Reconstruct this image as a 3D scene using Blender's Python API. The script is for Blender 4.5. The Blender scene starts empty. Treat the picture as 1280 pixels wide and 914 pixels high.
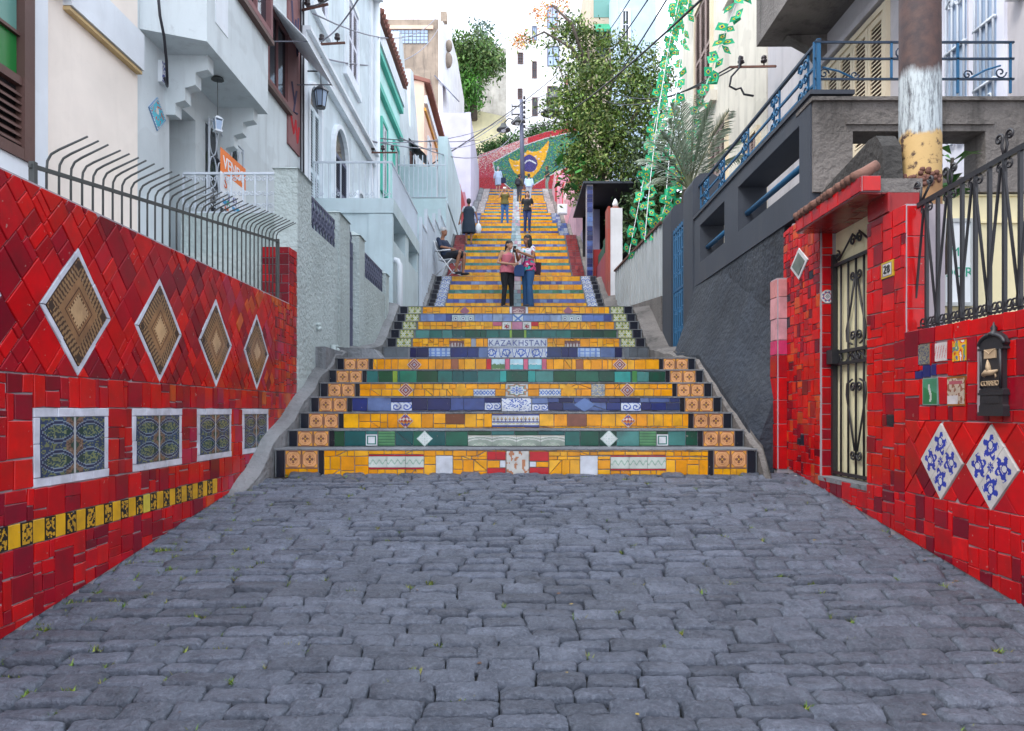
import bpy, math, random
import numpy as np
from mathutils import Vector, Matrix, noise as mnoise

R = random.Random(7)
SC = bpy.context.scene
COL = SC.collection

# ------------------------------------------------------------------ camera
F, CX, CY, EYE = 900.0, 645.0, 513.0, 1.425      # photo focal length and principal point in photo pixels; eye height
cam_d = bpy.data.cameras.new('camera')
cam_d.sensor_width = 36.0
cam_d.lens = F / 1280 * 36
cam_d.shift_x = (640 - CX) / 1280
cam_d.shift_y = (CY - 457) / 1280
cam_d.clip_end = 3000
cam = bpy.data.objects.new('camera', cam_d)
cam.location = (0, 0, EYE)
cam.rotation_euler = (math.radians(90), 0, 0)
COL.objects.link(cam)
SC.camera = cam

# ------------------------------------------------------------------ sky, sun, exposure
SUN_EL, SUN_AZ = math.radians(52), math.radians(236)      # azimuth clockwise from +Y: the light comes from the left and behind
W = bpy.data.worlds.new('World')
SC.world = W
W.use_nodes = True
wn, wl = W.node_tree.nodes, W.node_tree.links
bg = wn['Background']
sky = wn.new('ShaderNodeTexSky')
sky.sky_type = 'NISHITA'
sky.sun_disc = False
sky.sun_elevation = SUN_EL
sky.sun_rotation = SUN_AZ
sky.air_density = 1.0
sky.dust_density = 2.5
sky.ozone_density = 1.0
tcw = wn.new('ShaderNodeTexCoord')
nzw = wn.new('ShaderNodeTexNoise'); nzw.inputs['Scale'].default_value = 2.2; nzw.inputs['Detail'].default_value = 6
rpw = wn.new('ShaderNodeValToRGB'); rpw.color_ramp.elements[0].position = .36; rpw.color_ramp.elements[1].position = .58
rpw.color_ramp.elements[0].color = (.35, .35, .35, 1); rpw.color_ramp.elements[1].color = (.85, .85, .85, 1)
mxw = wn.new('ShaderNodeMix'); mxw.data_type = 'RGBA'
mxw.inputs[7].default_value = (9.6, 10.3, 11.5, 1)        # thin bright cloud
wl.new(tcw.outputs['Generated'], nzw.inputs['Vector'])
wl.new(nzw.outputs['Fac'], rpw.inputs['Fac'])
wl.new(rpw.outputs['Color'], mxw.inputs[0])
wl.new(sky.outputs['Color'], mxw.inputs[6])
wl.new(mxw.outputs[2], bg.inputs['Color'])
bg.inputs['Strength'].default_value = 0.13
sun_d = bpy.data.lights.new('sun', 'SUN')
sun_d.energy = 0.9
sun_d.angle = math.radians(18)
sun_d.color = (1, .95, .88)
sun = bpy.data.objects.new('sun', sun_d)
dirv = Vector((math.sin(SUN_AZ) * math.cos(SUN_EL), math.cos(SUN_AZ) * math.cos(SUN_EL), math.sin(SUN_EL)))
sun.rotation_euler = dirv.to_track_quat('Z', 'Y').to_euler()
sun.location = (0, 0, 60)
COL.objects.link(sun)
SC.view_settings.view_transform = 'Standard'
SC.view_settings.look = 'None'
SC.view_settings.exposure = 1.4
SC.view_settings.gamma = 1
SC.cycles.max_bounces = 6

# ------------------------------------------------------------------ helpers
def px(p, X):                 # depth of a photo column on the street-side plane x = X
    return F * X / (p - CX)
def zx(p, q, X):              # height there
    return EYE + (CY - q) * X / (p - CX)
def at(p, q, d):              # point at depth d
    return Vector(((p - CX) * d / F, d, EYE + (CY - q) * d / F))
def G(d):                     # street surface
    return .142 * d
def plane_x(X, s):            # wall plane along the street; n points to +x (s=1) or -x (s=-1)
    return lambda u, v, n: (X + s * n, u, v)
def plane_y(Y):               # wall plane facing the camera
    return lambda u, v, n: (u, Y - n, v)

class MB:
    def __init__(self): self.v, self.f, self.c, self.m = [], [], [], []; self.cur = (1, 1, 1); self.mi = 0
    def add(self, vs, fs, c=None):
        b = len(self.v)
        self.v.extend([tuple(p) for p in vs])
        for f in fs:
            self.f.append(tuple(i + b for i in f)); self.c.append(c or self.cur); self.m.append(self.mi)
        return self
    def box(self, x0, x1, y0, y1, z0, z1, c=None):
        vs = [(x, y, z) for z in (z0, z1) for y in (y0, y1) for x in (x0, x1)]
        return self.add(vs, [(0, 2, 3, 1), (4, 5, 7, 6), (0, 1, 5, 4), (2, 6, 7, 3), (0, 4, 6, 2), (1, 3, 7, 5)], c)
    def pbox(self, T, u0, u1, v0, v1, n0, n1, c=None):
        a, b = T(u0, v0, n0), T(u1, v1, n1)
        return self.box(min(a[0], b[0]), max(a[0], b[0]), min(a[1], b[1]), max(a[1], b[1]), min(a[2], b[2]), max(a[2], b[2]), c)
    def obox(self, a, b, w, h, up=(0, 0, 1), c=None):      # a bar of w x h section from a to b
        a, b = Vector(a), Vector(b); t = (b - a).normalized(); s = t.cross(Vector(up))
        if s.length < 1e-5: s = t.cross(Vector((1, 0, 0)))
        s.normalize(); n = s.cross(t)
        vs = [p + s * (w / 2 * i) + n * (h / 2 * j) for p in (a, b) for i, j in ((-1, -1), (1, -1), (1, 1), (-1, 1))]
        return self.add(vs, [(3, 2, 1, 0), (4, 5, 6, 7), (0, 1, 5, 4), (1, 2, 6, 5), (2, 3, 7, 6), (3, 0, 4, 7)], c)
    def prism(self, T, poly, n0, n1, c=None):              # extruded outline
        k = len(poly)
        vs = [T(u, v, n0) for u, v in poly] + [T(u, v, n1) for u, v in poly]
        fs = [tuple(range(k))[::-1], tuple(range(k, 2 * k))] + [(i, (i + 1) % k, k + (i + 1) % k, k + i) for i in range(k)]
        A = Vector(vs[k]); nn = Vector((0, 0, 0))
        for i in range(1, k - 1): nn += (Vector(vs[k + i]) - A).cross(Vector(vs[k + i + 1]) - A)
        if nn.dot(Vector(T(0, 0, 1)) - Vector(T(0, 0, 0))) * (n1 - n0) < 0: fs = [f[::-1] for f in fs]
        return self.add(vs, fs, c)
    def tube(self, pts, r, n=6, c=None, cap=True):
        pts = [Vector(p) for p in pts]; rs = r if isinstance(r, (list, tuple)) else [r] * len(pts)
        vs = []; prev = None
        for i, p in enumerate(pts):
            t = (pts[min(i + 1, len(pts) - 1)] - pts[max(i - 1, 0)])
            t = t.normalized() if t.length > 1e-9 else Vector((0, 0, 1))
            if prev is None:
                s = t.cross(Vector((0, 0, 1)))
                if s.length < 1e-3: s = t.cross(Vector((1, 0, 0)))
            else:
                s = prev - t * prev.dot(t)
                if s.length < 1e-5: s = t.orthogonal()
            s.normalize(); prev = s; q = t.cross(s)
            for k in range(n):
                a = 2 * math.pi * k / n
                vs.append(p + (s * math.cos(a) + q * math.sin(a)) * rs[i])
        fs = []
        for i in range(len(pts) - 1):
            for k in range(n):
                fs.append((i * n + k, i * n + (k + 1) % n, (i + 1) * n + (k + 1) % n, (i + 1) * n + k))
        if cap:
            fs.append(tuple(range(n))[::-1]); fs.append(tuple(range((len(pts) - 1) * n, len(pts) * n)))
        return self.add(vs, fs, c)
    def lathe(self, c0, prof, n=12, c=None):               # profile [(r, z)] about the vertical through c0
        vs = []
        for r, z in prof:
            for k in range(n):
                a = 2 * math.pi * k / n
                vs.append((c0[0] + r * math.cos(a), c0[1] + r * math.sin(a), c0[2] + z))
        fs = [(i * n + k, i * n + (k + 1) % n, (i + 1) * n + (k + 1) % n, (i + 1) * n + k) for i in range(len(prof) - 1) for k in range(n)]
        fs.append(tuple(range(n))[::-1]); fs.append(tuple(range((len(prof) - 1) * n, len(prof) * n)))
        return self.add(vs, fs, c)
    def ball(self, p, r, c=None, nu=10, nv=7, M=None):
        rx, ry, rz = r if isinstance(r, (list, tuple)) else (r, r, r)
        vs = []
        for j in range(nv + 1):
            th = math.pi * j / nv
            for k in range(nu):
                a = 2 * math.pi * k / nu
                w = Vector((rx * math.sin(th) * math.cos(a), ry * math.sin(th) * math.sin(a), rz * math.cos(th)))
                if M: w = M @ w
                vs.append(Vector(p) + w)
        fs = [(j * nu + k, (j + 1) * nu + k, (j + 1) * nu + (k + 1) % nu, j * nu + (k + 1) % nu) for j in range(nv) for k in range(nu)]
        return self.add(vs, fs, c)
    def grid(self, T, quad, nu, nv, pat, thick=.008):      # flat printed tile: quad = 4 (u,v) corners ccw from lower left
        (a, b, cc, d) = quad
        vs, fs, cs = [], [], []
        for j in range(nv + 1):
            for i in range(nu + 1):
                s, t = i / nu, j / nv
                u = (a[0] * (1 - s) + b[0] * s) * (1 - t) + (d[0] * (1 - s) + cc[0] * s) * t
                v = (a[1] * (1 - s) + b[1] * s) * (1 - t) + (d[1] * (1 - s) + cc[1] * s) * t
                vs.append(T(u, v, thick))
        flip = Vector(vs[1]) - Vector(vs[0]); up = Vector(vs[nu + 1]) - Vector(vs[0])
        fl = flip.cross(up).dot(Vector(T(0, 0, 1)) - Vector(T(0, 0, 0))) < 0
        base = len(self.v); self.v.extend([tuple(p) for p in vs])
        for j in range(nv):
            for i in range(nu):
                k = base + j * (nu + 1) + i
                f = (k, k + 1, k + nu + 2, k + nu + 1)
                self.f.append(f[::-1] if fl else f); self.m.append(self.mi)
                self.c.append(pat((i + .5) / nu * 2 - 1, (j + .5) / nv * 2 - 1))
        P = [Vector(T(q[0], q[1], thick)) for q in quad]; Q = [Vector(T(q[0], q[1], -.004)) for q in quad]
        self.add(P + Q, [(i, 4 + i, 4 + (i + 1) % 4, (i + 1) % 4) for i in range(4)], self.c[-1])
        return self
    def build(self, name, mat, parent=None, smooth=False, local=False, **props):
        me = bpy.data.meshes.new(name)
        me.from_pydata(self.v, [], self.f)
        for m in (mat if isinstance(mat, (list, tuple)) else [mat]): me.materials.append(m)
        nl = len(me.loops)
        if any(c != (1, 1, 1) for c in self.c):
            at_ = me.color_attributes.new('Col', 'FLOAT_COLOR', 'CORNER')
            tot = np.empty(len(me.polygons), dtype=np.int32); me.polygons.foreach_get('loop_total', tot)
            a = np.ones((len(self.c), 4), dtype=np.float32); a[:, :3] = np.array(self.c, dtype=np.float32)
            at_.data.foreach_set('color', np.repeat(a, tot, axis=0).ravel())
        if isinstance(mat, (list, tuple)): me.polygons.foreach_set('material_index', self.m)
        if smooth: me.polygons.foreach_set('use_smooth', [True] * len(me.polygons))
        me.update()
        o = bpy.data.objects.new(name, me)
        COL.objects.link(o)
        if parent is not None:
            o.parent = parent
            if not local: o.location = -WL.get(parent.name, Vector((0, 0, 0)))
        for k, v in props.items(): o[k] = v
        return o

WL = {}
def thing(name, label, cat, loc=(0, 0, 0), group=None, rz=0):
    o = bpy.data.objects.new(name, None)
    o.empty_display_size = .1
    o.location = loc; o.rotation_euler = (0, 0, rz)
    COL.objects.link(o); WL[o.name] = Vector(loc)
    o['label'] = label; o['category'] = cat
    if group: o['group'] = group
    return o
def tag(o, label, cat, group=None):
    o['label'] = label; o['category'] = cat
    if group: o['group'] = group
    return o
def copy_tree(o, parent=None):
    c = o.copy(); COL.objects.link(c)
    if parent is not None: c.parent = parent
    for ch in o.children: copy_tree(ch, c)
    return c

# ------------------------------------------------------------------ materials
def nodes_of(name):
    m = bpy.data.materials.new(name); m.use_nodes = True
    return m, m.node_tree.nodes, m.node_tree.links, m.node_tree.nodes['Principled BSDF']
def N(nt, kind, **kw):
    n = nt.new(kind)
    for k, v in kw.items():
        if hasattr(n, k): setattr(n, k, v)
        else: n.inputs[k].default_value = v
    return n
def mixc(nt, lk, fac, a, b, mode='MIX'):
    m = nt.new('ShaderNodeMix'); m.data_type = 'RGBA'; m.blend_type = mode
    for i, x in ((0, fac), (6, a), (7, b)):
        if hasattr(x, 'is_linked'): lk.new(x, m.inputs[i])
        elif isinstance(x, (int, float)): m.inputs[i].default_value = x
        else: m.inputs[i].default_value = (*x, 1)
    return m.outputs[2]
def ramp(nt, lk, src, p0, p1, c0=0.0, c1=1.0):
    r = nt.new('ShaderNodeMapRange'); r.inputs[1].default_value = p0; r.inputs[2].default_value = p1
    r.inputs[3].default_value = c0; r.inputs[4].default_value = c1
    lk.new(src, r.inputs[0]); return r.outputs[0]
def noise(nt, lk, scale, detail=4, vec=None, stretch=None, rough=.55):
    n = nt.new('ShaderNodeTexNoise'); n.inputs['Scale'].default_value = scale; n.inputs['Detail'].default_value = detail
    n.inputs['Roughness'].default_value = rough
    tc = nt.new('ShaderNodeTexCoord'); src = tc.outputs['Object']
    if vec == 'geo':
        g = nt.new('ShaderNodeNewGeometry'); src = g.outputs['Position']
    if stretch:
        mp = nt.new('ShaderNodeMapping'); mp.inputs['Scale'].default_value = stretch
        lk.new(src, mp.inputs[0]); src = mp.outputs[0]
    lk.new(src, n.inputs['Vector']); return n.outputs['Fac']
def bump(nt, lk, b, h, strength, dist):
    n = nt.new('ShaderNodeBump'); n.inputs['Strength'].default_value = strength; n.inputs['Distance'].default_value = dist
    lk.new(h, n.inputs['Height']); lk.new(n.outputs[0], b.inputs['Normal'])
def paint(name, c, rough=.8, dirt=(.18, .17, .16), amt=.5, grain=40, bstr=.35, bdist=.006, streak=True, vary=.12, metal=0.0):
    m, nt, lk, b = nodes_of(name)
    big = noise(nt, lk, 1.3, 5, 'geo')
    col = mixc(nt, lk, ramp(nt, lk, big, .3, .7), tuple(x * (1 - vary) for x in c), tuple(min(1, x * (1 + vary * .6)) for x in c))
    if streak and amt:
        st = noise(nt, lk, 1.0, 6, 'geo', (5, 5, .55), .65)
        col = mixc(nt, lk, ramp(nt, lk, st, .52, .8, 0, amt), col, dirt)
        pt = noise(nt, lk, .8, 3, 'geo', (1, 1, 1.4), .5)
        col = mixc(nt, lk, ramp(nt, lk, pt, .55, .565, 0, min(.16, amt * .3)), col, dirt)
    if amt:
        sp = noise(nt, lk, 9, 6, 'geo', None, .7)
        col = mixc(nt, lk, ramp(nt, lk, sp, .6, .82, 0, amt), col, dirt)
    lk.new(col, b.inputs['Base Color'])
    b.inputs['Roughness'].default_value = rough; b.inputs['Metallic'].default_value = metal
    if bstr: bump(nt, lk, b, noise(nt, lk, grain, 4, 'geo'), bstr, bdist)
    return m
def vcol(name, rough=.28, vary=.25, bstr=.25, bdist=.004, grain=14, spec=.5, fine=90, chips=False):
    m, nt, lk, b = nodes_of(name)
    a = nt.new('ShaderNodeAttribute'); a.attribute_name = 'Col'
    f = noise(nt, lk, grain, 5, 'geo')
    dark = mixc(nt, lk, vary, a.outputs['Color'], (.02, .015, .015), 'MIX')
    col = mixc(nt, lk, ramp(nt, lk, f, .35, .7), a.outputs['Color'], dark)
    if chips:                                 # chipped glaze and ingrained dirt
        col = mixc(nt, lk, ramp(nt, lk, noise(nt, lk, 34, 4, 'geo', None, .6), .69, .72, 0, .75), col, (.34, .27, .24))
        col = mixc(nt, lk, ramp(nt, lk, noise(nt, lk, 3.2, 7, 'geo', (1, 1, .6), .75), .55, .75, 0, .5), col, (.05, .02, .02))
    lk.new(col, b.inputs['Base Color'])
    lk.new(ramp(nt, lk, noise(nt, lk, fine, 3, 'geo'), .35, .7, rough * .85, rough * 1.3), b.inputs['Roughness'])
    b.inputs['Specular IOR Level'].default_value = spec
    if bstr: bump(nt, lk, b, f, bstr, bdist)
    return m
M = {}
M['tile'] = vcol('glazed_tile', .2, .34, .25, .004, 9, .24, 90, True)
M['matt'] = vcol('matt_print', .6, .12, .1, .002, 30, .3)
M['leaf'] = vcol('leaf', .5, .25, 0, 0, 3, .35)
M['cloth'] = vcol('cloth', .85, .15, .25, .004, 60, .2)
M['skin'] = paint('skin', (.48, .25, .16), .55, amt=0, bstr=.1, bdist=.001)
M['skin_tan'] = paint('skin_tan', (.30, .13, .07), .55, amt=0, bstr=.1, bdist=.001)
M['hair_dark'] = paint('hair_dark', (.012, .009, .008), .5, amt=0, grain=90, bstr=.8, bdist=.006)
M['hair_brown'] = paint('hair_brown', (.05, .025, .014), .5, amt=0, grain=90, bstr=.8, bdist=.006)
M['hair_grey'] = paint('hair_grey', (.42, .42, .42), .6, amt=0, grain=90, bstr=.8, bdist=.006)
M['grout'] = paint('grout', (.36, .32, .35), .9, (.1, .09, .09), .5, 60, .6, .004)
M['cement'] = paint('cement', (.20, .21, .225), .9, (.05, .052, .045), .9, 25, 1.0, .02, vary=.35)
M['rubble'] = paint('rubble_mortar', (.20, .205, .21), .95, (.035, .035, .034), .95, 14, 1.0, .04, False, .5)
M['old_concrete'] = paint('old_concrete', (.17, .155, .145), .95, (.02, .02, .018), .95, 25, 1.0, .02, vary=.4)
M['cream_wall'] = paint('cream_wall', (.86, .77, .68), .85, (.45, .38, .32), .15, 60, .25, .003)
M['white_trim'] = paint('white_trim', (.72, .76, .80), .7, (.4, .4, .4), .25, 50, .2, .003)
M['greyblue_wall'] = paint('greyblue_wall', (.60, .655, .67), .85, (.27, .28, .28), .5, 60, .3, .004)
M['paleblue_wall'] = paint('paleblue_wall', (.60, .68, .72), .8, (.30, .34, .37), .6, 60, .25, .004)
M['stucco'] = paint('stucco', (.45, .52, .51), .92, (.25, .28, .27), .5, 22, 1.0, .03, vary=.15)
M['palegreen_wall'] = paint('palegreen_wall', (.52, .63, .66), .8, (.3, .36, .37), .4, 60, .25, .004)
M['mint_wall'] = paint('mint_wall', (.50, .80, .76), .8, (.3, .5, .48), .3, 60, .2, .004)
M['teal_trim'] = paint('teal_trim', (.10, .48, .38), .7, amt=.1)
M['peach_wall'] = paint('peach_wall', (.72, .50, .38), .85, (.4, .28, .2), .3)
M['lavender_wall'] = paint('lavender_wall', (.50, .49, .60), .85, (.5, .48, .55), .3)
M['stained_wall'] = paint('stained_wall', (.34, .27, .21), .9, (.07, .06, .052), 1.0, vary=.3)
M['white_wall'] = paint('white_wall', (.74, .74, .76), .85, (.45, .44, .42), .35)
M['hill_concrete'] = paint('hill_concrete', (.42, .40, .36), .95, (.17, .15, .12), .75, vary=.3)
M['charcoal'] = paint('charcoal_render', (.024, .032, .046), .85, (.055, .062, .07), .55, 16, 1.0, .03, vary=.5)
M['charcoal_smooth'] = paint('charcoal_paint', (.036, .044, .061), .7, (.075, .08, .085), .35, 50, .3, .004)
M['yellow_wall'] = paint('yellow_wall', (.80, .72, .46), .85, (.4, .34, .22), .35)
M['cream_house'] = paint('cream_house_wall', (.62, .58, .50), .85, (.22, .2, .17), .55)
M['lilac_wall'] = paint('lilac_wall', (.48, .46, .48), .85, (.2, .19, .21), .45)
M['shutter'] = paint('shutter_paint', (.68, .58, .42), .6, (.35, .27, .18), .3, bstr=.1)
M['door_white'] = paint('door_white', (.70, .71, .80), .5, (.45, .45, .5), .25, bstr=.1)
M['wood'] = paint('brown_wood', (.11, .055, .045), .6, (.04, .02, .016), .5, 30, .4, .004)
M['brown_panel'] = paint('red_brown_panel', (.24, .11, .11), .8, (.08, .04, .05), .5)
M['iron'] = paint('black_iron', (.018, .018, .022), .45, (.07, .045, .03), .3, 90, .4, .002, False)
M['grey_iron'] = paint('grey_iron', (.065, .072, .07), .6, (.13, .07, .04), .5, 70, .4, .002, False)
M['white_iron'] = paint('white_iron', (.55, .60, .66), .6, (.25, .2, .17), .4, 70, .3, .002, False)
M['blue_iron'] = paint('blue_iron', (.010, .10, .22), .5, (.03, .05, .07), .4, 70, .3, .002, False)
M['navy_iron'] = paint('navy_iron', (.012, .03, .06), .5, (.03, .05, .07), .4, 70, .4, .002, False)
M['purple_iron'] = paint('violet_iron', (.10, .11, .17), .6, (.3, .3, .33), .3, 70, .3, .002, False)
M['wire'] = paint('cable', (.02, .02, .028), .6, amt=0, bstr=0)
M['grey_wire'] = paint('grey_cable', (.2, .2, .24), .6, amt=0, bstr=0)
M['rust'] = paint('rusty_steel', (.12, .05, .035), .8, (.03, .02, .02), .7)
M['porcelain'] = paint('insulator', (.03, .02, .022), .3, amt=0, bstr=0)
M['clay'] = paint('clay_tile', (.20, .10, .075), .9, (.03, .028, .025), .95, 20, .8, .012, vary=.35)
M['terracotta'] = paint('roof_edge', (.26, .11, .085), .9, (.08, .04, .035), .6)
M['metal_sheet'] = paint('painted_sheet', (.42, .45, .46), .6, (.2, .19, .17), .5, bstr=.1)
M['bark'] = paint('bark', (.09, .07, .055), .95, (.03, .025, .02), .6, 14, 1.0, .03)
M['plastic_white'] = paint('white_plastic', (.75, .76, .78), .4, amt=.1, bstr=0)
M['awning'] = paint('awning_cloth', (.88, .90, .93), .8, (.4, .42, .46), .4, bstr=.1)
M['interior_shade'] = paint('painted_interior_shade', (.012, .012, .014), .9, amt=0, bstr=0)  # near-black colour standing in for the shade inside openings
M['green_awning'] = paint('green_awning', (.02, .30, .15), .7, amt=.2)
M['soil'] = paint('joint_soil', (.028, .028, .026), 1.0, (.016, .018, .012), .7, 60, 1.0, .02, False, .4)
def glass(name, c, rough=.08):
    m, nt, lk, b = nodes_of(name)
    b.inputs['Base Color'].default_value = (*c, 1); b.inputs['Roughness'].default_value = rough
    bump(nt, lk, b, noise(nt, lk, 25, 2, 'geo'), .15, .004)
    return m
M['glass'] = glass('window_glass', (.03, .035, .045))
M['green_glass'] = glass('green_pebbled_glass', (.012, .17, .035), .25)
M['pale_glass'] = glass('pale_green_glass', (.12, .28, .24), .25)
M['blue_glass'] = glass('sky_blue_glass', (.35, .45, .6), .15)
def cobble_mat():
    m, nt, lk, b = nodes_of('granite_sett')
    oi = nt.new('ShaderNodeAttribute'); oi.attribute_name = 'Col'
    ob = nt.new('ShaderNodeObjectInfo')
    rnd = ramp(nt, lk, ob.outputs['Random'], 0, 1, .78, 1.26)
    g1 = noise(nt, lk, 7, 6, 'geo', None, .7); g2 = noise(nt, lk, 55, 5, 'geo', None, .75)
    c = mixc(nt, lk, ramp(nt, lk, g1, .35, .7), (.056, .067, .090), (.128, .145, .182))
    c = mixc(nt, lk, ramp(nt, lk, g2, .48, .76, 0, .75), c, (.21, .23, .275))
    c = mixc(nt, lk, ramp(nt, lk, noise(nt, lk, 30, 5, 'geo', None, .7), .56, .72, 0, .8), c, (.028, .032, .042))
    v = nt.new('ShaderNodeVectorMath'); v.operation = 'SCALE'; lk.new(c, v.inputs[0]); lk.new(rnd, v.inputs['Scale'])
    v2 = mixc(nt, lk, 1.0, v.outputs[0], oi.outputs['Color'], 'MULTIPLY')
    lk.new(v2, b.inputs['Base Color']); b.inputs['Roughness'].default_value = .46
    ad = nt.new('ShaderNodeMath'); ad.operation = 'ADD'; lk.new(g1, ad.inputs[0]); lk.new(g2, ad.inputs[1])
    bump(nt, lk, b, ad.outputs[0], .95, .018)
    return m
M['cobble'] = cobble_mat()
def pole_mat():
    m, nt, lk, b = nodes_of('painted_rusty_pole')
    g = nt.new('ShaderNodeNewGeometry'); sx = nt.new('ShaderNodeSeparateXYZ'); lk.new(g.outputs['Position'], sx.inputs[0])
    nz = noise(nt, lk, 6, 6, 'geo', (1, 1, .4), .7); n2 = noise(nt, lk, 30, 5, 'geo', None, .7); n3 = noise(nt, lk, 14, 5, 'geo', None, .6)
    wob = nt.new('ShaderNodeMath'); wob.operation = 'MULTIPLY_ADD'; lk.new(nz, wob.inputs[0]); wob.inputs[1].default_value = .22; lk.new(sx.outputs['Z'], wob.inputs[2])
    rust = mixc(nt, lk, ramp(nt, lk, n3, .35, .65), (.035, .022, .024), (.075, .04, .034))
    n4 = noise(nt, lk, 9, 8, 'geo', (3, 3, .5), .75)
    white = mixc(nt, lk, ramp(nt, lk, n4, .46, .62), (.40, .45, .47), (.07, .075, .085))
    yell = mixc(nt, lk, ramp(nt, lk, n3, .54, .62), (.48, .32, .13), (.06, .03, .022))
    zy, zw = EYE + (CY - 172) * 4.9 / F, EYE + (CY - 95) * 4.9 / F
    c = mixc(nt, lk, ramp(nt, lk, wob.outputs[0], zw + .08, zw + .15), white, rust)
    c = mixc(nt, lk, ramp(nt, lk, wob.outputs[0], zy + .10, zy + .13), yell, c)
    zb = EYE + (CY - 228) * 4.9 / F
    c = mixc(nt, lk, ramp(nt, lk, wob.outputs[0], zb + .09, zb + .11), (.30, .16, .07), c)
    lk.new(c, b.inputs['Base Color']); b.inputs['Roughness'].default_value = .75
    bump(nt, lk, b, n2, .5, .006)
    return m
M['pole'] = pole_mat()

# ------------------------------------------------------------------ mosaic tools
YEL = [(.84, .34, .0015), (.88, .38, .002), (.78, .30, .0015), (.86, .40, .004), (.86, .42, .02)]
RED = [(.50, .003, .006), (.55, .004, .006), (.42, .003, .010), (.26, .003, .014), (.17, .003, .014), (.56, .006, .007), (.12, .004, .014)]
GRN = [(.006, .075, .045), (.01, .11, .065), (.015, .13, .11), (.03, .16, .15), (.012, .07, .03), (.06, .22, .20), (.01, .09, .09), (.01, .06, .04)]
BLU = [(.015, .02, .11), (.02, .035, .16), (.05, .08, .24), (.09, .14, .32), (.012, .014, .07), (.12, .18, .36), (.03, .05, .15), (.02, .02, .09)]
BRB = [(.12, .2, .48), (.08, .13, .36), (.2, .3, .55), (.05, .07, .24), (.28, .38, .55)]
WHT = (.68, .72, .76)
def clip(poly, a, b, c):                     # keep a*u + b*v + c >= 0
    out = []
    for i in range(len(poly)):
        p, q = poly[i], poly[(i + 1) % len(poly)]
        dp, dq = a * p[0] + b * p[1] + c, a * q[0] + b * q[1] + c
        if dp >= 0: out.append(p)
        if (dp >= 0) != (dq >= 0):
            t = dp / (dp - dq); out.append((p[0] + (q[0] - p[0]) * t, p[1] + (q[1] - p[1]) * t))
    return out
def area(poly):
    return .5 * sum(poly[i][0] * poly[(i + 1) % len(poly)][1] - poly[(i + 1) % len(poly)][0] * poly[i][1] for i in range(len(poly)))
def inset(poly, g):
    if area(poly) < 0: poly = poly[::-1]
    out = poly
    for i in range(len(poly)):
        (x0, y0), (x1, y1) = poly[i], poly[(i + 1) % len(poly)]
        l = math.hypot(x1 - x0, y1 - y0)
        if l < 1e-6: continue
        a, b = -(y1 - y0) / l, (x1 - x0) / l
        out = clip(out, a, b, -(a * x0 + b * y0) - g)
        if len(out) < 3: return []
    ded = [p for i, p in enumerate(out) if math.dist(p, out[i - 1]) > .002]
    return ded if len(ded) >= 3 else []
def cells(r, obs, mx, mn, rnd, keep=None, p2=.35, skew=.3):
    """Irregular guillotine cut of a rectangle round obstacle rectangles."""
    out, st = [], [r]
    while st:
        x0, y0, x1, y1 = st.pop()
        if x1 - x0 < 1e-4 or y1 - y0 < 1e-4 or (keep and not keep(x0, y0, x1, y1)): continue
        hit = None
        for o in obs:
            if o[0] < x1 - 1e-5 and o[2] > x0 + 1e-5 and o[1] < y1 - 1e-5 and o[3] > y0 + 1e-5: hit = o; break
        if hit:
            opts = [('x', e) for e in (hit[0], hit[2]) if x0 + 1e-5 < e < x1 - 1e-5] + [('y', e) for e in (hit[1], hit[3]) if y0 + 1e-5 < e < y1 - 1e-5]
            if not opts: continue
            k, e = rnd.choice(opts)
            st += [(x0, y0, e, y1), (e, y0, x1, y1)] if k == 'x' else [(x0, y0, x1, e), (x0, e, x1, y1)]
            continue
        w, h = x1 - x0, y1 - y0
        big = max(w, h)
        if big > mx or (big > 2.1 * mn and rnd.random() < p2):
            f = rnd.uniform(.5 - skew / 2, .5 + skew / 2)
            if big > 3 * mx: f = rnd.uniform(.4, .6)
            if w >= h: st += [(x0, y0, x0 + w * f, y1), (x0 + w * f, y0, x1, y1)]
            else: st += [(x0, y0, x1, y0 + h * f), (x0, y0 + h * f, x1, y1)]
        else: out.append((x0, y0, x1, y1))
    return out
def rect_poly(c): return [(c[0], c[1]), (c[2], c[1]), (c[2], c[3]), (c[0], c[3])]
def slab(mb, T, poly, col, thick=.009, bev=.0025, tilt=.022, rnd=R):
    if area(poly) < 0: poly = poly[::-1]
    k = len(poly)
    cu, cv = sum(p[0] for p in poly) / k, sum(p[1] for p in poly) / k
    a, b, h = rnd.uniform(-tilt, tilt), rnd.uniform(-tilt, tilt), thick + rnd.uniform(-.0015, .002)
    hh = lambda p: h + a * (p[0] - cu) + b * (p[1] - cv)
    inn = inset(poly, bev)
    if len(inn) != k: inn = [(cu + (p[0] - cu) * .95, cv + (p[1] - cv) * .95) for p in poly]
    # pair inset corners with the outline corners they belong to
    j0 = min(range(k), key=lambda j: math.dist(inn[j], poly[0])); inn = inn[j0:] + inn[:j0]
    vs = [T(p[0], p[1], -.003) for p in poly] + [T(p[0], p[1], hh(p) - .0022) for p in poly] + [T(p[0], p[1], hh(p)) for p in inn]
    fs = [tuple(range(2 * k, 3 * k))]
    for i in range(k):
        j = (i + 1) % k
        fs += [(i, j, k + j, k + i), (k + i, k + j, 2 * k + j, 2 * k + i)]
    nn = (Vector(vs[2 * k + 1]) - Vector(vs[2 * k])).cross(Vector(vs[2 * k + 2]) - Vector(vs[2 * k + 1]))
    if nn.dot(Vector(T(0, 0, 1)) - Vector(T(0, 0, 0))) < 0: fs = [f[::-1] for f in fs]
    mb.add(vs, fs, col)
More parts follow.
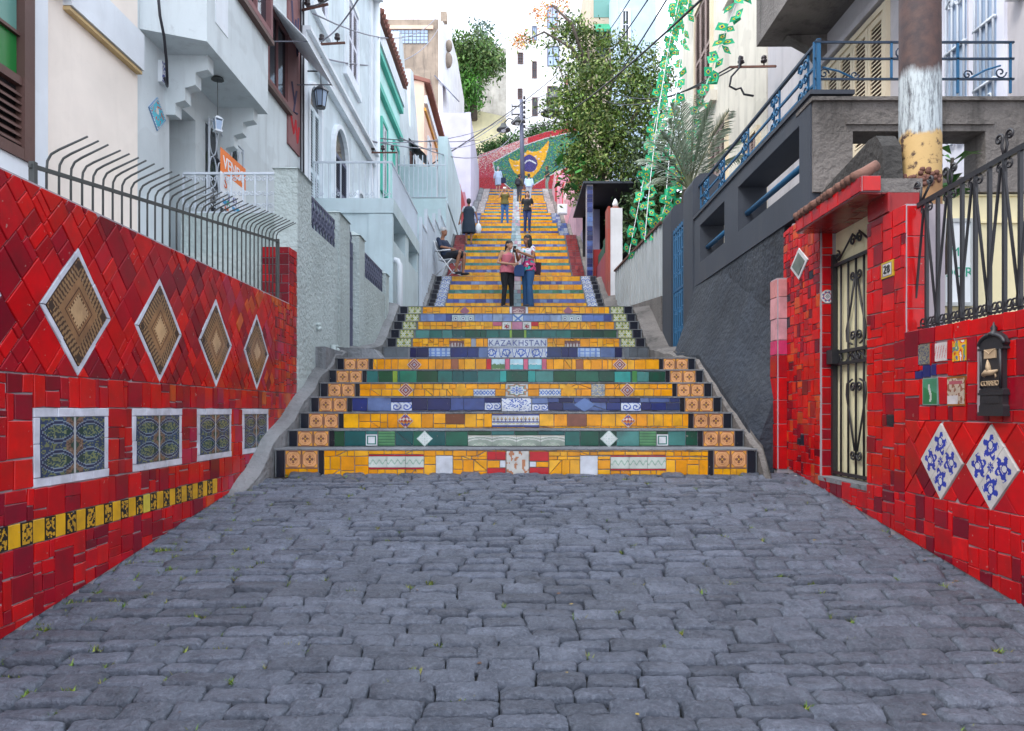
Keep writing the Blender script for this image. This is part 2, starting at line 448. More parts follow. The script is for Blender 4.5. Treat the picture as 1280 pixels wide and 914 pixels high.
def shot(T, poly):                            # size in the photo, px^2 (for choosing which pieces become parts)
    q = []
    for u, v in poly:
        x, y, z = T(u, v, 0)
        if y < .3: return 0
        q.append((CX + x / y * F, CY - (z - EYE) / y * F))
    cx = sum(p[0] for p in q) / len(q); cy = sum(p[1] for p in q) / len(q)
    if not (-15 < cx < 1295 and -15 < cy < 929): return 0
    return abs(area(q))
def lay(tiles, parent, n_parts=285, name='tile', rest='small_tile_filling', mat=None):
    """tiles: [(T, poly, colour)] -> the largest in the photo as parts, the others as one part of kind stuff."""
    tiles = sorted(tiles, key=lambda t: -shot(t[0], t[1]))
    fill = MB()
    for i, (T, poly, c) in enumerate(tiles):
        if i < n_parts and shot(T, poly) > 0:
            mb = MB(); slab(mb, T, poly, c); mb.build(name, mat or M['tile'], parent)
        else: slab(fill, T, poly, c)
    if fill.f: fill.build(rest, mat or M['tile'], parent, kind='stuff')
def jit(c, a=.14, rnd=R):
    k = 1 + rnd.uniform(-a, a); return tuple(max(0, min(.9, x * k)) for x in c)

# printed patterns, u and v from -1 to 1
def lerp(a, b, t): return tuple(x + (y - x) * t for x, y in zip(a, b))
def pat_orange(u, v):
    r = max(abs(u), abs(v)); q = abs(u) + abs(v); d = math.hypot(u, v)
    if r > .93: return (.34, .17, .10)
    if d < .13: return (.85, .5, .06)
    if d < .42 and (abs(abs(u) - abs(v)) > d * .45 or d < .24): return (.20, .085, .06)
    if q > 1.45: return (.78, .36, .05)
    if q > 1.32 or r > .84: return (.26, .11, .06)
    if d > .55 and d < .62: return (.55, .24, .08)
    return (.74, .38, .17)
def pat_wood(u, v):
    r = max(abs(u), abs(v))
    if min(abs(u), abs(v)) < .012 and r < .96: return (.10, .06, .04)
    if abs(abs(u) - .86) < .1 and abs(abs(v) - .86) < .1: return (.06, .04, .03)
    if r < .30: return (.55, .36, .19)
    if r < .36:
        w = v if abs(u) > abs(v) else u
        return (.16, .08, .04) if int((w + 2) * 18) % 2 else (.55, .36, .19)
    if r < .42: return (.30, .16, .075)
    if r < .48: return (.10, .05, .03)
    if r < .66: return (.30, .165, .08)
    w = v if abs(u) > abs(v) else u
    return (.085, .05, .032) if (math.sin(w * 44 + (8 * r)) > .1) else (.30, .18, .09)
def pat_ogee(u, v):
    if abs(u) < .018 or abs(v) < .022: return (.42, .44, .44)
    y = (v * 1.0) % 1.0 - .5
    ph = abs(u)
    w = .36 * (math.sin(math.pi * min(1, max(0, ph))) ** .8)
    dl = abs(abs(y) - w * .9)
    dots = mnoise.noise((u * 22, v * 22, .3)) + mnoise.noise((u * 9, v * 9, 4)) * .6
    if dl < .045: return (.02, .03, .08)
    if dl < .085: return (.18, .24, .31)
    if ph < .26:
        k = math.hypot(u * 1.2, (abs(y) - .5))
        if k < .15: return (.03, .07, .05)
        if k < .36: return (.20, .13, .09) if dots > -.15 else (.09, .06, .05)
        return (.02, .05, .045)
    if abs(y) < w: return (.17, .21, .10) if dots > .08 else (.025, .06, .085)
    return (.16, .19, .09) if dots > .18 else (.03, .055, .12)
def pat_tulip(u, v):                          # one white tile with a cobalt flower along its diagonal
    a, b = (u + v) / 1.42 * .86, (u - v) / 1.42 * .86
    d0 = math.hypot(a - .05, b * 1.1)
    if max(abs(u), abs(v)) > .975: return (.4, .4, .42)
    if d0 < .22: return (.62, .62, .62)
    if d0 < .30: return (.025, .04, .30)
    k = math.hypot(a + .1, b)
    ang = math.atan2(b, a + .1)
    if k < .62 + .18 * math.cos(5 * ang + 1) and k > .2 and math.sin(3 * ang) * math.cos(k * 14) > -.6: return (.03, .05, .36)
    if math.hypot(a + 1.22, b) < .26 + .07 * math.cos(8 * math.atan2(b, a + 1.22)): return (.03, .05, .33)
    if abs(b) > .5 and math.hypot(abs(b) - .62, a - .15) < .1: return (.06, .09, .42)
    return (.58, .56, .54)
def pat_floral(u, v):
    x, y = u * 1.0, v * 1.0
    for cx, cy in ((-.55, .5), (.55, .5), (-.55, -.5), (.55, -.5), (0, 0)):
        d = math.hypot(x - cx, y - cy); a = math.atan2(y - cy, x - cx)
        if d < .13: return (.62, .46, .06)
        if d < .36 + .08 * math.cos(8 * a): return (.62, .66, .56)
    return (.30, .34, .05) if mnoise.noise((x * 5, y * 5, 1)) > -.1 else (.12, .17, .03)
def pat_bluewave(u, v):
    d = math.hypot(u, v + 1)
    if abs(d - 1.1) < .12 or abs(d - .55) < .1: return (.10, .18, .55)
    if abs(math.hypot(abs(u) - 1, v - 1) - .5) < .12: return (.12, .2, .55)
    return (.62, .66, .70)
def pat_scroll(u, v):
    x = (u * 1.0) % 1.0 - .5
    d = math.hypot(x * 2, v); a = math.atan2(v, x * 2)
    if math.sin(d * 9 - a) > .35 and d < 1: return (.05, .10, .42)
    if abs(v) > .9: return (.08, .14, .42)
    return (.60, .65, .72)
def pat_arcs(u, v):
    d = math.hypot(u, v + 1) / 2
    for r in (.48, .36): 
        if abs(d * 1.06 - r * 2) < .05: return (.60, .62, .58)
    if d < .30: return (.30, .42, .30) if int(d * 30) % 2 else (.50, .52, .46)
    return (.30, .36, .30) if d < .95 else (.46, .46, .38)
def pat_star(u, v):
    d = math.hypot(u, v); a = math.atan2(v, u)
    if d < .16: return (.05, .12, .40)
    if d < .5 + .12 * math.cos(8 * a): return (.06, .16, .48) if math.cos(8 * a) > -.2 else (.6, .6, .56)
    if d < .7 + .1 * math.cos(8 * a): return (.58, .60, .58)
    if d < .84 + .12 * math.cos(8 * a): return (.10, .22, .20)
    if d < .98 + .12 * math.cos(8 * a): return (.45, .20, .10)
    return (.5, .52, .5)
def pat_medallion(u, v):
    d = math.hypot(u, v - .2); a = math.atan2(v - .2, u)
    if d < .2: return (.6, .64, .7)
    if d < .62 + .14 * math.cos(10 * a): return (.06, .12, .42) if math.sin(10 * a + d * 8) > -.1 else (.6, .65, .72)
    return (.62, .66, .72) if mnoise.noise((u * 7, v * 7, 2)) < .25 else (.08, .14, .42)
def pat_zig(u, v):
    if abs(v) > .82: return (.5, .55, .6)
    y = abs((u * 3) % 2 - 1) * 1.2 - .6
    return (.08, .18, .5) if min(abs(v - y), abs(v + y)) < .2 else (.62, .66, .68)
def pat_rdiamond(u, v):
    r = max(abs(u), abs(v))
    if r > .84: return (.58, .52, .5)
    if r > .62: return (.28, .06, .035)
    if r > .46: return (.58, .52, .48)
    if r > .28: return (.24, .06, .04)
    return (.6, .52, .48) if abs(abs(u) - abs(v)) > .1 else (.10, .16, .40)
def pat_quilt(u, v):
    i, j = int((u + 1) * 2.5), int((v + 1) * 2.5)
    if max(abs(u), abs(v)) > .9: return (.5, .38, .34)
    return [(.32, .04, .03), (.04, .08, .3), (.62, .55, .5), (.55, .22, .03), (.3, .05, .08)][(i * 3 + j * 2) % 5]
def pat_rail(u, v):
    if v > .8 or v < -.72: return (.05, .07, .26)
    x = (u * 2) % 1 - .5
    if v < -.25 : return (.52, .42, .06) if abs(v + .45) < .1 and abs(x) < .32 else (.6, .62, .6)
    if v < -.12: return (.05, .07, .26)
    if math.hypot(x * 1.6, v - .25) < .34: return (.45, .33, .16) if v > .15 else (.08, .08, .22)
    return (.6, .62, .64)
def pat_teal_square(u, v):
    r = max(abs(u), abs(v))
    return (.66, .7, .72) if r > .82 or r < .56 else (.01, .16, .13)
def pat_lace(u, v):
    d = math.hypot(u, v); a = math.atan2(v, u)
    return (.42, .58, .52) if abs(math.sin(d * 9 + math.cos(4 * a))) < .35 else (.66, .72, .70)
def pat_sprig(u, v):
    return (.30, .46, .36) if abs(v - .35 * math.sin(u * 9)) < .16 and abs(v) < .6 else (.60, .66, .60)
def pat_plaid(u, v):
    return (.16, .27, .6) if (math.sin(u * 13) > .55 or math.sin(v * 8) > .6) else (.42, .54, .72)
def pat_birds(u, v):
    return (.46, .20, .10) if mnoise.noise((u * 2.6, v * 3, 9)) > .22 else (.60, .60, .56)
def pat_land(u, v):
    n = mnoise.noise((u * 3, v * 3, 5)) * .25
    if v + n > .1: return (.48, .66, .72)
    return (.10, .20, .08) if v + n > -.7 else (.3, .36, .22)
def pat_sea(u, v):
    n = mnoise.noise((u * 3, v * 4, 11)) * .2
    return (.42, .64, .72) if v + n > .25 else ((.6, .68, .7) if v + n > .05 else (.12, .42, .46))
def pat_mosaicblue(u, v):
    n = mnoise.noise((u * 4, v * 4, 3))
    return (.38, .34, .22) if n > .12 else ((.12, .2, .36) if n > -.12 else (.48, .44, .32))
def pat_portuguese(u, v):
    k = abs(math.sin(u * 12.5) * .42 + .1 - abs(v) * .8)
    x = (u * 4.5) % 1 - .5
    if v > .72: return (.08, .1, .32) if abs(v - .86) < .06 else (.6, .64, .7)
    if k < .13 or abs(abs(x) - .25 - v * .18) < .055: return (.07, .14, .46)
    return (.60, .65, .72)
def pat_circle(u, v):
    d = math.hypot(u, v)
    return (.03, .06, .14) if d < .22 else ((.6, .65, .66) if d < .55 else ((.2, .3, .4) if d < .72 else (.45, .55, .56)))
def pat_bluex(u, v):
    return (.08, .2, .5) if abs(abs(u) - abs(v)) < .25 else (.6, .66, .7)
def pat_crest(u, v):
    d = math.hypot(u * .8, v)
    return (.5, .36, .34) if d < .7 and mnoise.noise((u * 4, v * 4, 1)) > -.1 else (.22, .10, .12)
def pat_rose(u, v):
    d = math.hypot(u, v + .1)
    return (.30, .02, .05) if d < .5 and mnoise.noise((u * 4, v * 4, 21)) > -.2 else ((.08, .2, .08) if d < .75 and mnoise.noise((u * 5, v * 5, 2)) > .1 else (.62, .62, .6))
def pat_white(u, v): return (.66, .69, .74)
def pat_ridge(u, v): return (.10, .28, .12) if math.sin(v * 16) > 0 else (.05, .17, .08)
def pat_awn(u, v):
    return (.5, .46, .44) if (abs((u * 2.4) % 1 - .5) < (.5 - (v + 1) * .2) * .7 and v < .5) else (.17, .07, .07)
def pat_black_gold(u, v, k=0):
    if max(abs(u), abs(v)) > .9: return (.02, .018, .012)
    return (.55, .30, .02) if mnoise.noise((u * 3.2 + 7 + k * 3.3, v * 3.6, .5)) > -.02 else (.02, .018, .012)

# ------------------------------------------------------------------ ground and street
def ground():
    ys = [-60, -30, -10, 0, 2, 4, 5.9, 6.3, 8.4, 11.2, 12.8, 16.6, 18.6, 21.4, 24.5, 27.6, 29.5, 32.5, 34.5, 37.6, 40.3, 44, 46.5, 52, 60, 75, 90, 140, 260, 600, 1500]
    zs = [-8.5, -4.2, -1.42, 0, .284, .568, .84, .6, 1.8, 2.1, 2.9, 3.2, 4.5, 4.9, 7.0, 7.5, 8.6, 9.4, 10.4, 11.4, 12.7, 14, 15.0, 15.2, 17, 20, 24, 30, 36, 40, 40]
    xs = [-1200, -300, -80, -25, -9, -4.5, -2.4, 2.6, 4.8, 9, 25, 80, 300, 1200]
    mb = MB(); n = len(xs)
    mb.add([(x, y, z - .06) for y, z in zip(ys, zs) for x in xs],
           [(j * n + i, j * n + i + 1, (j + 1) * n + i + 1, (j + 1) * n + i) for j in range(len(ys) - 1) for i in range(n - 1)])
    return mb.build('ground', M['soil'], kind='structure')
GROUND = ground()
def street():
    mb = MB(); mb.add([(-2.6, .2, G(.2) - .028), (2.9, .2, G(.2) - .028), (2.9, 6.35, G(6.35) - .028), (-2.6, 6.35, G(6.35) - .028)], [(0, 1, 2, 3)])
    st = mb.build('street', M['soil'], kind='structure')
    variants = []
    rnd = random.Random(3)
    def stone(seed):                          # unit sett, 1 x 1 x 1, rounded and worn
        nx, ny = 11, 8; vs, fs = [], []
        r2 = random.Random(seed); skew = [r2.uniform(-.07, .07) for _ in range(4)]
        for j in range(ny + 1):
            for i in range(nx + 1):
                a, b = i / nx * 2 - 1, j / ny * 2 - 1
                ex = 1 - max(0, abs(b) - .7) * .09; ey = 1 - max(0, abs(a) - .85) * .16
                x = a * ex + skew[0] * b + .06 * mnoise.noise((a * 1.5, b * 1.5, seed)); y = b * ey + skew[1] * a + .13 * mnoise.noise((a * 2, b * 1.5, seed + 40))
                e = max(abs(a) ** 14, abs(b) ** 9)
                z = 1 - .55 * e + .22 * mnoise.noise((a * 2.1, b * 1.4, seed * 3.1)) + .26 * mnoise.noise((a * 4.3, b * 3.2, seed * 1.7)) + skew[2] * a + skew[3] * b - .34 * b
                vs.append((x * .5, y * .5, z))
        w = nx + 1
        for j in range(ny):
            for i in range(nx):
                k = j * w + i; fs.append((k, k + 1, k + w + 1, k + w))
        ring = [i for i in range(w)] + [j * w + nx for j in range(1, ny + 1)] + [ny * w + i for i in range(nx - 1, -1, -1)] + [j * w for j in range(ny - 1, 0, -1)]
        b0 = len(vs)
        for k in ring: vs.append((vs[k][0] * 1.01, vs[k][1] * 1.0, -.9))
        m_ = len(ring)
        for i in range(m_): fs.append((ring[i], b0 + i, b0 + (i + 1) % m_, ring[(i + 1) % m_]))
        return vs, fs
    shapes = [stone(s) for s in range(22)]
    meshes = []
    for vs, fs in shapes:
        mb = MB(); mb.add(vs, fs, (.999, 1, 1))
        o = mb.build('cobblestone', M['cobble'], st, True); meshes.append(o.data); bpy.data.objects.remove(o)
    tilt = math.atan(.142)
    rest = MB(); laid = []
    d = 1.5; row = 0
    while d < 6.15:
        dep = rnd.uniform(.088, .114)
        x = -2.75 + rnd.uniform(0, .2)
        while x < 2.85:
            w = rnd.uniform(.17, .29)
            cx_, cy_ = x + w / 2, d + dep / 2 + .024 * math.sin(x * 1.7 + row * .2)
            if -2.32 < cx_ < 2.47 and not (cx_ < -1.9 and cy_ > 6.0):
                laid.append((cx_, cy_ + rnd.uniform(-.003, .003), w - .007, dep - .007))
            x += w
        d += dep; row += 1
    laid.sort(key=lambda s: s[1])
    vis = [s for s in laid if abs(s[0]) < .72 * s[1] + .1 and s[1] > 2.15]
    parts = set(vis[:300])
    for s in laid:
        k = rnd.randrange(len(shapes)); zj = rnd.uniform(-.005, .006); flip = rnd.choice((0, math.pi)); hh = rnd.uniform(.018, .026)
        rz = rnd.uniform(-.05, .05) + flip; rx = tilt + rnd.uniform(-.03, .05); ry = rnd.uniform(-.03, .03)
        loc = Vector((s[0], s[1], G(s[1]) - .012 + zj))
        if s in parts:
            o = bpy.data.objects.new('cobblestone', meshes[k]); COL.objects.link(o); o.parent = st
            o.location = loc; o.rotation_euler = (rx * math.cos(flip), ry, rz); o.scale = (s[2], s[3], hh)
        else:
            Mx = Matrix.LocRotScale(loc, __import__('mathutils').Euler((rx * math.cos(flip), ry, rz)), Vector((s[2], s[3], hh)))
            g = rnd.uniform(.8, 1.22)
            rest.add([Mx @ Vector(v) for v in shapes[k][0]], shapes[k][1], (g * .97, g * .98, g))
    rest.build('cobblestone_field', M['cobble'], st, True, kind='stuff')
    # grass and moss in the joints
    gr = MB(); r3 = random.Random(5)
    def tuft(x, y, n, h):
        for _ in range(n):
            a = r3.uniform(0, 6.28); l = r3.uniform(.4, 1) * h; b = Vector((x + r3.gauss(0, .018), y + r3.gauss(0, .010), G(y) - .012))
            s = Vector((math.cos(a), math.sin(a), 0)) * .0045; t = b + Vector((math.cos(a + 1) * l * .8, math.sin(a + 1) * l * .8, l))
            gr.add([b - s, b + s, t], [(0, 1, 2)], r3.choice([(.16, .27, .03), (.10, .2, .02), (.24, .28, .04), (.28, .26, .06)]))
    for s in laid:
        left = max(0, min(1, (-.6 - s[0]) / 1.4)); right = max(0, (s[0] - 1.2) / 1.6)
        if r3.random() < .14 + .86 * left + .16 * right:
            n = r3.randint(8, 26)
            if r3.random() < .55: tuft(s[0] - s[2] / 2 - .005, s[1] + r3.uniform(-.04, .04), n, .030)
            else: tuft(s[0] + r3.uniform(-.08, .08), s[1] - s[3] / 2 - .004, n, .028)
    for _ in range(110):
        y = r3.uniform(2.4, 6.0); tuft(-2.15 + r3.uniform(0, .1), y, r3.randint(3, 12), .03)
    fl = MB()
    for _ in range(70):
        y = r3.uniform(2.3, 6.1); x = 2.30 + r3.gauss(0, .06) if r3.random() < .6 else r3.uniform(-2.1, 2.2); a = r3.uniform(0, 6.28); l = r3.uniform(.008, .02); c = Vector((x, y, G(y) + .012))
        d_ = Vector((math.cos(a), math.sin(a), .1)) * l; s_ = Vector((-math.sin(a), math.cos(a), .3)) * l * .45
        fl.add([c - d_, c + s_, c + d_, c - s_], [(0, 1, 2, 3)], r3.choice([(.30, .16, .03), (.20, .09, .03), (.12, .06, .03), (.35, .25, .06), (.5, .5, .48)]))
    o = fl.build('fallen_leaves', M['leaf']); tag(o, 'small dry leaves and scraps lying on the cobbles and in the right gutter', 'litter'); o['kind'] = 'stuff'
    o = gr.build('grass', M['leaf']); tag(o, 'short green weeds growing in the joints of the cobblestones', 'grass'); o['kind'] = 'stuff'
street()

# ------------------------------------------------------------------ left red mosaic wall
REDL = [(.50, .003, .006), (.54, .004, .005), (.40, .003, .009), (.28, .003, .013), (.20, .003, .015), (.54, .006, .006), (.46, .003, .008), (.34, .003, .013)]
def red_at(u, rnd, warm0=4.3):
    k = max(0, min(1, (u - warm0) / 2.2))
    if rnd.random() < .42 * k: return jit(rnd.choice([(.50, .06, .012), (.58, .10, .02), (.48, .02, .012), (.42, .015, .05), (.35, .01, .05)]), .15, rnd)
    return jit(rnd.choice(REDL), .16, rnd)
def left_wall():
    rnd = random.Random(21)
    X = -2.2; T = plane_x(X, 1)
    root = thing('mosaic_wall', 'low red tiled wall with four brown diamond panels and a black yellow band', 'wall', (X, 4.5, G(4.5)))
    mb = MB()
    top = EYE + 1.03
    mb.prism(T, [(1.2, G(1.2) - .3), (7.2, .7), (7.2, top - .012), (1.2, top - .012)], -.26, 0)
    mb.box(X - .26, X - .001, 6.98, 7.2, top - .02, EYE + 1.585)
    mb.build('wall_body', M['grout'], root)
    tiles = []
    # upright courses below, with the square panels and the band left free
    sq = [(3.273, 3.875), (4.116, 4.726), (4.95, 5.546), (5.77, 6.37)]
    obs = [(a, EYE - .356, b, EYE + .012) for a, b in sq] + [(1.2, EYE - .607, 5.28, EYE - .498)]
    low = cells((1.2, -.1, 7.2, EYE + .165), obs, .175, .065, rnd, lambda x0, y0, x1, y1: y1 > G(x0) - .02, .55, .6)
    for c in low:
        p = rect_poly(c)
        p = [(u + rnd.uniform(-.004, .004), v + rnd.uniform(-.004, .004)) for u, v in p]
        p = clip(p, -.142, 1, -.012)
        p = inset(p, .0028) if len(p) > 2 else []
        if len(p) > 2 and abs(area(p)) > 2e-4: tiles.append((T, p, red_at(c[0], rnd)))
    # diagonal field above
    u0, v0 = 3.605, EYE + .493
    st2 = lambda s, t: (u0 + .293 * (s + t), v0 + .3225 * (s - t))
    dia = [(k * 1.413 - .5, k * 1.413 - .5, k * 1.413 + .5, k * 1.413 + .5) for k in (-1, 0, 1, 2)]
    dia.append((3 * 1.413 - .5, 3 * 1.413 - .5, 3 * 1.413 + .5, 3 * 1.413 + .5))
    lo, hi = EYE + .165, top
    def keep(a, b, c, d):
        vs = [st2(s, t)[1] for s in (a, c) for t in (b, d)]; us = [st2(s, t)[0] for s in (a, c) for t in (b, d)]
        return max(vs) > lo and min(vs) < hi and max(us) > 1.2 and min(us) < 6.62
    for c in cells((-5, -5, 6.5, 6.5), dia, .42, .15, rnd, keep, .55, .6):
        p = [st2(s, t) for s, t in rect_poly(c)]
        for h in ((0, 1, -lo), (0, -1, hi), (1, 0, -1.2), (-1, 0, 6.55)): p = clip(p, *h) if len(p) > 2 else p
        p = inset(p, .0028) if len(p) > 2 else []
        if len(p) > 2 and abs(area(p)) > 3e-4: tiles.append((T, p, red_at(p[0][0], rnd, 4.6)))
    for c in cells((6.55, lo, 7.2, top), [], .13, .05, rnd, None, .5, .5):
        p = inset(rect_poly(c), .003)
        if p: tiles.append((T, p, red_at(7, rnd)))
    # end pier above the wall, facing the camera, and its street side
    for c in cells((6.98, top, 7.2, EYE + 1.585), [], .16, .07, rnd, None, .4):
        p = inset(rect_poly(c), .003)
        if p: tiles.append((T, p, jit(rnd.choice(RED[:4]), .15, rnd)))
    TY = plane_y(6.98)
    for c in cells((X - .26, top, X, EYE + 1.585), [], .16, .07, rnd, None, .4):
        p = inset(rect_poly(c), .003)
        if p: tiles.append((TY, p, jit(rnd.choice(RED[2:5]), .15, rnd)))
    lay(tiles, root, 285)
    cap = MB(); cap.pbox(T, 1.2, 6.97, top - .012, top + .006, -.26, .004); cap.build('coping', M['grout'], root)
    # diamond panels
    first = None
    for k, w in zip((0, 1, 2, 3, -1), range(5)):
        cu, cv = u0 + .293 * 2 * 1.413 * k, v0
        q = lambda f: [(cu - .293 * f, cv), (cu, cv - .3225 * f), (cu + .293 * f, cv), (cu, cv + .3225 * f)]
        mb = MB(); mb.grid(T, q(.845), 56, 56, pat_wood, .012); pn = mb.build('diamond_panel', M['tile'], root)
        o, i = q(1), q(.855)
        for e in range(4):
            for h in (0, 1):
                f = lambda A, B, t: (A[0] + (B[0] - A[0]) * t, A[1] + (B[1] - A[1]) * t)
                e2 = (e + 1) % 4
                p = [f(o[e], o[e2], h * .52), f(o[e], o[e2], .52 + h * .48), f(i[e], i[e2], .52 + h * .48), f(i[e], i[e2], h * .52)]
                mb = MB(); slab(mb, T, inset(p, .0015), jit((.62, .64, .72), .04)); mb.build('border_tile', M['tile'], pn)
    for (a, b) in sq:
        lo_, hi_ = EYE - .356, EYE + .012; w = .045
        mb = MB(); mb.grid(T, [(a + w, lo_ + w), (b - w, lo_ + w), (b - w, hi_ - w), (a + w, hi_ - w)], 60, 44, pat_ogee, .011); pn = mb.build('square_panel', M['tile'], root)
        for r in ((a, lo_, b, lo_ + w), (a, hi_ - w, b, hi_), (a, lo_ + w, a + w, hi_ - w), (b - w, lo_ + w, b, hi_ - w)):
            for c in cells(r, [], .26, .2, rnd, None, 0, .2):
                mb = MB(); slab(mb, T, inset(rect_poly(c), .0012), jit((.62, .64, .72), .04)); mb.build('border_tile', M['tile'], pn)
    # yellow and black band
    u = 5.28; k = 0
    while u > 1.25:
        w = .0805; r = rect_poly((u - w, EYE - .607, u, EYE - .498))
        mb = MB()
        if k % 2: mb.grid(T, inset(r, .002), 14, 18, lambda a, b, k=k: pat_black_gold(a, b, k), .010)
        else: slab(mb, T, inset(r, .002), (.62, .5, .06) if k == 12 else jit((.66, .36, .012), .08))
        mb.build('band_tile', M['tile'], root); u -= w; k += 1
    # spiked fence on the wall
    fe = thing('spiked_fence', 'grey iron fence with bars bent outward to spikes on the left red wall', 'fence', (X, 5, top))
    X2 = X - .03
    rail = lambda d: EYE + 1.126 + (d - 3.32) * .1335
    mb = MB(); mb.obox((X2, 3.30, rail(3.30)), (X2, 6.76, rail(6.76)), .014, .019); mb.build('rail', M['grey_iron'], fe)
    for d in (3.325, 6.74):
        mb = MB(); mb.box(X2 - .013, X2 + .013, d - .013, d + .013, top - .02, rail(d) + .02); mb.build('post', M['grey_iron'], fe)
    d = 3.42
    while d < 6.72:
        z = rail(d); j = R.uniform(-.008, .008)
        mb = MB(); mb.tube([(X2, d, top - .01), (X2, d, z), (X2 + .003, d + j * .3, z + .045), (X2 + .02, d + j * .6, z + .078), (X2 + .055, d + j, z + .10), (X2 + .19, d + j * 2, z + .165)], [.0056] * 5 + [.0045], 6)
        mb.build('bar', M['grey_iron'], fe, True); d += .0935
left_wall()

# ------------------------------------------------------------------ right red mosaic wall with the gate
def right_wall():
    rnd = random.Random(33)
    X = 2.4; T = plane_x(X, -1); low = EYE + .48
    root = thing('mosaic_wall', 'tall red tiled wall with an arched gateway, house number tile and blue white diamonds', 'wall', (X, 4.5, G(4.5)))
    sill = EYE - .52; lint = EYE + 1.42
    body = MB()
    body.prism(T, [(1.2, G(1.2) - .3), (4.43, .3), (4.43, low - .01), (1.2, low - .03)], -.24, 0)
    body.prism(T, [(4.43, .3), (4.91, .3), (4.91, EYE + 1.27), (4.43, EYE + 1.27)], -.24, 0)
    body.prism(T, [(4.91, .3), (5.684, .3), (5.684, sill), (4.91, sill)], -.34, 0)
    body.prism(T, [(5.684, .3), (6.42, .3), (6.50, EYE + .5), (6.42, EYE + 1.5), (6.25, EYE + 1.62), (5.684, EYE + 1.5)], -.34, 0)
    body.build('wall_body', M['grout'], root)
    tiles = []
    pal = RED[:4] + RED[:2] + [RED[4], RED[5]]
    # picture tiles and other set pieces, in (depth, height)
    def box_px(x0, y0, x1, y1): return (px(x1, X), zx((x0 + x1) / 2, y1, X), px(x0, X), zx((x0 + x1) / 2, y0, X))
    def pat_redscript(u, v): return (.55, .06, .08) if abs(math.sin(u * 7 + v * 2)) < .3 and abs(v) < .7 else (.62, .56, .55)
    def pat_abstract(u, v): return [(.7, .36, .02), (.62, .05, .02), (.66, .66, .6), (.2, .35, .05), (.1, .15, .3), (.75, .42, .03)][int((mnoise.noise((u * 1.6, v * 1.6, 8)) + 1) * 5.9) % 6]
    def pat_goldgrey(u, v): return (.24, .22, .16) if mnoise.noise((u * 5, v * 5, 3)) > -.05 else (.08, .09, .14)
    def pat_golf(u, v):
        if max(abs(u), abs(v) * .97) > .93: return (.2, .34, .3)
        if abs(u - .12 * math.sin(v * 4)) < .13 and -.75 < v < .55: return (.5, .55, .5)
        return (.03, .18, .07) if v < .1 + .3 * u else (.06, .24, .14)
    def pat_card(u, v):
        if abs(v) > .86: return (.28, .10, .015)
        if .45 < v < .72 and abs(u) < .8: return (.42, .10, .13)
        if v < -.3 and u > -.2: return (.58, .55, .56)
        return (.28, .12, .08) if mnoise.noise((u * 4, v * 4, 13)) > .1 else (.52, .42, .33)
    pics = [(1150, 430, 1164, 456, pat_goldgrey, 'speckled_tile'), (1171, 428, 1186, 452, pat_redscript, 'picture_tile'), (1193, 425, 1210, 452, pat_abstract, 'picture_tile'),
            (1155.5, 472, 1175, 507, pat_golf, 'picture_tile'), (1186.5, 470, 1209, 508, pat_card, 'picture_tile')]
    obs = [box_px(*p[:4]) for p in pics] 
    blues = [box_px(1145, 464, 1154, 474), box_px(1155, 456, 1164, 472), box_px(1165.5, 455, 1172, 470)]
    obs += blues + [box_px(1222, 428, 1255, 515)]
    for p, ob in zip(pics, obs):
        mb = MB(); mb.grid(T, inset(rect_poly(ob), .003), 26, 34, p[4], .013); mb.build(p[5], M['tile'], root)
    for b in blues:
        mb = MB(); slab(mb, T, inset(rect_poly(b), .002), (.02, .025, .14)); mb.build('blue_tile', M['tile'], root)
    mid = EYE - .06                            # the diamonds sit in a diagonal field below this height
    lowd = EYE - .50
    def put(c, pal_=pal, extra=None):
        p = [(u + rnd.uniform(-.004, .004), v + rnd.uniform(-.004, .004)) for u, v in rect_poly(c)]
        p = clip(p, -.142, 1, -.014)
        for h in (extra or ()): p = clip(p, *h) if len(p) > 2 else p
        p = inset(p, .0030) if len(p) > 2 else []
        if len(p) > 2 and abs(area(p)) > 3e-4:
            col = jit(rnd.choice(pal_), .12, rnd)
            if rnd.random() < .012: col = (.012, .018, .03)
            tiles.append((T, p, col))
    for c in cells((1.2, mid, 4.43, low), obs, .19, .08, rnd, None, .4, .5): put(c)
    for c in cells((1.2, -.1, 4.43, lowd), [], .18, .07, rnd, lambda a, b, c_, d: d > G(a) - .02, .45, .5): put(c)
    # diagonal field
    du, dv = .2035, .2235; cu0 = 4.052; cv0 = EYE - .288; stp = .428
    st2 = lambda s, t: (cu0 + du * (s + t), cv0 + dv * (s - t))
    k0 = stp / du / 2
    dia = [(-k * k0 - .5, -k * k0 - .5, -k * k0 + .5, -k * k0 + .5) for k in range(0, 4)]
    def keep(a, b, c, d):
        us = [st2(s, t)[0] for s in (a, c) for t in (b, d)]; vs = [st2(s, t)[1] for s in (a, c) for t in (b, d)]
        return max(vs) > lowd and min(vs) < mid and max(us) > 1.2 and min(us) < 4.43
    for c in cells((-9, -9, 4, 4), dia, .75, .34, rnd, keep, .3, .4):
        p = [st2(s, t) for s, t in rect_poly(c)]
        for h in ((0, 1, -lowd), (0, -1, mid), (1, 0, -1.2), (-1, 0, 4.43)): p = clip(p, *h) if len(p) > 2 else p
        p = inset(p, .0030) if len(p) > 2 else []
        if len(p) > 2 and abs(area(p)) > 4e-4: tiles.append((T, p, jit(rnd.choice(pal), .12, rnd)))
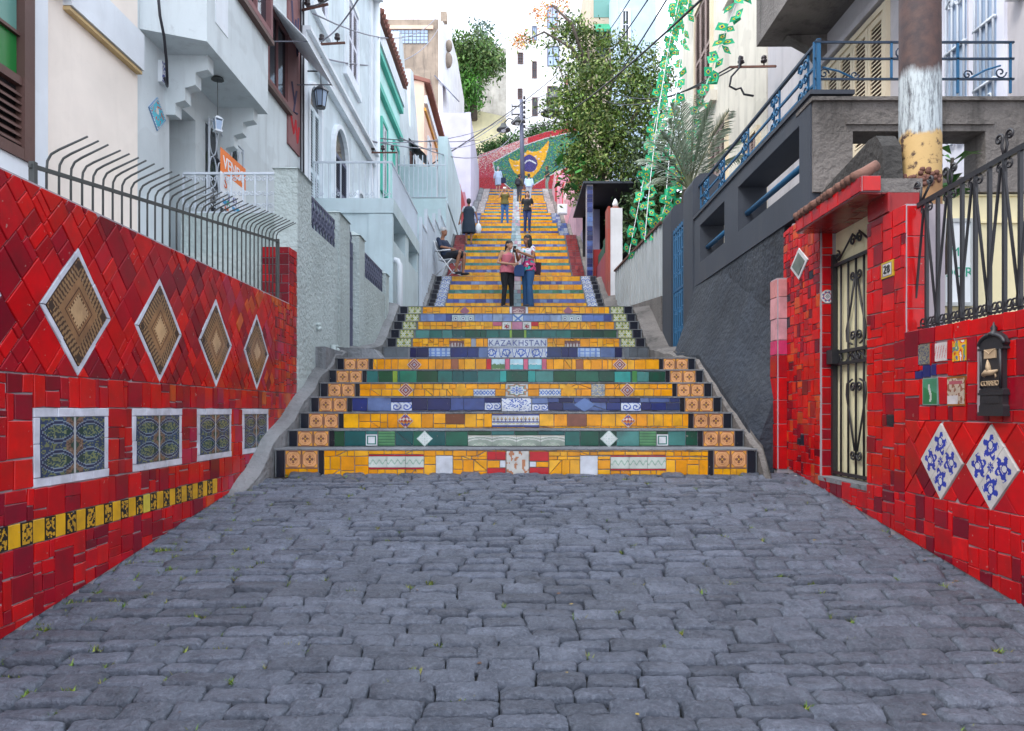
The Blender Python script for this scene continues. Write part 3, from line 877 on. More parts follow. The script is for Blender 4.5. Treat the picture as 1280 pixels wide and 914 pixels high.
    for k in (0, 1, 2):
        cu = cu0 - stp * k
        mb = MB(); q4 = lambda f: [(cu + du * f, cv0), (cu, cv0 - dv * f), (cu - du * f, cv0), (cu, cv0 + dv * f)]
        c0 = (cu, cv0); cor = q4(.97); pn = None
        for e in range(4):
            a, b, d = cor[e], cor[(e + 1) % 4], cor[e - 1]
            m1 = ((a[0] + b[0]) / 2, (a[1] + b[1]) / 2); m2 = ((a[0] + d[0]) / 2, (a[1] + d[1]) / 2)
            mb = MB(); mb.grid(T, inset([c0, m1, a, m2][::1], .0015), 30, 30, pat_tulip, .012); mb.build('diamond_tile', M['tile'], root)
    # pier between gate and fence, gate surround
    num = box_px(1104, 327, 1119, 347)
    for c in cells((4.43, .2, 4.91, EYE + 1.27), [num], .155, .06, rnd, None, .4, .5): put(c)
    for c in cells((4.91, .2, 5.684, sill), [], .15, .07, rnd, None, .3, .5): put(c, pal)
    for c in cells((5.684, .2, 6.45, EYE + 1.6), [], .13, .05, rnd, None, .45, .5):
        put(c, pal + [(.55, .07, .015), (.5, .03, .012)], [(-.08, -1, EYE + 1.62 + .08 * 6.05), (-1, -.0, 6.44)])
    mb = MB()
    cu, cv = (px(990, X) + px(1012, X)) / 2, (zx(990, 330, X) + zx(1012, 330, X)) / 2
    w, h = abs(px(990, X) - px(1012, X)) / 2, .135
    q = lambda f: [(cu - w * f, cv), (cu, cv - h * f), (cu + w * f, cv), (cu, cv + h * f)]
    slab(mb, T, q(1), (.6, .6, .62), .016); mb.build('diamond_border', M['tile'], root)
    mb = MB(); slab(mb, T, q(.72), (.14, .17, .15), .022); mb.build('diamond_panel', M['tile'], root)
    # number tile
    mb = MB(); mb.grid(T, rect_poly(num), 24, 28, lambda u, v: (.55, .36, .03) if max(abs(u), abs(v)) > .76 else ((.06, .08, .3) if max(abs(u), abs(v)) > .68 else (.68, .68, .66)), .014)
    nt_ = mb.build('house_number', M['tile'], root)
    cu, cv = (num[0] + num[2]) / 2, (num[1] + num[3]) / 2; hw, hh = (num[2] - num[0]) / 2, (num[3] - num[1]) / 2
    two = [(-.75, .55), (-.6, .8), (-.3, .8), (-.15, .5), (-.3, .15), (-.75, -.6), (-.12, -.6)]
    def stroke(pts, name):
        b = MB(); b.tube([T(cu - p[0] * hw * .62, cv + p[1] * hh * .62, .0155) for p in pts], .0055, 5); b.build(name, M['iron'], nt_)
    stroke(two, 'digit')
    stroke([(.45 + .26 * math.sin(t), .1 + .34 * math.cos(t) + (.34)) for t in np.linspace(0, 6.28, 11)] + [(.45, .44)] + [(.45 - .3 * math.sin(t), -.24 + .36 * math.cos(t)) for t in np.linspace(0, 6.28, 11)], 'digit')
    # reveals of the gateway: far jamb facing the camera
    TY = plane_y(5.684)
    for c in cells((X + .012, sill, X + .098, lint), [], .15, .08, rnd, None, .45, .5):
        p = inset(rect_poly(c), .0035)
        if p: tiles.append((TY, p, jit(rnd.choice(RED[:4]), .12, rnd)))
    # bright end face of the pier
    TE = plane_y(4.43)
    z = low - .01; 
    for h in (.155, .145, .17, .13, .19): 
        p = inset([(X + .004, z), (X + .125, z), (X + .125, min(z + h, EYE + 1.27)), (X + .004, min(z + h, EYE + 1.27))], .003); z += h
        if p: tiles.append((TE, p, jit((.52, .008, .010), .06, rnd)))
    lay(tiles, root, 285)
    # pink pilaster at the far end
    mb = MB(); mb.box(X - .09, X + .02, 6.36, 6.52, .6, EYE + 1.17); mb.build('pilaster', M['grout'], root)
    z = EYE + 1.16; TP = plane_x(X - .09, -1); TQ = plane_y(6.36)
    for i, h in enumerate((.16, .19, .19, .13, .20, .2, .21, .2, .2)):
        c = [(.62, .26, .26), (.62, .30, .32), (.62, .32, .36), (.58, .04, .14)][i] if i < 4 else jit(rnd.choice(RED[:3]), .1, rnd)
        for TT, p in ((TP, [(6.365, z - h), (6.515, z - h), (6.515, z), (6.365, z)]), (TQ, [(X - .085, z - h), (X - .005, z - h), (X - .005, z), (X - .085, z)])):
            mb = MB(); slab(mb, TT, inset(p, .003), c); mb.build('tile', M['tile'], root)
        z -= h
    # rosette on the far jamb
    mb = MB()
    def pat_ros(u, v):
        d = math.hypot(u, v); a = math.atan2(v, u)
        return (.1, .1, .14) if d < .3 and math.cos(8 * a) > 0 else ((.5, .04, .05) if .45 < d < .75 and math.cos(8 * a) > .5 else ((.08, .1, .25) if .45 < d < .8 and math.cos(8 * a) < -.5 else (.6, .6, .6)))
    rc = at(1033.5, 371, 5.684)
    vs, fs, cs = [], [], []
    for j in range(7):
        for k in range(32):
            r = .052 * j / 6; a = k / 32 * 6.2832; vs.append((rc.x + r * math.cos(a), 5.684 - .013, rc.z + r * math.sin(a)))
    for j in range(6):
        for k in range(32):
            a = (k + .5) / 32 * 6.2832; mb.f.append((j * 32 + k, (j + 1) * 32 + k, (j + 1) * 32 + (k + 1) % 32, j * 32 + (k + 1) % 32)); mb.m.append(0)
            mb.c.append(pat_ros((j + .5) / 6 * math.cos(a), (j + .5) / 6 * math.sin(a)))
    mb.v = vs
    mb.add([(rc.x + .053 * math.cos(k / 32 * 6.2832), y, rc.z + .053 * math.sin(k / 32 * 6.2832)) for y in (5.684 - .0125, 5.68) for k in range(32)], [(k, (k + 1) % 32, 32 + (k + 1) % 32, 32 + k) for k in range(32)], (.5, .5, .5))
    mb.build('rosette_tile', M['tile'], root)
    # lintel of red tiles with a hood of clay tiles
    xo = 2.22
    lb, lt = EYE + 1.405, EYE + 1.505
    mb = MB(); mb.box(xo, 2.34, 4.62, 5.70, lb, lt); mb.build('lintel', M['grout'], root)
    mb = MB(); mb.box(2.341, 2.62, 4.64, 5.70, lb, lt - .01); mb.build('soffit_slab', M['old_concrete'], root)
    TL = plane_x(xo, -1); u = 4.62
    while u < 5.69:
        w = min(rnd.uniform(.13, .2), 5.70 - u)
        mb = MB(); slab(mb, TL, inset([(u, lb), (u + w, lb), (u + w, lt), (u, lt)], .003), jit(rnd.choice(RED[:3]), .1, rnd)); mb.build('tile', M['tile'], root); u += w
    mb = MB(); slab(mb, plane_y(4.62), inset([(xo, lb), (2.34, lb), (2.34, lt), (xo, lt)], .003), (.52, .01, .01)); mb.build('tile', M['tile'], root)
    TU = lambda u, v, n: (u, v, lb - n)
    for c in cells((xo, 4.64, 2.62, 5.70), [], .22, .1, rnd, None, .3):
        mb = MB(); slab(mb, TU, inset(rect_poly(c), .003), jit((.30, .03, .03), .1, rnd)); mb.build('tile', M['tile'], root)
    mb = MB(); mb.box(2.404, 2.6, 4.64, 4.90, EYE + 1.26, lb - .002); mb.build('corbel', paint('red_render', (.25, .01, .012), .7, amt=.2), root)
    mb = MB(); slab(mb, T, inset([(4.62, EYE + 1.275), (4.905, EYE + 1.275), (4.905, lb), (4.62, lb)], .003), (.3, .01, .015)); mb.build('tile', M['tile'], root)
    mb = MB(); mb.prism(plane_x(2.46, -1), [(6.2, EYE + 1.4), (6.2, EYE + 1.68), (5.6, EYE + 1.79), (5.15, EYE + 1.86), (5.02, EYE + 1.885), (4.92, EYE + 1.875), (4.84, EYE + 1.78), (4.81, lt)], -.13, 0)
    mb.build('gable', paint('mouldy_concrete', (.042, .040, .038), .95, (.008, .008, .008), .9, 18, 1.0, .03, vary=.5), root)
    for i in range(15):                         # clay roof tiles along the hood
        y = 4.70 + i * .068; w = rnd.uniform(-.012, .012)
        mb = MB(); mb.tube([(xo - .03 + w, y, lt + .012 + w * .5), (xo + .06, y + .01, lt + .05), (xo + .14, y + w, lt + .10)], [.030, .036, .034], 8, None); mb.build('roof_tile', M['clay'], root, True)
    # threshold
    mb = MB(); mb.box(X - .01, X + .5, 4.90, 5.70, sill - .03, sill + .006); mb.build('threshold', M['cement'], root)
    return sill, lint
SILL, LINT = right_wall()

def spiral(c, ax, ay, r, turns=1.35, a0=0, sgn=1, n=16, r1=.18):
    c, ax, ay = Vector(c), Vector(ax), Vector(ay); o = []
    for i in range(n + 1):
        t = i / n; a = a0 + sgn * turns * 2 * math.pi * t; rr = r * (1 - t) + r * r1 * t
        o.append(c + ax * (rr * math.cos(a)) + ay * (rr * math.sin(a)))
    return o
def gate():
    Xg = 2.50; root = thing('iron_gate', 'narrow black wrought iron gate in the red tiled gateway', 'gate', (Xg, 5.3, SILL))
    P = lambda u, v: (Xg, u, EYE + v)
    u0, u1 = 4.93, 5.66; b, m0, m1, t0, t1 = -.505, .36, .45, 1.13, 1.2
    def bar(name, pts, r=.009):
        mb = MB(); mb.tube([P(*p) for p in pts], r, 6); return mb.build(name, M['iron'], root, True)
    for u in (u0, u1): mb = MB(); mb.box(Xg - .018, Xg + .018, u - .02, u + .02, EYE + b, EYE + 1.22); mb.build('stile', M['iron'], root)
    for v in (b + .02, m0, m1, t0): mb = MB(); mb.box(Xg - .012, Xg + .012, u0, u1, EYE + v - .012, EYE + v + .012); mb.build('rail', M['iron'], root)
    n = 5
    for i in range(1, n + 1):
        u = u0 + (u1 - u0) * i / (n + 1); bar('bar', [(u, b), (u, t0)], .0085)
    uc = (u0 + u1) / 2
    def scroll(c, r, a0, sgn): 
        mb = MB(); mb.tube([Vector(p) for p in spiral(P(*c), (0, 1, 0), (0, 0, 1), r, 1.3, a0, sgn)], .008, 5); mb.build('scroll', M['iron'], root, True)
    for s in (-1, 1):
        mb = MB(); mb.tube([P(uc + s * .02, .98), P(uc + s * .08, .78), P(uc + s * .15, .6), P(uc + s * .14, .52), P(uc + s * .06, .49)], .008, 5); mb.build('scroll', M['iron'], root, True)
        mb = MB(); mb.tube([P(uc + s * .02, -.3), P(uc + s * .08, -.1), P(uc + s * .15, .12), P(uc + s * .14, .2), P(uc + s * .06, .23)], .008, 5); mb.build('scroll', M['iron'], root, True)
        scroll((uc + s * .05, 1.0), .04, 0 if s < 0 else math.pi, s); scroll((uc + s * .05, .55), .04, 0 if s < 0 else math.pi, -s)
        scroll((uc + s * .05, .17), .04, 0 if s < 0 else math.pi, -s); scroll((uc + s * .05, -.33), .04, 0 if s < 0 else math.pi, s)
        scroll((uc + s * .05, 1.26), .045, 0 if s < 0 else math.pi, -s); scroll((uc + s * .3, 1.2), .04, math.pi / 2, s)
        bar('brace', [(uc + s * .05, 1.31), (uc + s * .28, 1.16)], .008)
        bar('brace', [(uc + s * .04, m1 - .01), (uc + s * .16, m0 + .01)], .007)
        scroll((uc + s * .04, .40), .03, 0 if s < 0 else math.pi, s); scroll((uc + s * .26, .405), .03, 0 if s < 0 else math.pi, s)
    mb = MB(); mb.box(Xg - .06, Xg - .005, 5.56, 5.66, EYE + .36, EYE + .47); mb.build('lock', M['iron'], root)
    mb = MB(); mb.box(Xg + .025, Xg + .04, 4.9, 5.7, SILL, LINT + .02)
    for k in range(1, 5): mb.box(Xg + .023, Xg + .026, 4.9 + k * .16, 4.905 + k * .16, SILL, LINT + .02)
    mb.build('backing_sheet', paint('gate_backing', (.74, .70, .46), .8, (.4, .36, .22), .3), root)
gate()
def right_fence():
    Xf = 2.47; low = EYE + .47; root = thing('iron_fence', 'black wrought iron fence with V bars and scrolls on the right red wall', 'fence', (Xf, 3.3, low))
    rail = lambda d: EYE + 1.26 + (4.3 - d) * .03
    mb = MB(); mb.obox((Xf, 1.5, rail(1.5)), (Xf, 4.42, rail(4.42)), .02, .03); mb.build('top_rail', M['iron'], root)
    mb = MB(); mb.obox((Xf, 1.5, low + .035), (Xf, 4.42, low + .035), .012, .01); mb.build('bottom_rail', M['iron'], root)
    u = 4.33; i = 0
    while u > 1.6:
        z = rail(u)
        mb = MB(); mb.obox((Xf, u, low - .02), (Xf, u, z), .018, .018, (0, 1, 0)); mb.build('bar', M['iron'], root)
        if i % 2 == 0:
            for s in (-1, 1):
                mb = MB(); mb.obox((Xf - .012, u + s * .012, z - .05), (Xf - .012, u + s * .125, low + .04), .011, .011, (0, 1, 0)); mb.build('brace', M['iron'], root)
                for c, r, a0, sg in (((Xf, u + s * .034, z - .045), .027, math.pi / 2, -s), ((Xf, u + s * .036, low + .062), .034, -math.pi / 2, s)):
                    mb = MB(); mb.tube(spiral(c, (0, 1, 0), (0, 0, 1), r, 1.25, a0, sg, 14), .0055, 5); mb.build('scroll', M['iron'], root, True)
            if i % 4 == 2:
                for s in (-1, 1):
                    mb = MB(); mb.tube([(Xf, u, z)] + [(Xf, u + s * .02, z + .06)] + spiral((Xf, u + s * .04, z + .10), (0, 1, 0), (0, 0, 1), .03, 1.2, math.pi if s > 0 else 0, -s, 12), .0075, 5); mb.build('scroll', M['iron'], root, True)
        else:
            for s in (-1, 1):
                mb = MB(); mb.tube(spiral((Xf, u + s * .038, low + .062), (0, 1, 0), (0, 0, 1), .034, 1.25, -math.pi / 2, s, 14), .0055, 5); mb.build('scroll', M['iron'], root, True)
        u -= .115; i += 1
    for s in (-1, 1):
        mb = MB(); mb.tube([(Xf, 4.40, rail(4.4)), (Xf, 4.34 + s * .05, rail(4.4) + .1)] + spiral((Xf, 4.36 + s * .07, rail(4.4) + .12), (0, 1, 0), (0, 0, 1), .03, 1.2, 0, s, 12), .008, 5); mb.build('scroll', M['iron'], root, True)
right_fence()
def mailbox():
    X = 2.39; d = px(1238.5, 2.36); root = thing('letter_box', 'ornate black cast iron letter box on the right red wall with tan bird and horn', 'letter box', (X, d, EYE - .02))
    T = lambda u, v, n: (X - n * .5, d - u * 1.25, EYE + v)
    mb = MB()
    w = .068
    mb.prism(T, [(-w - .006, -.025), (w + .006, -.025), (w + .006, .02), (w, .03), (w, .075), (w + .006, .08), (w + .006, .1), (w - .008, .11), (w - .008, .30), (w, .31), (w + .012, .33), (.06, .365), (.03, .385), (-.03, .385), (-.06, .365), (-w - .012, .33), (-w, .31), (-w + .008, .30), (-w + .008, .11), (-w - .006, .1), (-w - .006, .08), (-w, .075), (-w, .03), (-w - .006, .02)], 0, .06)
    mb.build('body', M['iron'], root)
    mb = MB(); mb.pbox(T, -.05, .05, .115, .255, .06, .064); mb.pbox(T, -.05, .05, .035, .072, .06, .066); mb.build('panel', M['iron'], root)
    for s in (-1, 1):
        mb = MB(); mb.tube([T(s * .058, .11, .062), T(s * .058, .3, .062)], .008, 8); mb.build('pilaster', M['iron'], root, True)
    for a, b, e in ((.076, .088, .07), (-.028, -.01, .072), (.30, .312, .071)):
        mb = MB(); mb.pbox(T, -w - .009, w + .009, a, b, 0, e); mb.build('moulding', M['iron'], root)
    mb = MB(); mb.tube([T(.075 * math.cos(t), .325 + .05 * math.sin(t), .055) for t in np.linspace(0, math.pi, 14)], .012, 6); mb.lathe(T(0, .37, .03), [(.03, 0), (.026, .015), (.012, .025), (.016, .04), (.006, .055), (.002, .07)], 10); mb.build('hood', M['iron'], root, True)
    tan = paint('tan_plaster', (.42, .30, .18), .7, amt=.2, bstr=.2)
    mb = MB(); mb.pbox(T, -.034, .034, .258, .304, .06, .074); mb.tube([T(-.032, .303, .075), T(0, .28, .076), T(.032, .303, .075)], .0022, 4); mb.build('flap', tan, root)
    mb = MB()
    mb.tube([T(-.042, .178, .070), T(-.018, .188, .074), T(.016, .186, .074), T(.046, .196, .070)], [.010, .017, .015, .005], 6)
    mb.tube([T(.0, .188, .074), T(-.008, .218, .074), T(-.014, .252, .070)], [.012, .014, .003], 6)
    mb.tube([T(-.026, .178, .07), T(-.036, .168, .068)], [.006, .003], 6); mb.tube([T(.03, .182, .068), T(.036, .168, .07), T(.03, .16, .068)], [.004, .005, .003], 6)
    mb.build('bird_relief', tan, root, True)
    cu = bpy.data.curves.new('lettering', 'FONT'); cu.body = 'CORREIO'; cu.size = .036; cu.align_x = 'CENTER'; cu.extrude = .003; cu.space_character = .85
    o = bpy.data.objects.new('lettering', cu); COL.objects.link(o)
    text_to_mesh(o, 'lettering', tan, root, Matrix(((0, 0, -1, X - .0345), (-1, 0, 0, d), (0, 1, 0, EYE - .02 + .142), (0, 0, 0, 1))))
def text_to_mesh(o, name, mat, parent, Mx):
    dg = bpy.context.evaluated_depsgraph_get(); dg.update()
    me = bpy.data.meshes.new_from_object(o.evaluated_get(dg)); me.name = name
    cu = o.data; bpy.data.objects.remove(o); bpy.data.curves.remove(cu)
    me.transform(Mx); me.materials.clear(); me.materials.append(mat)
    ob = bpy.data.objects.new(name, me); COL.objects.link(ob)
    if parent is not None:
        ob.parent = parent; ob.location = -WL.get(parent.name, Vector((0, 0, 0)))
    return ob
def text(body, size, mat, parent, Mx, name='lettering', extrude=.002, space=1.0, width=None):
    cu = bpy.data.curves.new(name, 'FONT'); cu.body = body; cu.size = size; cu.align_x = 'CENTER'; cu.extrude = extrude; cu.space_character = space
    o = bpy.data.objects.new(name, cu); COL.objects.link(o)
    return text_to_mesh(o, name, mat, parent, Mx)
mailbox()

# ------------------------------------------------------------------ the tiled stairway
def row_px(d):                                # photo column -> x on a riser at depth d
    return lambda p: (p - CX) * d / F
RISERS = []                                   # (depth, top z) of every step, for feet and kerbs
FAR_HAZE = {'g': [(.05, .24, .22), (.03, .18, .15), (.10, .30, .26), (.05, .2, .1)], 'b': [(.10, .14, .40), (.05, .07, .28), (.2, .28, .5), (.08, .1, .3)]}  # lighter greens and blues for upper flights: haze and overexposure put into the colour
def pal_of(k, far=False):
    if far and k in FAR_HAZE: return FAR_HAZE[k]
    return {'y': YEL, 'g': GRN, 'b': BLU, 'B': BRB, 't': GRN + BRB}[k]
def protos():
    out = {}
    T = plane_y(0)
    for nm, f, n in (('flower_tile', pat_orange, 22), ('floral_tile', pat_floral, 18), ('wave_tile', pat_bluewave, 14)):
        mb = MB(); mb.grid(T, [(-.5, -.5), (.5, -.5), (.5, .5), (-.5, .5)], n, n, f, .012)
        o = mb.build(nm, M['tile']); out[nm] = o.data; bpy.data.objects.remove(o)
    return out
PROTO = protos()
def put_proto(nm, parent, x0, x1, z0, z1, y):
    o = bpy.data.objects.new(nm, PROTO[nm]); COL.objects.link(o); o.parent = parent
    o.location = (( x0 + x1) / 2, y, (z0 + z1) / 2); o.scale = (x1 - x0, 1, z1 - z0)
def fill_row(parent, T, x0, x1, z0, z1, pal, rnd, obs=(), mx=.24, mn=.06, broken=.0, join=None, name='tile'):
    for c in cells((x0, z0, x1, z1), list(obs), mx, mn, rnd, None, .45, .4):
        ps = [rect_poly(c)]
        if rnd.random() < broken:
            p = ps[0]; ps = [[p[0], p[1], p[2]], [p[0], p[2], p[3]]] if rnd.random() < .5 else [[p[0], p[1], p[3]], [p[1], p[2], p[3]]]
        for p in ps:
            p = inset([(u + rnd.uniform(-.002, .002), v + rnd.uniform(-.002, .002)) for u, v in p], .0028)
            if not p: continue
            col = jit(rnd.choice(pal), .12, rnd)
            if join is not None: slab(join, T, p, col)
            else:
                mb = MB(); slab(mb, T, p, col); mb.build(name, M['tile'], parent)
def printed(parent, T, x0, x1, z0, z1, pat, nu=18, nv=18, name='picture_tile', rot=False, thick=.012):
    mb = MB(); w = .0015
    if rot:
        cx, cz, rx, rz = (x0 + x1) / 2, (z0 + z1) / 2, (x1 - x0) / 2, (z1 - z0) / 2
        q = [(cx - rx, cz), (cx, cz - rz), (cx + rx, cz), (cx, cz + rz)]
    else: q = [(x0 + w, z0 + w), (x1 - w, z0 + w), (x1 - w, z1 - w), (x0 + w, z1 - w)]
    mb.grid(T, q, nu, nv, pat, thick); return mb.build(name, M['tile'], parent)
def flat(c): return lambda u, v: c
XW = 1.65
def flight(label, rows, base, end, details, side, rnd, hidden=0):
    """rows: (depth, top z, colour key) of each step; end: depth where the landing behind stops."""
    fl = bpy.data.objects.new('stair_flight', None); COL.objects.link(fl); fl['kind'] = 'structure'; fl['label'] = label
    if not details: rows = [(d, z - (0 if k == 'y' else .024), k) for d, z, k in rows]
    zlow = base
    n = len(rows)
    for i, (d, z, key) in enumerate(rows):
        mb = MB(); XS = 2.07
        mb.box(-XS, XS, d, end, zlow - .012, z - .006)
        nz = .013 if d < 11 else (.010 if d < 16 else .006)
        mb.box(-XS - .004, XS + .004, d - (.014 if d < 16 else .004), end + .002 * i, z - nz, z)
        st = mb.build('step', M['cement'], fl)
        RISERS.append((d, z))
        if i < hidden: zlow = z; continue
        T = plane_y(d); z0, z1 = zlow + .003, z - nz - .001
        det = details[i] if details and i < len(details) else None
        obs = []
        if det is not None:
            for k in det:                     # (kind, px0, px1, frac0, frac1, ...) printed pieces
                X = row_px(d); x0, x1 = X(k[1]), X(k[2]); a, b = z0 + (z1 - z0) * k[3], z0 + (z1 - z0) * k[4]
                f = k[0]
                rot = len(k) > 5 and k[5] == 'rot'
                if rot:
                    rz = (x1 - x0) / 2; cz = (a + b) / 2; a2, b2 = cz - rz, cz + rz
                    if rz > (z1 - z0) / 2 + .02: a2, b2 = z0, z1
                    printed(st, T, x0, x1, a2, b2, f, 16, 16, 'diamond_tile', True, .014)
                    continue                  # laid over the broken yellow pieces round it
                obs.append((x0, a, x1, b))
                cnt = k[5] if len(k) > 5 else 1
                for c in range(cnt):
                    xa, xb = x0 + (x1 - x0) * c / cnt, x0 + (x1 - x0) * (c + 1) / cnt
                    printed(st, T, xa, xb, a, b, f, min(72, max(20, int((xb - xa) / .010))), 20)
            fill_row(st, T, -XW, XW, z0, z1, pal_of(key), rnd, obs, .155 if key == 'y' else .27, .062 if key == 'y' else .12, .10 if key == 'y' else .03)
        else:
            jn = MB()
            ob2 = []
            cw = .12 if d < 20 else .17
            if d > 16:
                ob2 = [(-cw, z0, cw, z1)]
                slabs = cells((-cw, z0, cw, z1), [], .2, .09, rnd, None, .4)
                for c in slabs:
                    p = inset(rect_poly(c), .002)
                    if p: slab(jn, T, p, jit(rnd.choice([(.55, .62, .66), (.45, .58, .62), (.62, .62, .62), (.3, .45, .5), (.55, .35, .42)]), .15, rnd))
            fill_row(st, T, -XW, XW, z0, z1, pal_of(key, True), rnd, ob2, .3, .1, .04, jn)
            jn.build('tile_facing', M['tile'], st, kind='stuff')
        # border tiles at both ends
        jn = MB()
        for s in (-1, 1):
            if side == 'flower':
                slab(jn, T, inset([(s * XW, z0), (s * (XW + .045), z0), (s * (XW + .045), z1), (s * XW, z1)], .002), (.012, .014, .02))
                zz = z0
                if i == 0:
                    zz = z1 - .152
                    for c in cells((min(s * 1.70, s * 1.985), z0, max(s * 1.70, s * 1.985), zz - .004), [], .13, .09, rnd, None, .3):
                        p = inset(rect_poly(c), .002)
                        if p: slab(jn, T, p, jit(rnd.choice(YEL), .1, rnd))
                for k in (0, 1):
                    a, b = s * (1.70 + .1425 * k), s * (1.70 + .1425 * (k + 1) - .004)
                    put_proto('flower_tile', st, min(a, b), max(a, b), zz, z1, d)
                p = inset([(s * 1.988, z0), (s * 2.06, z0), (s * 2.06, z1), (s * 1.988, z1)], .002)
                mb = MB(); slab(mb, T, p, (.012, .016, .026)); mb.build('border_tile', M['tile'], st)
            elif side in ('floral', 'wave'):
                a, b = s * (XW + .03), s * 1.90
                if not (side == 'floral' and i == 0):
                    for k in (0, 1):
                        xa, xb = a + (b - a) * k / 2, a + (b - a) * (k + 1) / 2
                        put_proto(side + '_tile', st, min(xa, xb), max(xa, xb), z0, z1, d)
                    p = inset([(s * 1.92, z0), (s * 2.05, z0), (s * 2.05, z1), (s * 1.92, z1)], .003)
                    mb = MB(); slab(mb, T, p, (.014, .017, .028)); mb.build('border_tile', M['tile'], st)
                else:
                    for c in cells((min(s * 1.68, s * 2.05), z0, max(s * 1.68, s * 2.05), z1), [], .2, .1, rnd, None, .3):
                        p = inset(rect_poly(c), .003); slab(jn, T, p, jit((.14, .16, .18), .2, rnd))
            else:
                c3 = {'red': [(.30, .05, .05), (.36, .07, .07), (.24, .04, .05)], 'blue': [(.2, .28, .5), (.4, .45, .55), (.1, .15, .4)], 'pale': [(.56, .50, .47), (.48, .44, .42), (.6, .56, .54)]}[side]
                for c in cells((min(s * 1.69, s * 2.05), z0, max(s * 1.69, s * 2.05), z1), [], .2, .09, rnd, None, .4):
                    p = inset(rect_poly(c), .003)
                    if p: slab(jn, T, p, jit(rnd.choice(c3), .12, rnd))
                if side != 'blue':            # the treads at the ends carry the same tiles
                    TZ = lambda u, v, n, z=z: (u, v, z + n)
                    dn = rows[i + 1][0] if i + 1 < n else d + .3
                    for c in cells((min(s * 1.69, s * 2.05), d - .01, max(s * 1.69, s * 2.05), dn - .01), [], .2, .09, rnd, None, .3):
                        p = inset(rect_poly(c), .003)
                        if p: slab(jn, TZ, p, jit(rnd.choice(c3), .12, rnd))
        if jn.f: jn.build('border_filling', M['tile'], st, kind='stuff')
        zlow = z
    return fl
def rows_of(d0, z0, td, rz, keys): return [(d0 + td * i, z0 + rz * i, k) for i, k in enumerate(keys)]
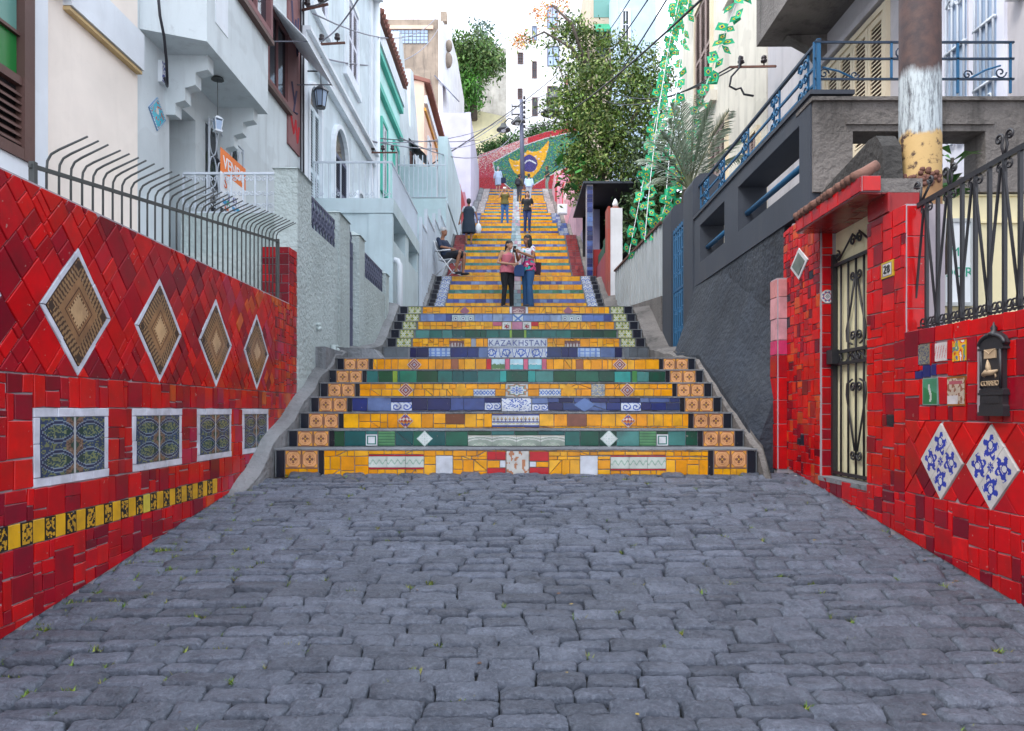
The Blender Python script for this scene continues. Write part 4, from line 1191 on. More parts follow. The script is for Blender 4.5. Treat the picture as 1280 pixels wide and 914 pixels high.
def stairs():
    E = EYE; rnd = random.Random(77)
    w, dred, cr = flat((.66, .70, .76)), flat((.42, .01, .03)), flat((.5, .012, .02))
    brown, pink = flat((.16, .05, .02)), flat((.55, .12, .20))
    vyel = flat((.75, .36, .01))
    A = [(6.19, E - .33, 'y')] + [(6.19 + .353 * i, E - .33 + .1565 * i, k) for i, k in zip(range(1, 7), 'gybygy')]
    def rep(f, xs, w_, a, b, *r): return [(f, x, x + w_, a, b) + r for x in xs]
    dA = [
        [(dred, 461, 530, .80, .86), (pat_sprig, 461, 530, .42, .80, 3), (dred, 461, 530, .36, .42), (w, 545, 566, .16, .82), (cr, 609, 620, .68, .96), (cr, 620, 632, .68, .96), (cr, 609, 632, .04, .40), (w, 625, 632, .42, .66),
         (pat_birds, 633, 661, .02, .98), (cr, 662, 686, .64, .96), (w, 662, 670, .44, .62), (cr, 662, 686, .04, .42), (w, 725, 747, .16, .82), (dred, 763, 832, .78, .83), (pat_sprig, 763, 832, .38, .78, 3), (dred, 763, 832, .32, .38)],
        [(pat_teal_square, 457.5, 472, .04, .78), (pat_ridge, 473, 494, .02, .98), (pat_arcs, 585, 706, .02, .72, 4), (pat_lace, 521, 541, 0, 1, 'rot'), (pat_lace, 750, 772, 0, 1, 'rot'), (pat_ridge, 799, 820, .02, .98), (pat_teal_square, 820.5, 835, .04, .78)],
        [(pat_quilt, 497, 517, 0, 1, 'rot'), (brown, 557, 581, .28, .98), (pat_rail, 615, 674, .06, .96, 3), (flat((.22, .08, .05)), 709, 733, .12, .98), (pat_quilt, 776, 794, 0, 1, 'rot')],
        [(pat_scroll, 489, 515, .04, .7), (pat_scroll, 606, 626, .1, .66), (pat_medallion, 627, 664, .02, .98), (pat_scroll, 665, 685, .06, .55), (flat((.12, .2, .42)), 717, 744, 0, 1, 'rot'), (pat_scroll, 776, 801, .04, .66)],
        [(pat_rdiamond, 498, 517, 0, 1, 'rot'), (vyel, 568, 585, 0, 1, 'rot'), (pat_zig, 592, 619, .04, .58), (pat_star, 632, 660, .02, .98), (pat_zig, 674, 701, .04, .6), (vyel, 702, 719, 0, 1, 'rot'), (pat_mosaicblue, 739, 756, .04, .98), (pat_rdiamond, 775, 793, 0, 1, 'rot')],
        [(flat((.22, .34, .04)), 491, 497, .02, .98), (flat((.01, .17, .10)), 500, 521, .02, .98), (flat((.03, .33, .30)), 625, 633, .1, .98), (flat((.03, .33, .30)), 660, 669, .1, .98), (flat((.02, .30, .27)), 768, 788, .08, .92), (flat((.05, .24, .05)), 790, 796, .02, .98)],
        [(pat_rdiamond, 509, 527, 0, 1, 'rot'), (flat((.28, .10, .05)), 564, 573, .1, .98), (cr, 608, 614, .02, .98), (pat_land, 614.5, 631, .02, .98), (pink, 631.5, 637, .02, .98), (pat_sea, 637.5, 654, .02, .98), (pink, 654.5, 660, .02, .98), (pat_sea, 660.5, 677, .02, .98), (pink, 677.5, 683, .02, .98), (flat((.28, .10, .05)), 720, 729, .06, .9), (pat_rdiamond, 766, 783, 0, 1, 'rot')],
    ]
    flight('lowest flight of seven yellow, green and blue tiled steps', A, E - .60, 11.2, dA, 'flower', rnd)
    B = rows_of(11.2, E + .989, .31, .171, 'bygyBy')
    ph = [(pat_plaid, 536, 563, .1, .95), (pat_portuguese, 610, 684, .0, 1.0), (pat_plaid, 722, 750, .05, .95)]
    dB = [ph, [(pat_awn, 562, 580, .05, .72), (flat((.3, .33, .4)), 589, 595, .05, .98), (flat((.6, .65, .72)), 610, 684, .0, 1.0), (pat_awn, 706, 725, .05, .72)],
          [(flat((.2, .35, .05)), 637, 640, .02, .98), (flat((.2, .35, .05)), 655, 658, .02, .98)],
          [(pink, 616, 627, .55, .98), (pat_rose, 628, 639, .1, .98), (flat((.5, .2, .3)), 640, 653, .1, .98), (pat_rose, 653.5, 664, .1, .98), (cr, 664, 673, .55, .98)],
          [(pat_circle, 565, 593, .1, .9, 3), (pat_bluex, 641, 654, .02, .98), (pat_circle, 702, 727, .1, .9, 3)],
          [(flat((.34, .12, .18)), 575, 587, 0, 1, 'rot'), (flat((.34, .12, .18)), 704, 716, 0, 1, 'rot'), (pat_crest, 640, 657, .02, .98), (w, 637, 640, .02, .98), (w, 657, 660, .02, .98)]]
    fB = flight('second flight of six steps with the blue lettered panel', B, E + .82, 16.86, dB, 'floral', rnd)
    d = B[1][0]; T = plane_y(d)
    stp = [o for o in fB.children][1]
    text('KAZAKHSTAN', .135, paint('navy_print', (.05, .07, .24), .4, amt=0, bstr=0), stp, Matrix(((1, 0, 0, .0 + (647 - CX) * d / F), (0, 0, -1, d - .0135), (0, 1, 0, E + 1.03), (0, 0, 0, 1))), 'lettering', .0012, 1.08)
    Cc = [(16.0, E + 2.05, 'y'), (16.28, E + 2.2, 'y'), (16.57, E + 2.36, 'y')] + rows_of(16.85, E + 2.518, .285, .157, 'ybygybyy')[:7]
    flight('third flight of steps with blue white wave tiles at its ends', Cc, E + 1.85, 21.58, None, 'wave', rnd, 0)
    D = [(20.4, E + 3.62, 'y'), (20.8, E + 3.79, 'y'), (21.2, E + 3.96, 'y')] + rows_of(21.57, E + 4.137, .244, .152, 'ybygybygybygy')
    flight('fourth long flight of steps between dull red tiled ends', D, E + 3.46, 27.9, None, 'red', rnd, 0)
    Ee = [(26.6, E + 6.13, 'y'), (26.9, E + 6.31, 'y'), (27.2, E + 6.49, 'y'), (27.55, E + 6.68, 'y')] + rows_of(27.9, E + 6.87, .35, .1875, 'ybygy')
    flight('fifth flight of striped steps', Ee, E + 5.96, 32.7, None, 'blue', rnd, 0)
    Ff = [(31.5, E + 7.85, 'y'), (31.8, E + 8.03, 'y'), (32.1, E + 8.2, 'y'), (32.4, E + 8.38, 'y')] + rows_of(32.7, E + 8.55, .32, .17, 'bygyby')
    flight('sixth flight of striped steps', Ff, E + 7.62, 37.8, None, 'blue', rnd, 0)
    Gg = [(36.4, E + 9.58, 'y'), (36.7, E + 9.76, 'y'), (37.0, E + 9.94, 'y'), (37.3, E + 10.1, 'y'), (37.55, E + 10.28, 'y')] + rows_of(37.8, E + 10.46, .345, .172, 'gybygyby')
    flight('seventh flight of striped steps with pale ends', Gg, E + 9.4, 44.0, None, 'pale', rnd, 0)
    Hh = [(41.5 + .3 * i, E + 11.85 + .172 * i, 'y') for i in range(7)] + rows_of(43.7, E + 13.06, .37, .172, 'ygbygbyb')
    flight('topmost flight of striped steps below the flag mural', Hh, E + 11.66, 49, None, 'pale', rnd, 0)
    # sloping kerbs beside the steps
    prof = [(d, z) for d, z in RISERS]; prof.sort()
    for s, x0, x1, lab in ((-1, 2.075, 2.32, 'left'), (1, 2.075, 2.12, 'right')):
        mb = MB(); pts = [(5.45 if s < 0 else 5.9, G(5.6) - .02)] + [(d, z + (.05 if s < 0 else .015)) for d, z in prof[::1]] + [(50, prof[-1][1])]
        fine = []
        for (d, z), (d2, z2) in zip(pts, pts[1:]):
            k = max(1, int((d2 - d) / .16)) if d < 16 else 1
            fine += [(d + (d2 - d) * j / k, z + (z2 - z) * j / k) for j in range(k)]
        pts = fine + [pts[-1]]; x1b = x1
        vs, fs = [], []
        for i, (d, z) in enumerate(pts):
            x1 = x1b if s < 0 or d < 9.64 else 2.42
            if s > 0: z -= .03
            wob = (.055 if s < 0 else .02) * mnoise.noise((d * 2.3, s * 3, 0)) + .03 * mnoise.noise((d * 8.3, s * 3, 4)); r = .03
            xi = x0 + (.05 if i == 0 and s < 0 else 0)
            vs += [(s * xi, d, z - .9), (s * (xi + wob * .5), d, z - r + wob), (s * (xi + .05), d, z + wob), (s * x1, d, z + wob + .03), (s * x1, d, z - .9)]
        for i in range(len(pts) - 1):
            for k in range(4):
                a = i * 5 + k; f = (a, a + 1, a + 6, a + 5); fs.append(f if s > 0 else f[::-1])
        fs.append((0, 1, 2, 3, 4))
        mb.add(vs, fs); mb.build('stair_kerb', M['rubble' if s < 0 else 'old_concrete'], None, kind='structure')
    # battered foot of the dark wall on the right
    mb = MB(); vs, fs = [], []
    pts = [(6.44, .95)] + [p for p in prof if 6.5 < p[0] < 9.6] + [(9.64, prof[6][1] + .1)]
    for d, z in pts:
        w = .02 * mnoise.noise((d * 2, 5, 0)); vs += [(2.11, d, z - .6), (2.11 + w * .5, d, z + .03), (2.30 + w, d, z + .55), (2.415, d, z + 1.05), (2.55, d, z - .6)]
    for i in range(len(pts) - 1):
        for k in range(3): a = i * 5 + k; fs.append((a, a + 1, a + 6, a + 5))
    fs.append((0, 1, 2, 3, 4)); mb.add(vs, fs); mb.build('wall_foot', M['charcoal'], None, kind='structure')
    mb = MB(); mb.prism(lambda u, v, n: (u, 8.9 - n, v), [(-2.36, E + .3), (-1.68, E + .3), (-1.68, E + .66), (-1.76, E + .76), (-2.36, E + .79)], -.4, 0)
    mb.box(-2.36, -2.09, 7.9, 8.88, E + .2, E + .70)
    o = mb.build('concrete_block', M['cement']); tag(o, 'low grey concrete block beside the top of the lowest steps on the left', 'block')
stairs()
def zstep(d):                                  # tread height at a depth
    z = None
    for a, b in sorted(RISERS):
        if a <= d + 1e-6: z = b
    return z

# ------------------------------------------------------------------ building helpers
def window(root, T, u0, u1, v0, v1, frame=.06, wall='glass', fm=None, bars=(1, 1), name='window', louvre=False, arch=False, deep=.05, surround=None):
    """A framed opening: frame (the part), pane or leaves with slats, muntins."""
    fm = fm or M['white_trim']; mb = MB(); w = frame
    top = v1
    outer = [(u0, v0), (u1, v0), (u1, v1), (u0, v1)]; inner = [(u0 + w, v0 + w), (u1 - w, v0 + w), (u1 - w, v1 - w), (u0 + w, v1 - w)]
    if arch:
        c, r = (u0 + u1) / 2, (u1 - u0) / 2; vb = v1 - r; th = np.linspace(0, math.pi, 15)
        outer = [(u0, v0), (u1, v0)] + [(c + r * math.cos(t), vb + r * math.sin(t)) for t in th]
        inner = [(u0 + w, v0 + w), (u1 - w, v0 + w)] + [(c + (r - w) * math.cos(t), vb + (r - w) * math.sin(t)) for t in th]
    k = len(outer); n1 = deep + .02
    vs = [T(u, v, n1) for u, v in outer] + [T(u, v, n1) for u, v in inner] + [T(u, v, -.02) for u, v in outer] + [T(u, v, .004) for u, v in inner]
    fs = []
    for i in range(k):
        j = (i + 1) % k; fs += [(i, j, k + j, k + i), (2 * k + i, 2 * k + j, j, i), (k + i, k + j, 3 * k + j, 3 * k + i)]
    mb.add(vs, fs); fr = mb.build(name, fm, root)
    if louvre:
        n = bars[0]; W_ = (u1 - u0 - 2 * w) / n
        for i in range(n):
            a, b = u0 + w + W_ * i + .006, u0 + w + W_ * (i + 1) - .006
            mb = MB(); s = .055 if W_ > .2 else .03
            hi_ = v1 - w if not arch else v1 - (u1 - u0) / 2 
            mb.pbox(T, a, a + s, v0 + w, hi_, .008, .038); mb.pbox(T, b - s, b, v0 + w, hi_, .008, .038)
            for v in (v0 + w, (v0 + hi_) / 2 - .04, hi_ - .08): mb.pbox(T, a + s, b - s, v, v + .08, .008, .034)
            mb.build('shutter_leaf', fm if louvre is True else louvre, fr)
            mb = MB(); v = v0 + w + .1
            while v < hi_ - .1:
                if abs(v - (v0 + hi_) / 2) > .05:
                    q = [T(a + s, v, .012), T(b - s, v, .012), T(b - s, v - .03, .032), T(a + s, v - .03, .032)]
                    mb.add(q + [(p[0], p[1], p[2] + .007) for p in q], [(0, 1, 2, 3), (4, 5, 6, 7), (3, 2, 6, 7), (0, 1, 5, 4)])
                v += .05
            mb.build('louvre_slats', fm if louvre is True else louvre, fr, kind='stuff')
        mb = MB(); mb.prism(T, inner, -.018, .004); mb.build('recess', M['glass'] if arch else M['wood'], fr)
    else:
        mb = MB(); mb.prism(T, inner, -.018, .006); mb.build('pane', M[wall], fr)
        mb = MB()
        for i in range(1, bars[0]):
            u = u0 + (u1 - u0) * i / bars[0]; mb.pbox(T, u - .015, u + .015, v0 + w, v1 - w, .0, deep)
        for j in range(1, bars[1]):
            v = v0 + (v1 - v0) * j / bars[1]; mb.pbox(T, u0 + w, u1 - w, v - .015, v + .015, .0, deep - .004)
        if mb.f: mb.build('muntin', fm, fr)
    if surround:
        mb = MB(); g = surround
        for r in ((u0 - g, u0 - .002, v0 - g, v1 + g), (u1 + .002, u1 + g, v0 - g, v1 + g), (u0 - .002, u1 + .002, v1 + .002, v1 + g), (u0 - g - .05, u1 + g + .05, v0 - g - .04, v0 - .002)):
            mb.pbox(T, *r, -.02, .035 if r[2] > v0 - g - .01 else .08)
        mb.build('surround', M['white_trim'], fr)
    return fr
def shell(root, X, side, d0, d1, z0, z1, depth, mat, name='wall'):
    mb = MB(); x1 = X + side * depth
    mb.box(min(X, x1), max(X, x1), d0, d1, z0, z1); return mb.build(name, mat, root)

# ------------------------------------------------------------------ left side of the street
def left_houses():
    X = -3.6; T = plane_x(X, 1)
    # cream house with the green window
    h = thing('cream_house', 'cream house at the far left with a dark wood window of green panes', 'house', (X, 3.5, G(3.5)))
    shell(h, X, -1, -2.0, 6.85, -.5, 9.5, 5, M['cream_wall'])
    mb = MB(); mb.pbox(T, -2, 5.45, EYE + 1.45, EYE + 1.80, -.01, .05); mb.build('plinth_band', M['white_trim'], h)
    mb = MB(); mb.pbox(T, 5.29, 5.47, EYE + 1.80, 9.4, -.01, .045); mb.build('window_jamb', M['white_trim'], h)
    mb = MB(); mb.pbox(T, 5.72, 6.83, EYE + 3.22, EYE + 3.56, -.01, .075); mb.build('cornice', M['white_trim'], h)
    mb = MB(); mb.pbox(T, 5.72, 6.83, EYE + 3.185, EYE + 3.215, -.01, .055); mb.build('cornice_fillet', paint('ochre_edge', (.62, .45, .22), .8, amt=.2), h)
    mb = MB(); mb.pbox(T, 5.50, 5.70, EYE + 3.38, EYE + 3.78, -.01, .14); mb.pbox(T, 5.53, 5.66, EYE + 3.25, EYE + 3.375, -.01, .09); mb.build('corbel', M['white_trim'], h)
    mb = MB(); w0, w1, zb, zt = 4.0, 5.285, EYE + 1.80, EYE + 3.9
    mb.pbox(T, w1 - .11, w1, zb, zt, -.01, .07); mb.pbox(T, w0, w0 + .11, zb, zt, -.01, .07); mb.pbox(T, w0 + .11, w1 - .11, zb, zb + .08, -.01, .068); mb.pbox(T, w0 + .11, w1 - .11, zt - .1, zt, -.01, .068)
    fr = mb.build('window_frame', M['wood'], h)
    mid = EYE + 2.36
    mb = MB(); mb.pbox(T, w0 + .11, w1 - .11, mid - .03, mid + .03, -.01, .055)
    for u in (4.43, 4.80): mb.pbox(T, u - .02, u + .02, mid + .03, zt - .1, -.01, .045)
    for v in (EYE + 2.70, EYE + 3.02, EYE + 3.35): mb.pbox(T, w0 + .11, w1 - .11, v - .012, v + .012, -.01, .04)
    mb.build('glazing_bar', M['wood'], fr)
    us = [w0 + .11, 4.43, 4.80, w1 - .11]; vs = [mid + .03, EYE + 2.70, EYE + 3.02, EYE + 3.35, zt - .1]
    for i in range(3):
        for j in range(4):
            mb = MB(); mb.pbox(T, us[i] + .003, us[i + 1] - .003, vs[j] + .003, vs[j + 1] - .003, -.005, .012); mb.build('pane', M['pale_glass' if j == 1 else 'green_glass'], fr)
    v = zb + .1
    while v < mid - .06:
        mb = MB(); q = [T(4.11, v + .035, .015), T(5.175, v + .035, .015), T(5.175, v, .05), T(4.11, v, .05)]
        mb.add(q + [(p[0], p[1], p[2] + .012) for p in q], [(0, 1, 2, 3), (7, 6, 5, 4), (3, 2, 6, 7), (0, 4, 5, 1)]); mb.build('louvre_slat', M['wood'], fr); v += .058
    mb = MB(); mb.pbox(T, 4.1, 5.18, zb + .05, mid, -.02, .003); mb.build('recess', M['interior_shade'], fr)  # flat near-black sheet that paints the shade behind the slats
    # grey house with the box bay on stepped brackets
    X2 = -3.65; T2 = plane_x(X2, 1); Xb = -3.1; TB = plane_x(Xb, 1)
    h = thing('grey_house', 'pale grey house with a box bay on stepped brackets and a dark recessed porch', 'house', (X2, 9, G(7)))
    mb = MB(); x9 = X2 - 6
    mb.box(x9, X2, 6.86, 7.58, -.5, 11.5); mb.box(x9, X2, 7.58, 12.1, EYE + 3.3, 11.5); mb.box(x9, X2, 8.2, 12.1, -.5, EYE + 3.3); mb.box(x9, X2 - .42, 7.58, 8.2, -.5, EYE + 3.3)
    mb.build('wall', M['greyblue_wall'], h)
    zb = EYE + 3.7
    mb = MB(); mb.prism(lambda u, v, n: (u, v, n), [(X2 + .001, 6.98), (Xb, 7.22), (Xb, 9.0), (X2 + .001, 9.0)], zb, 11.4); mb.build('bay', M['greyblue_wall'], h)
    for dd in (7.50, 8.80):
        mb = MB(); st = [(X2, zb - .62), (X2 + .10, zb - .62), (X2 + .10, zb - .50), (X2 + .20, zb - .47), (X2 + .20, zb - .34), (X2 + .31, zb - .31), (X2 + .31, zb - .18), (X2 + .44, zb - .15), (X2 + .44, zb), (X2, zb)]
        mb.prism(lambda u, v, n, dd=dd: (u, dd - n, v), st, -.14, 0); mb.build('bracket', M['greyblue_wall'], h)
    window(h, TB, 8.0, 8.98, zb + .93, zb + 2.4, .07, 'glass', M['brown_panel'], (2, 1))
    mb = MB(); mb.pbox(TB, 7.93, 9.03, zb + .87, zb + .925, -.01, .07); mb.build('sill', M['wood'], h)
    mb = MB(); mb.pbox(TB, 7.42, 7.74, zb + .30, zb + .78, -.01, .006); mb.build('vent_panel', M['white_trim'], h)
    # porch: door and grille in the recess
    TR = plane_x(X2 - .42, 1)
    mb = MB(); mb.pbox(TR, 7.72, 8.16, EYE + .6, EYE + 2.9, -.01, .05); d = mb.build('door', M['white_trim'], h)
    mb = MB(); mb.pbox(TR, 7.78, 8.10, EYE + .8, EYE + 1.6, .05, .062); mb.pbox(TR, 7.78, 8.10, EYE + 1.75, EYE + 2.75, .05, .062); mb.build('door_panel', M['paleblue_wall'], d)
    mb = MB(); mb.pbox(T2, 8.46, 9.44, EYE + 1.95, EYE + 3.38, -.012, .004); mb.build('window_pane', M['glass'], h)
    mb = MB(); y0, y1, z0, z1 = 8.42, 9.48, EYE + 1.9, EYE + 3.42
    P = lambda u, v: (X2 + .06, u, v)
    for u in (y0, (y0 + y1) / 2, y1): mb.tube([P(u, z0), P(u, z1)], .012, 6)
    for v in (z0, z1): mb.tube([P(y0, v), P(y1, v)], .012, 6)
    gr = mb.build('window_grille', M['white_iron'], h)
    mb = MB()
    for i in range(5):
        for j in range(4):
            c = P(y0 + .11 + .22 * i, z0 + .19 + .37 * j)
            mb.tube([Vector(c) + Vector((0, .1 * math.cos(t), .18 * math.sin(t))) for t in np.linspace(0, 6.283, 13)], .008, 5, None, False)
    mb.build('scrollwork', M['white_iron'], gr, True, kind='stuff')
    # upper windows further along with white awnings, brown panel between
    for (u0, u1, v0, v1) in ((10.45, 11.45, EYE + 4.78, EYE + 6.0), (10.45, 11.45, EYE + 6.65, EYE + 8.1), (9.1, 9.9, EYE + 6.5, EYE + 7.9)):
        window(h, T2, u0, u1, v0, v1, .08, 'glass', M['brown_panel'], (2, 1), deep=.03)
        mb = MB(); mb.pbox(T2, u0 - .06, u1 + .06, v0 - .07, v0 - .005, -.01, .08); mb.build('sill', M['wood'], h)
    mb = MB(); mb.pbox(T2, 11.46, 12.08, EYE + 4.25, EYE + 7.6, -.01, .03); p = mb.build('brown_panel', M['brown_panel'], h)
    gmat = paint('graffiti_violet', (.06, .05, .10), .7, amt=0, bstr=0); gred = paint('graffiti_red', (.5, .03, .04), .7, amt=0, bstr=0)
    for m_, pts in ((gmat, [(11.6, 6.6), (11.7, 6.0), (11.8, 6.4), (11.88, 5.85), (11.95, 6.5)]), (gmat, [(11.6, 5.3), (11.75, 5.0), (11.85, 5.25), (11.7, 4.85), (11.9, 4.9)]), (gred, [(11.55, 4.75), (11.7, 4.5), (11.8, 4.75), (11.9, 4.42), (11.98, 4.7)])):
        mb = MB(); mb.tube([T2(u, EYE + v, .032) for u, v in pts], .022, 4); mb.build('graffiti', m_, p)
    for (u0, u1, v, dz) in ((10.4, 12.0, EYE + 6.0, 0), (10.4, 12.0, EYE + 8.2, 0)):
        aw = MB(); a, b, c, d_ = T2(u0, v, .02), T2(u1, v, .02), T2(u1, v - .62, .62), T2(u0, v - .62, .62)
        q = [a, b, c, d_]; aw.add(q + [(p_[0], p_[1], p_[2] - .015) for p_ in q], [(0, 3, 2, 1), (4, 5, 6, 7), (0, 1, 5, 4), (1, 2, 6, 5), (2, 3, 7, 6), (3, 0, 4, 7)])
        awn = aw.build('awning', M['awning'], h)
        for u in (u0 + .1, u1 - .1):
            mb = MB(); mb.tube([T2(u, v - .62, .62), T2(u, v - .62, .02)], .01, 5); mb.build('awning_arm', M['grey_wire'], awn)
    # things fixed to the grey house
    q = [at(185.5, 143, 0), None]
    def wall_pt(p_, q_, Xp): return Vector((Xp, px(p_, Xp), zx(p_, q_, Xp)))
    a, b = wall_pt(185, 144, X2), wall_pt(206, 144, X2); cu, cv = (a.y + b.y) / 2, zx(196, 143, X2); rh, rv = (b.y - a.y) / 2, .17
    def pat_plaque(u, v):
        if max(abs(u), abs(v)) > .82: return (.55, .62, .66) if int((u - v) * 9) % 2 else (.15, .3, .5)
        if math.hypot(u + .2, v - .1) < .25: return (.6, .6, .58)
        if mnoise.noise((u * 4, v * 4, 7)) > .25: return (.5, .12, .06)
        return (.05, .45, .58)
    mb = MB(); mb.grid(T2, [(cu - rh, cv), (cu, cv - rv), (cu + rh, cv), (cu, cv + rv)], 26, 26, pat_plaque, .014); o = mb.build('tile_plaque', M['tile']); tag(o, 'turquoise diamond tile plaque on the grey house wall', 'plaque')
    c = wall_pt(201, 93, X2); mt = thing('meter_box', 'small blue white meter box on the grey house wall under a cable', 'meter box', c)
    mb = MB(); mb.pbox(T2, c.y - .06, c.y + .06, c.z - .1, c.z + .12, 0, .04); mb.build('box', M['white_trim'], mt)
    mb = MB(); mb.grid(T2, [(c.y - .055, c.z - .095), (c.y + .055, c.z - .095), (c.y + .055, c.z + .115), (c.y - .055, c.z + .115)], 12, 16, lambda u, v: (.08, .1, .3) if mnoise.noise((u * 4, v * 4, 2)) > .0 else (.6, .62, .66), .043); mb.build('cover', M['tile'], mt)
    mb = MB(); e = wall_pt(206, 104, X2); mb.tube([at(197, -14, 6.8), at(200, 20, 6.85), at(205, 45, 6.95), at(208, 75, 7.1), at(209, 103, 7.25), (X2 + .05, px(203, X2), zx(203, 108, X2)), (X2 + .05, px(199, X2), zx(199, 97, X2))], .014, 6)
    o = mb.build('drop_cable', M['wire'], None, True); tag(o, 'thick black cable hanging down the grey house wall into the meter box', 'cable')
    lc = Vector((-3.02, 7.75, EYE + 3.05)); lc = at(272, 156, 8.0); ln = thing('hanging_lantern', 'small white lantern hanging under the box bay of the grey house', 'lantern', lc)
    mb = MB(); mb.lathe(lc + Vector((0, 0, -.06)), [(.04, 0), (.058, .10)], 4); mb.build('glass', M['blue_glass'], ln)
    mb = MB(); mb.lathe(lc + Vector((0, 0, .06)), [(.066, 0), (.045, .02), (.012, .04)], 4); mb.lathe(lc + Vector((0, 0, -.08)), [(.055, 0), (.055, .02)], 4)
    for k in range(4):
        a_ = k * math.pi / 2; mb.tube([lc + Vector((.04 * math.cos(a_), .04 * math.sin(a_), -.06)), lc + Vector((.06 * math.cos(a_), .06 * math.sin(a_), .06))], .005, 4)
    mb.build('frame', M['white_trim'], ln)
    mb = MB(); mb.tube([lc + Vector((0, 0, .1)), (lc.x, lc.y, zb)], .004, 4); mb.lathe((lc.x, lc.y, zb - .03), [(.07, 0), (.05, .03)], 10); mb.build('rod', M['grey_iron'], ln)
    # porch railing and the sale sign
    yr = 7.75; rl = thing('porch_railing', 'white wrought iron railing with scrolls across the front of the grey house garden', 'railing', (-3, yr, EYE + 1.5))
    xa, xb, zt, z0 = -3.58, -2.42, EYE + (CY - 217) * yr / F, EYE + (CY - 266) * yr / F
    mb = MB(); mb.box(xa, xb, yr - .015, yr + .015, zt - .012, zt + .012); mb.build('top_rail', M['white_iron'], rl)
    mb = MB(); mb.box(xa, xb, yr - .012, yr + .012, z0 - .01, z0 + .01); mb.build('bottom_rail', M['white_iron'], rl)
    n = 9
    for i in range(n + 1):
        x = xa + (xb - xa) * i / n
        mb = MB(); mb.box(x - .008, x + .008, yr - .008, yr + .008, z0, zt); mb.build('bar', M['white_iron'], rl)
        if i < n:
            xm = x + (xb - xa) / n / 2
            for zc, sg in ((zt - .06, 1), (zt - .21, -1), (zt - .35, 1)):
                for s in (-1, 1):
                    mb = MB(); mb.tube(spiral((xm + s * .028, yr, zc), (1, 0, 0), (0, 0, 1), .03, 1.2, 0 if s > 0 else math.pi, sg * s, 12), .006, 5); mb.build('scroll', M['white_iron'], rl, True)
    gb = MB(); gb.box(-3.59, -2.43, yr - .04, 9.0, .3, z0 - .012); o = gb.build('garden_terrace', M['stucco']); tag(o, 'pale stucco terrace base under the white porch railing of the grey house', 'terrace')
    gb = MB(); gb.box(-3.59, -2.47, 7.1, yr - .05, .3, EYE + 1.55); gb.build('lower_step', M['stucco'], o)
    Xs = -3.14; TS = plane_x(Xs, 1); y0, y1 = 7.66, 8.36; za, zm, zt2 = EYE + 2.17, EYE + 2.55, EYE + 2.80
    sg = thing('sale_sign', 'orange and white house sale sign tied to the white porch railing', 'sign', (Xs, 8, za))
    mb = MB(); mb.pbox(TS, y0, y1, za, zm - .001, -.006, 0); mb.build('board', M['plastic_white'], sg)
    mb = MB(); mb.pbox(TS, y0, y1, zm, zt2, -.006, .001); mb.build('orange_band', paint('sign_orange', (.75, .17, .02), .5, amt=0, bstr=0), sg)
    MS = lambda y, z: Matrix(((0, 0, 1, Xs + .0035), (1, 0, 0, y), (0, 1, 0, z), (0, 0, 0, 1)))
    ink = paint('sign_ink', (.10, .12, .3), .5, amt=0, bstr=0); ornk = paint('sign_orange_ink', (.7, .13, .02), .5, amt=0, bstr=0)
    text('VENDE', .19, M['plastic_white'], sg, MS((y0 + y1) / 2, zm + .055)); text('S', .17, ornk, sg, MS(y0 + .12, zm - .15)); text('3142', .13, ink, sg, MS((y0 + y1) / 2 - .05, zm - .27))
    for k, (u, v, c) in enumerate(((.05, .05, (.02, .25, .5)), (.16, .06, (.02, .35, .2)), (.30, .04, (.02, .25, .5)), (.42, .055, (.02, .3, .5)), (.10, .0, (.6, .12, .03)), (.36, .0, (.5, .1, .03)))):
        mb = MB(); mb.pbox(TS, y0 + u, y0 + u + .1, za + v, za + v + .05, 0, .0025); mb.build('printed_patch', paint('sign_patch', c, .5, amt=0, bstr=0), sg)
    # stucco garden wall with pillars, iron panels and gate
    Xw = -2.2; TW = plane_x(Xw, 1)
    g = thing('garden_wall', 'grey green stucco garden wall with pointed pillars and ornamental iron panels', 'wall', (Xw, 9.5, .9))
    mb = MB()
    for d0, d1, zt in ((7.70, 8.92, EYE + 1.97), (10.3, 12.35, EYE + 1.94)): mb.box(Xw - .16, Xw, d0, d1, .4, zt)
    mb.box(Xw - .16, Xw, 9.47, 9.95, .4, EYE + .55)
    mb.build('panel_wall', M['stucco'], g)
    for d0, d1, zt, xi in ((7.21, 7.70, EYE + 2.42, .0), (8.92, 9.47, EYE + 2.45, 0.0), (9.95, 10.32, EYE + 2.42, .02), (12.1, 12.4, EYE + 2.3, .0)):
        mb = MB(); x0, x1 = Xw - .22, Xw + .012 + xi
        mb.box(x0, x1, d0, d1, .4, zt); c = ((x0 + x1) / 2, (d0 + d1) / 2, zt + .1)
        mb.add([(x0 - .02, d0 - .02, zt), (x1 + .02, d0 - .02, zt), (x1 + .02, d1 + .02, zt), (x0 - .02, d1 + .02, zt), c], [(0, 1, 4), (1, 2, 4), (2, 3, 4), (3, 0, 4), (3, 2, 1, 0)])
        mb.build('pillar', M['stucco'], g)
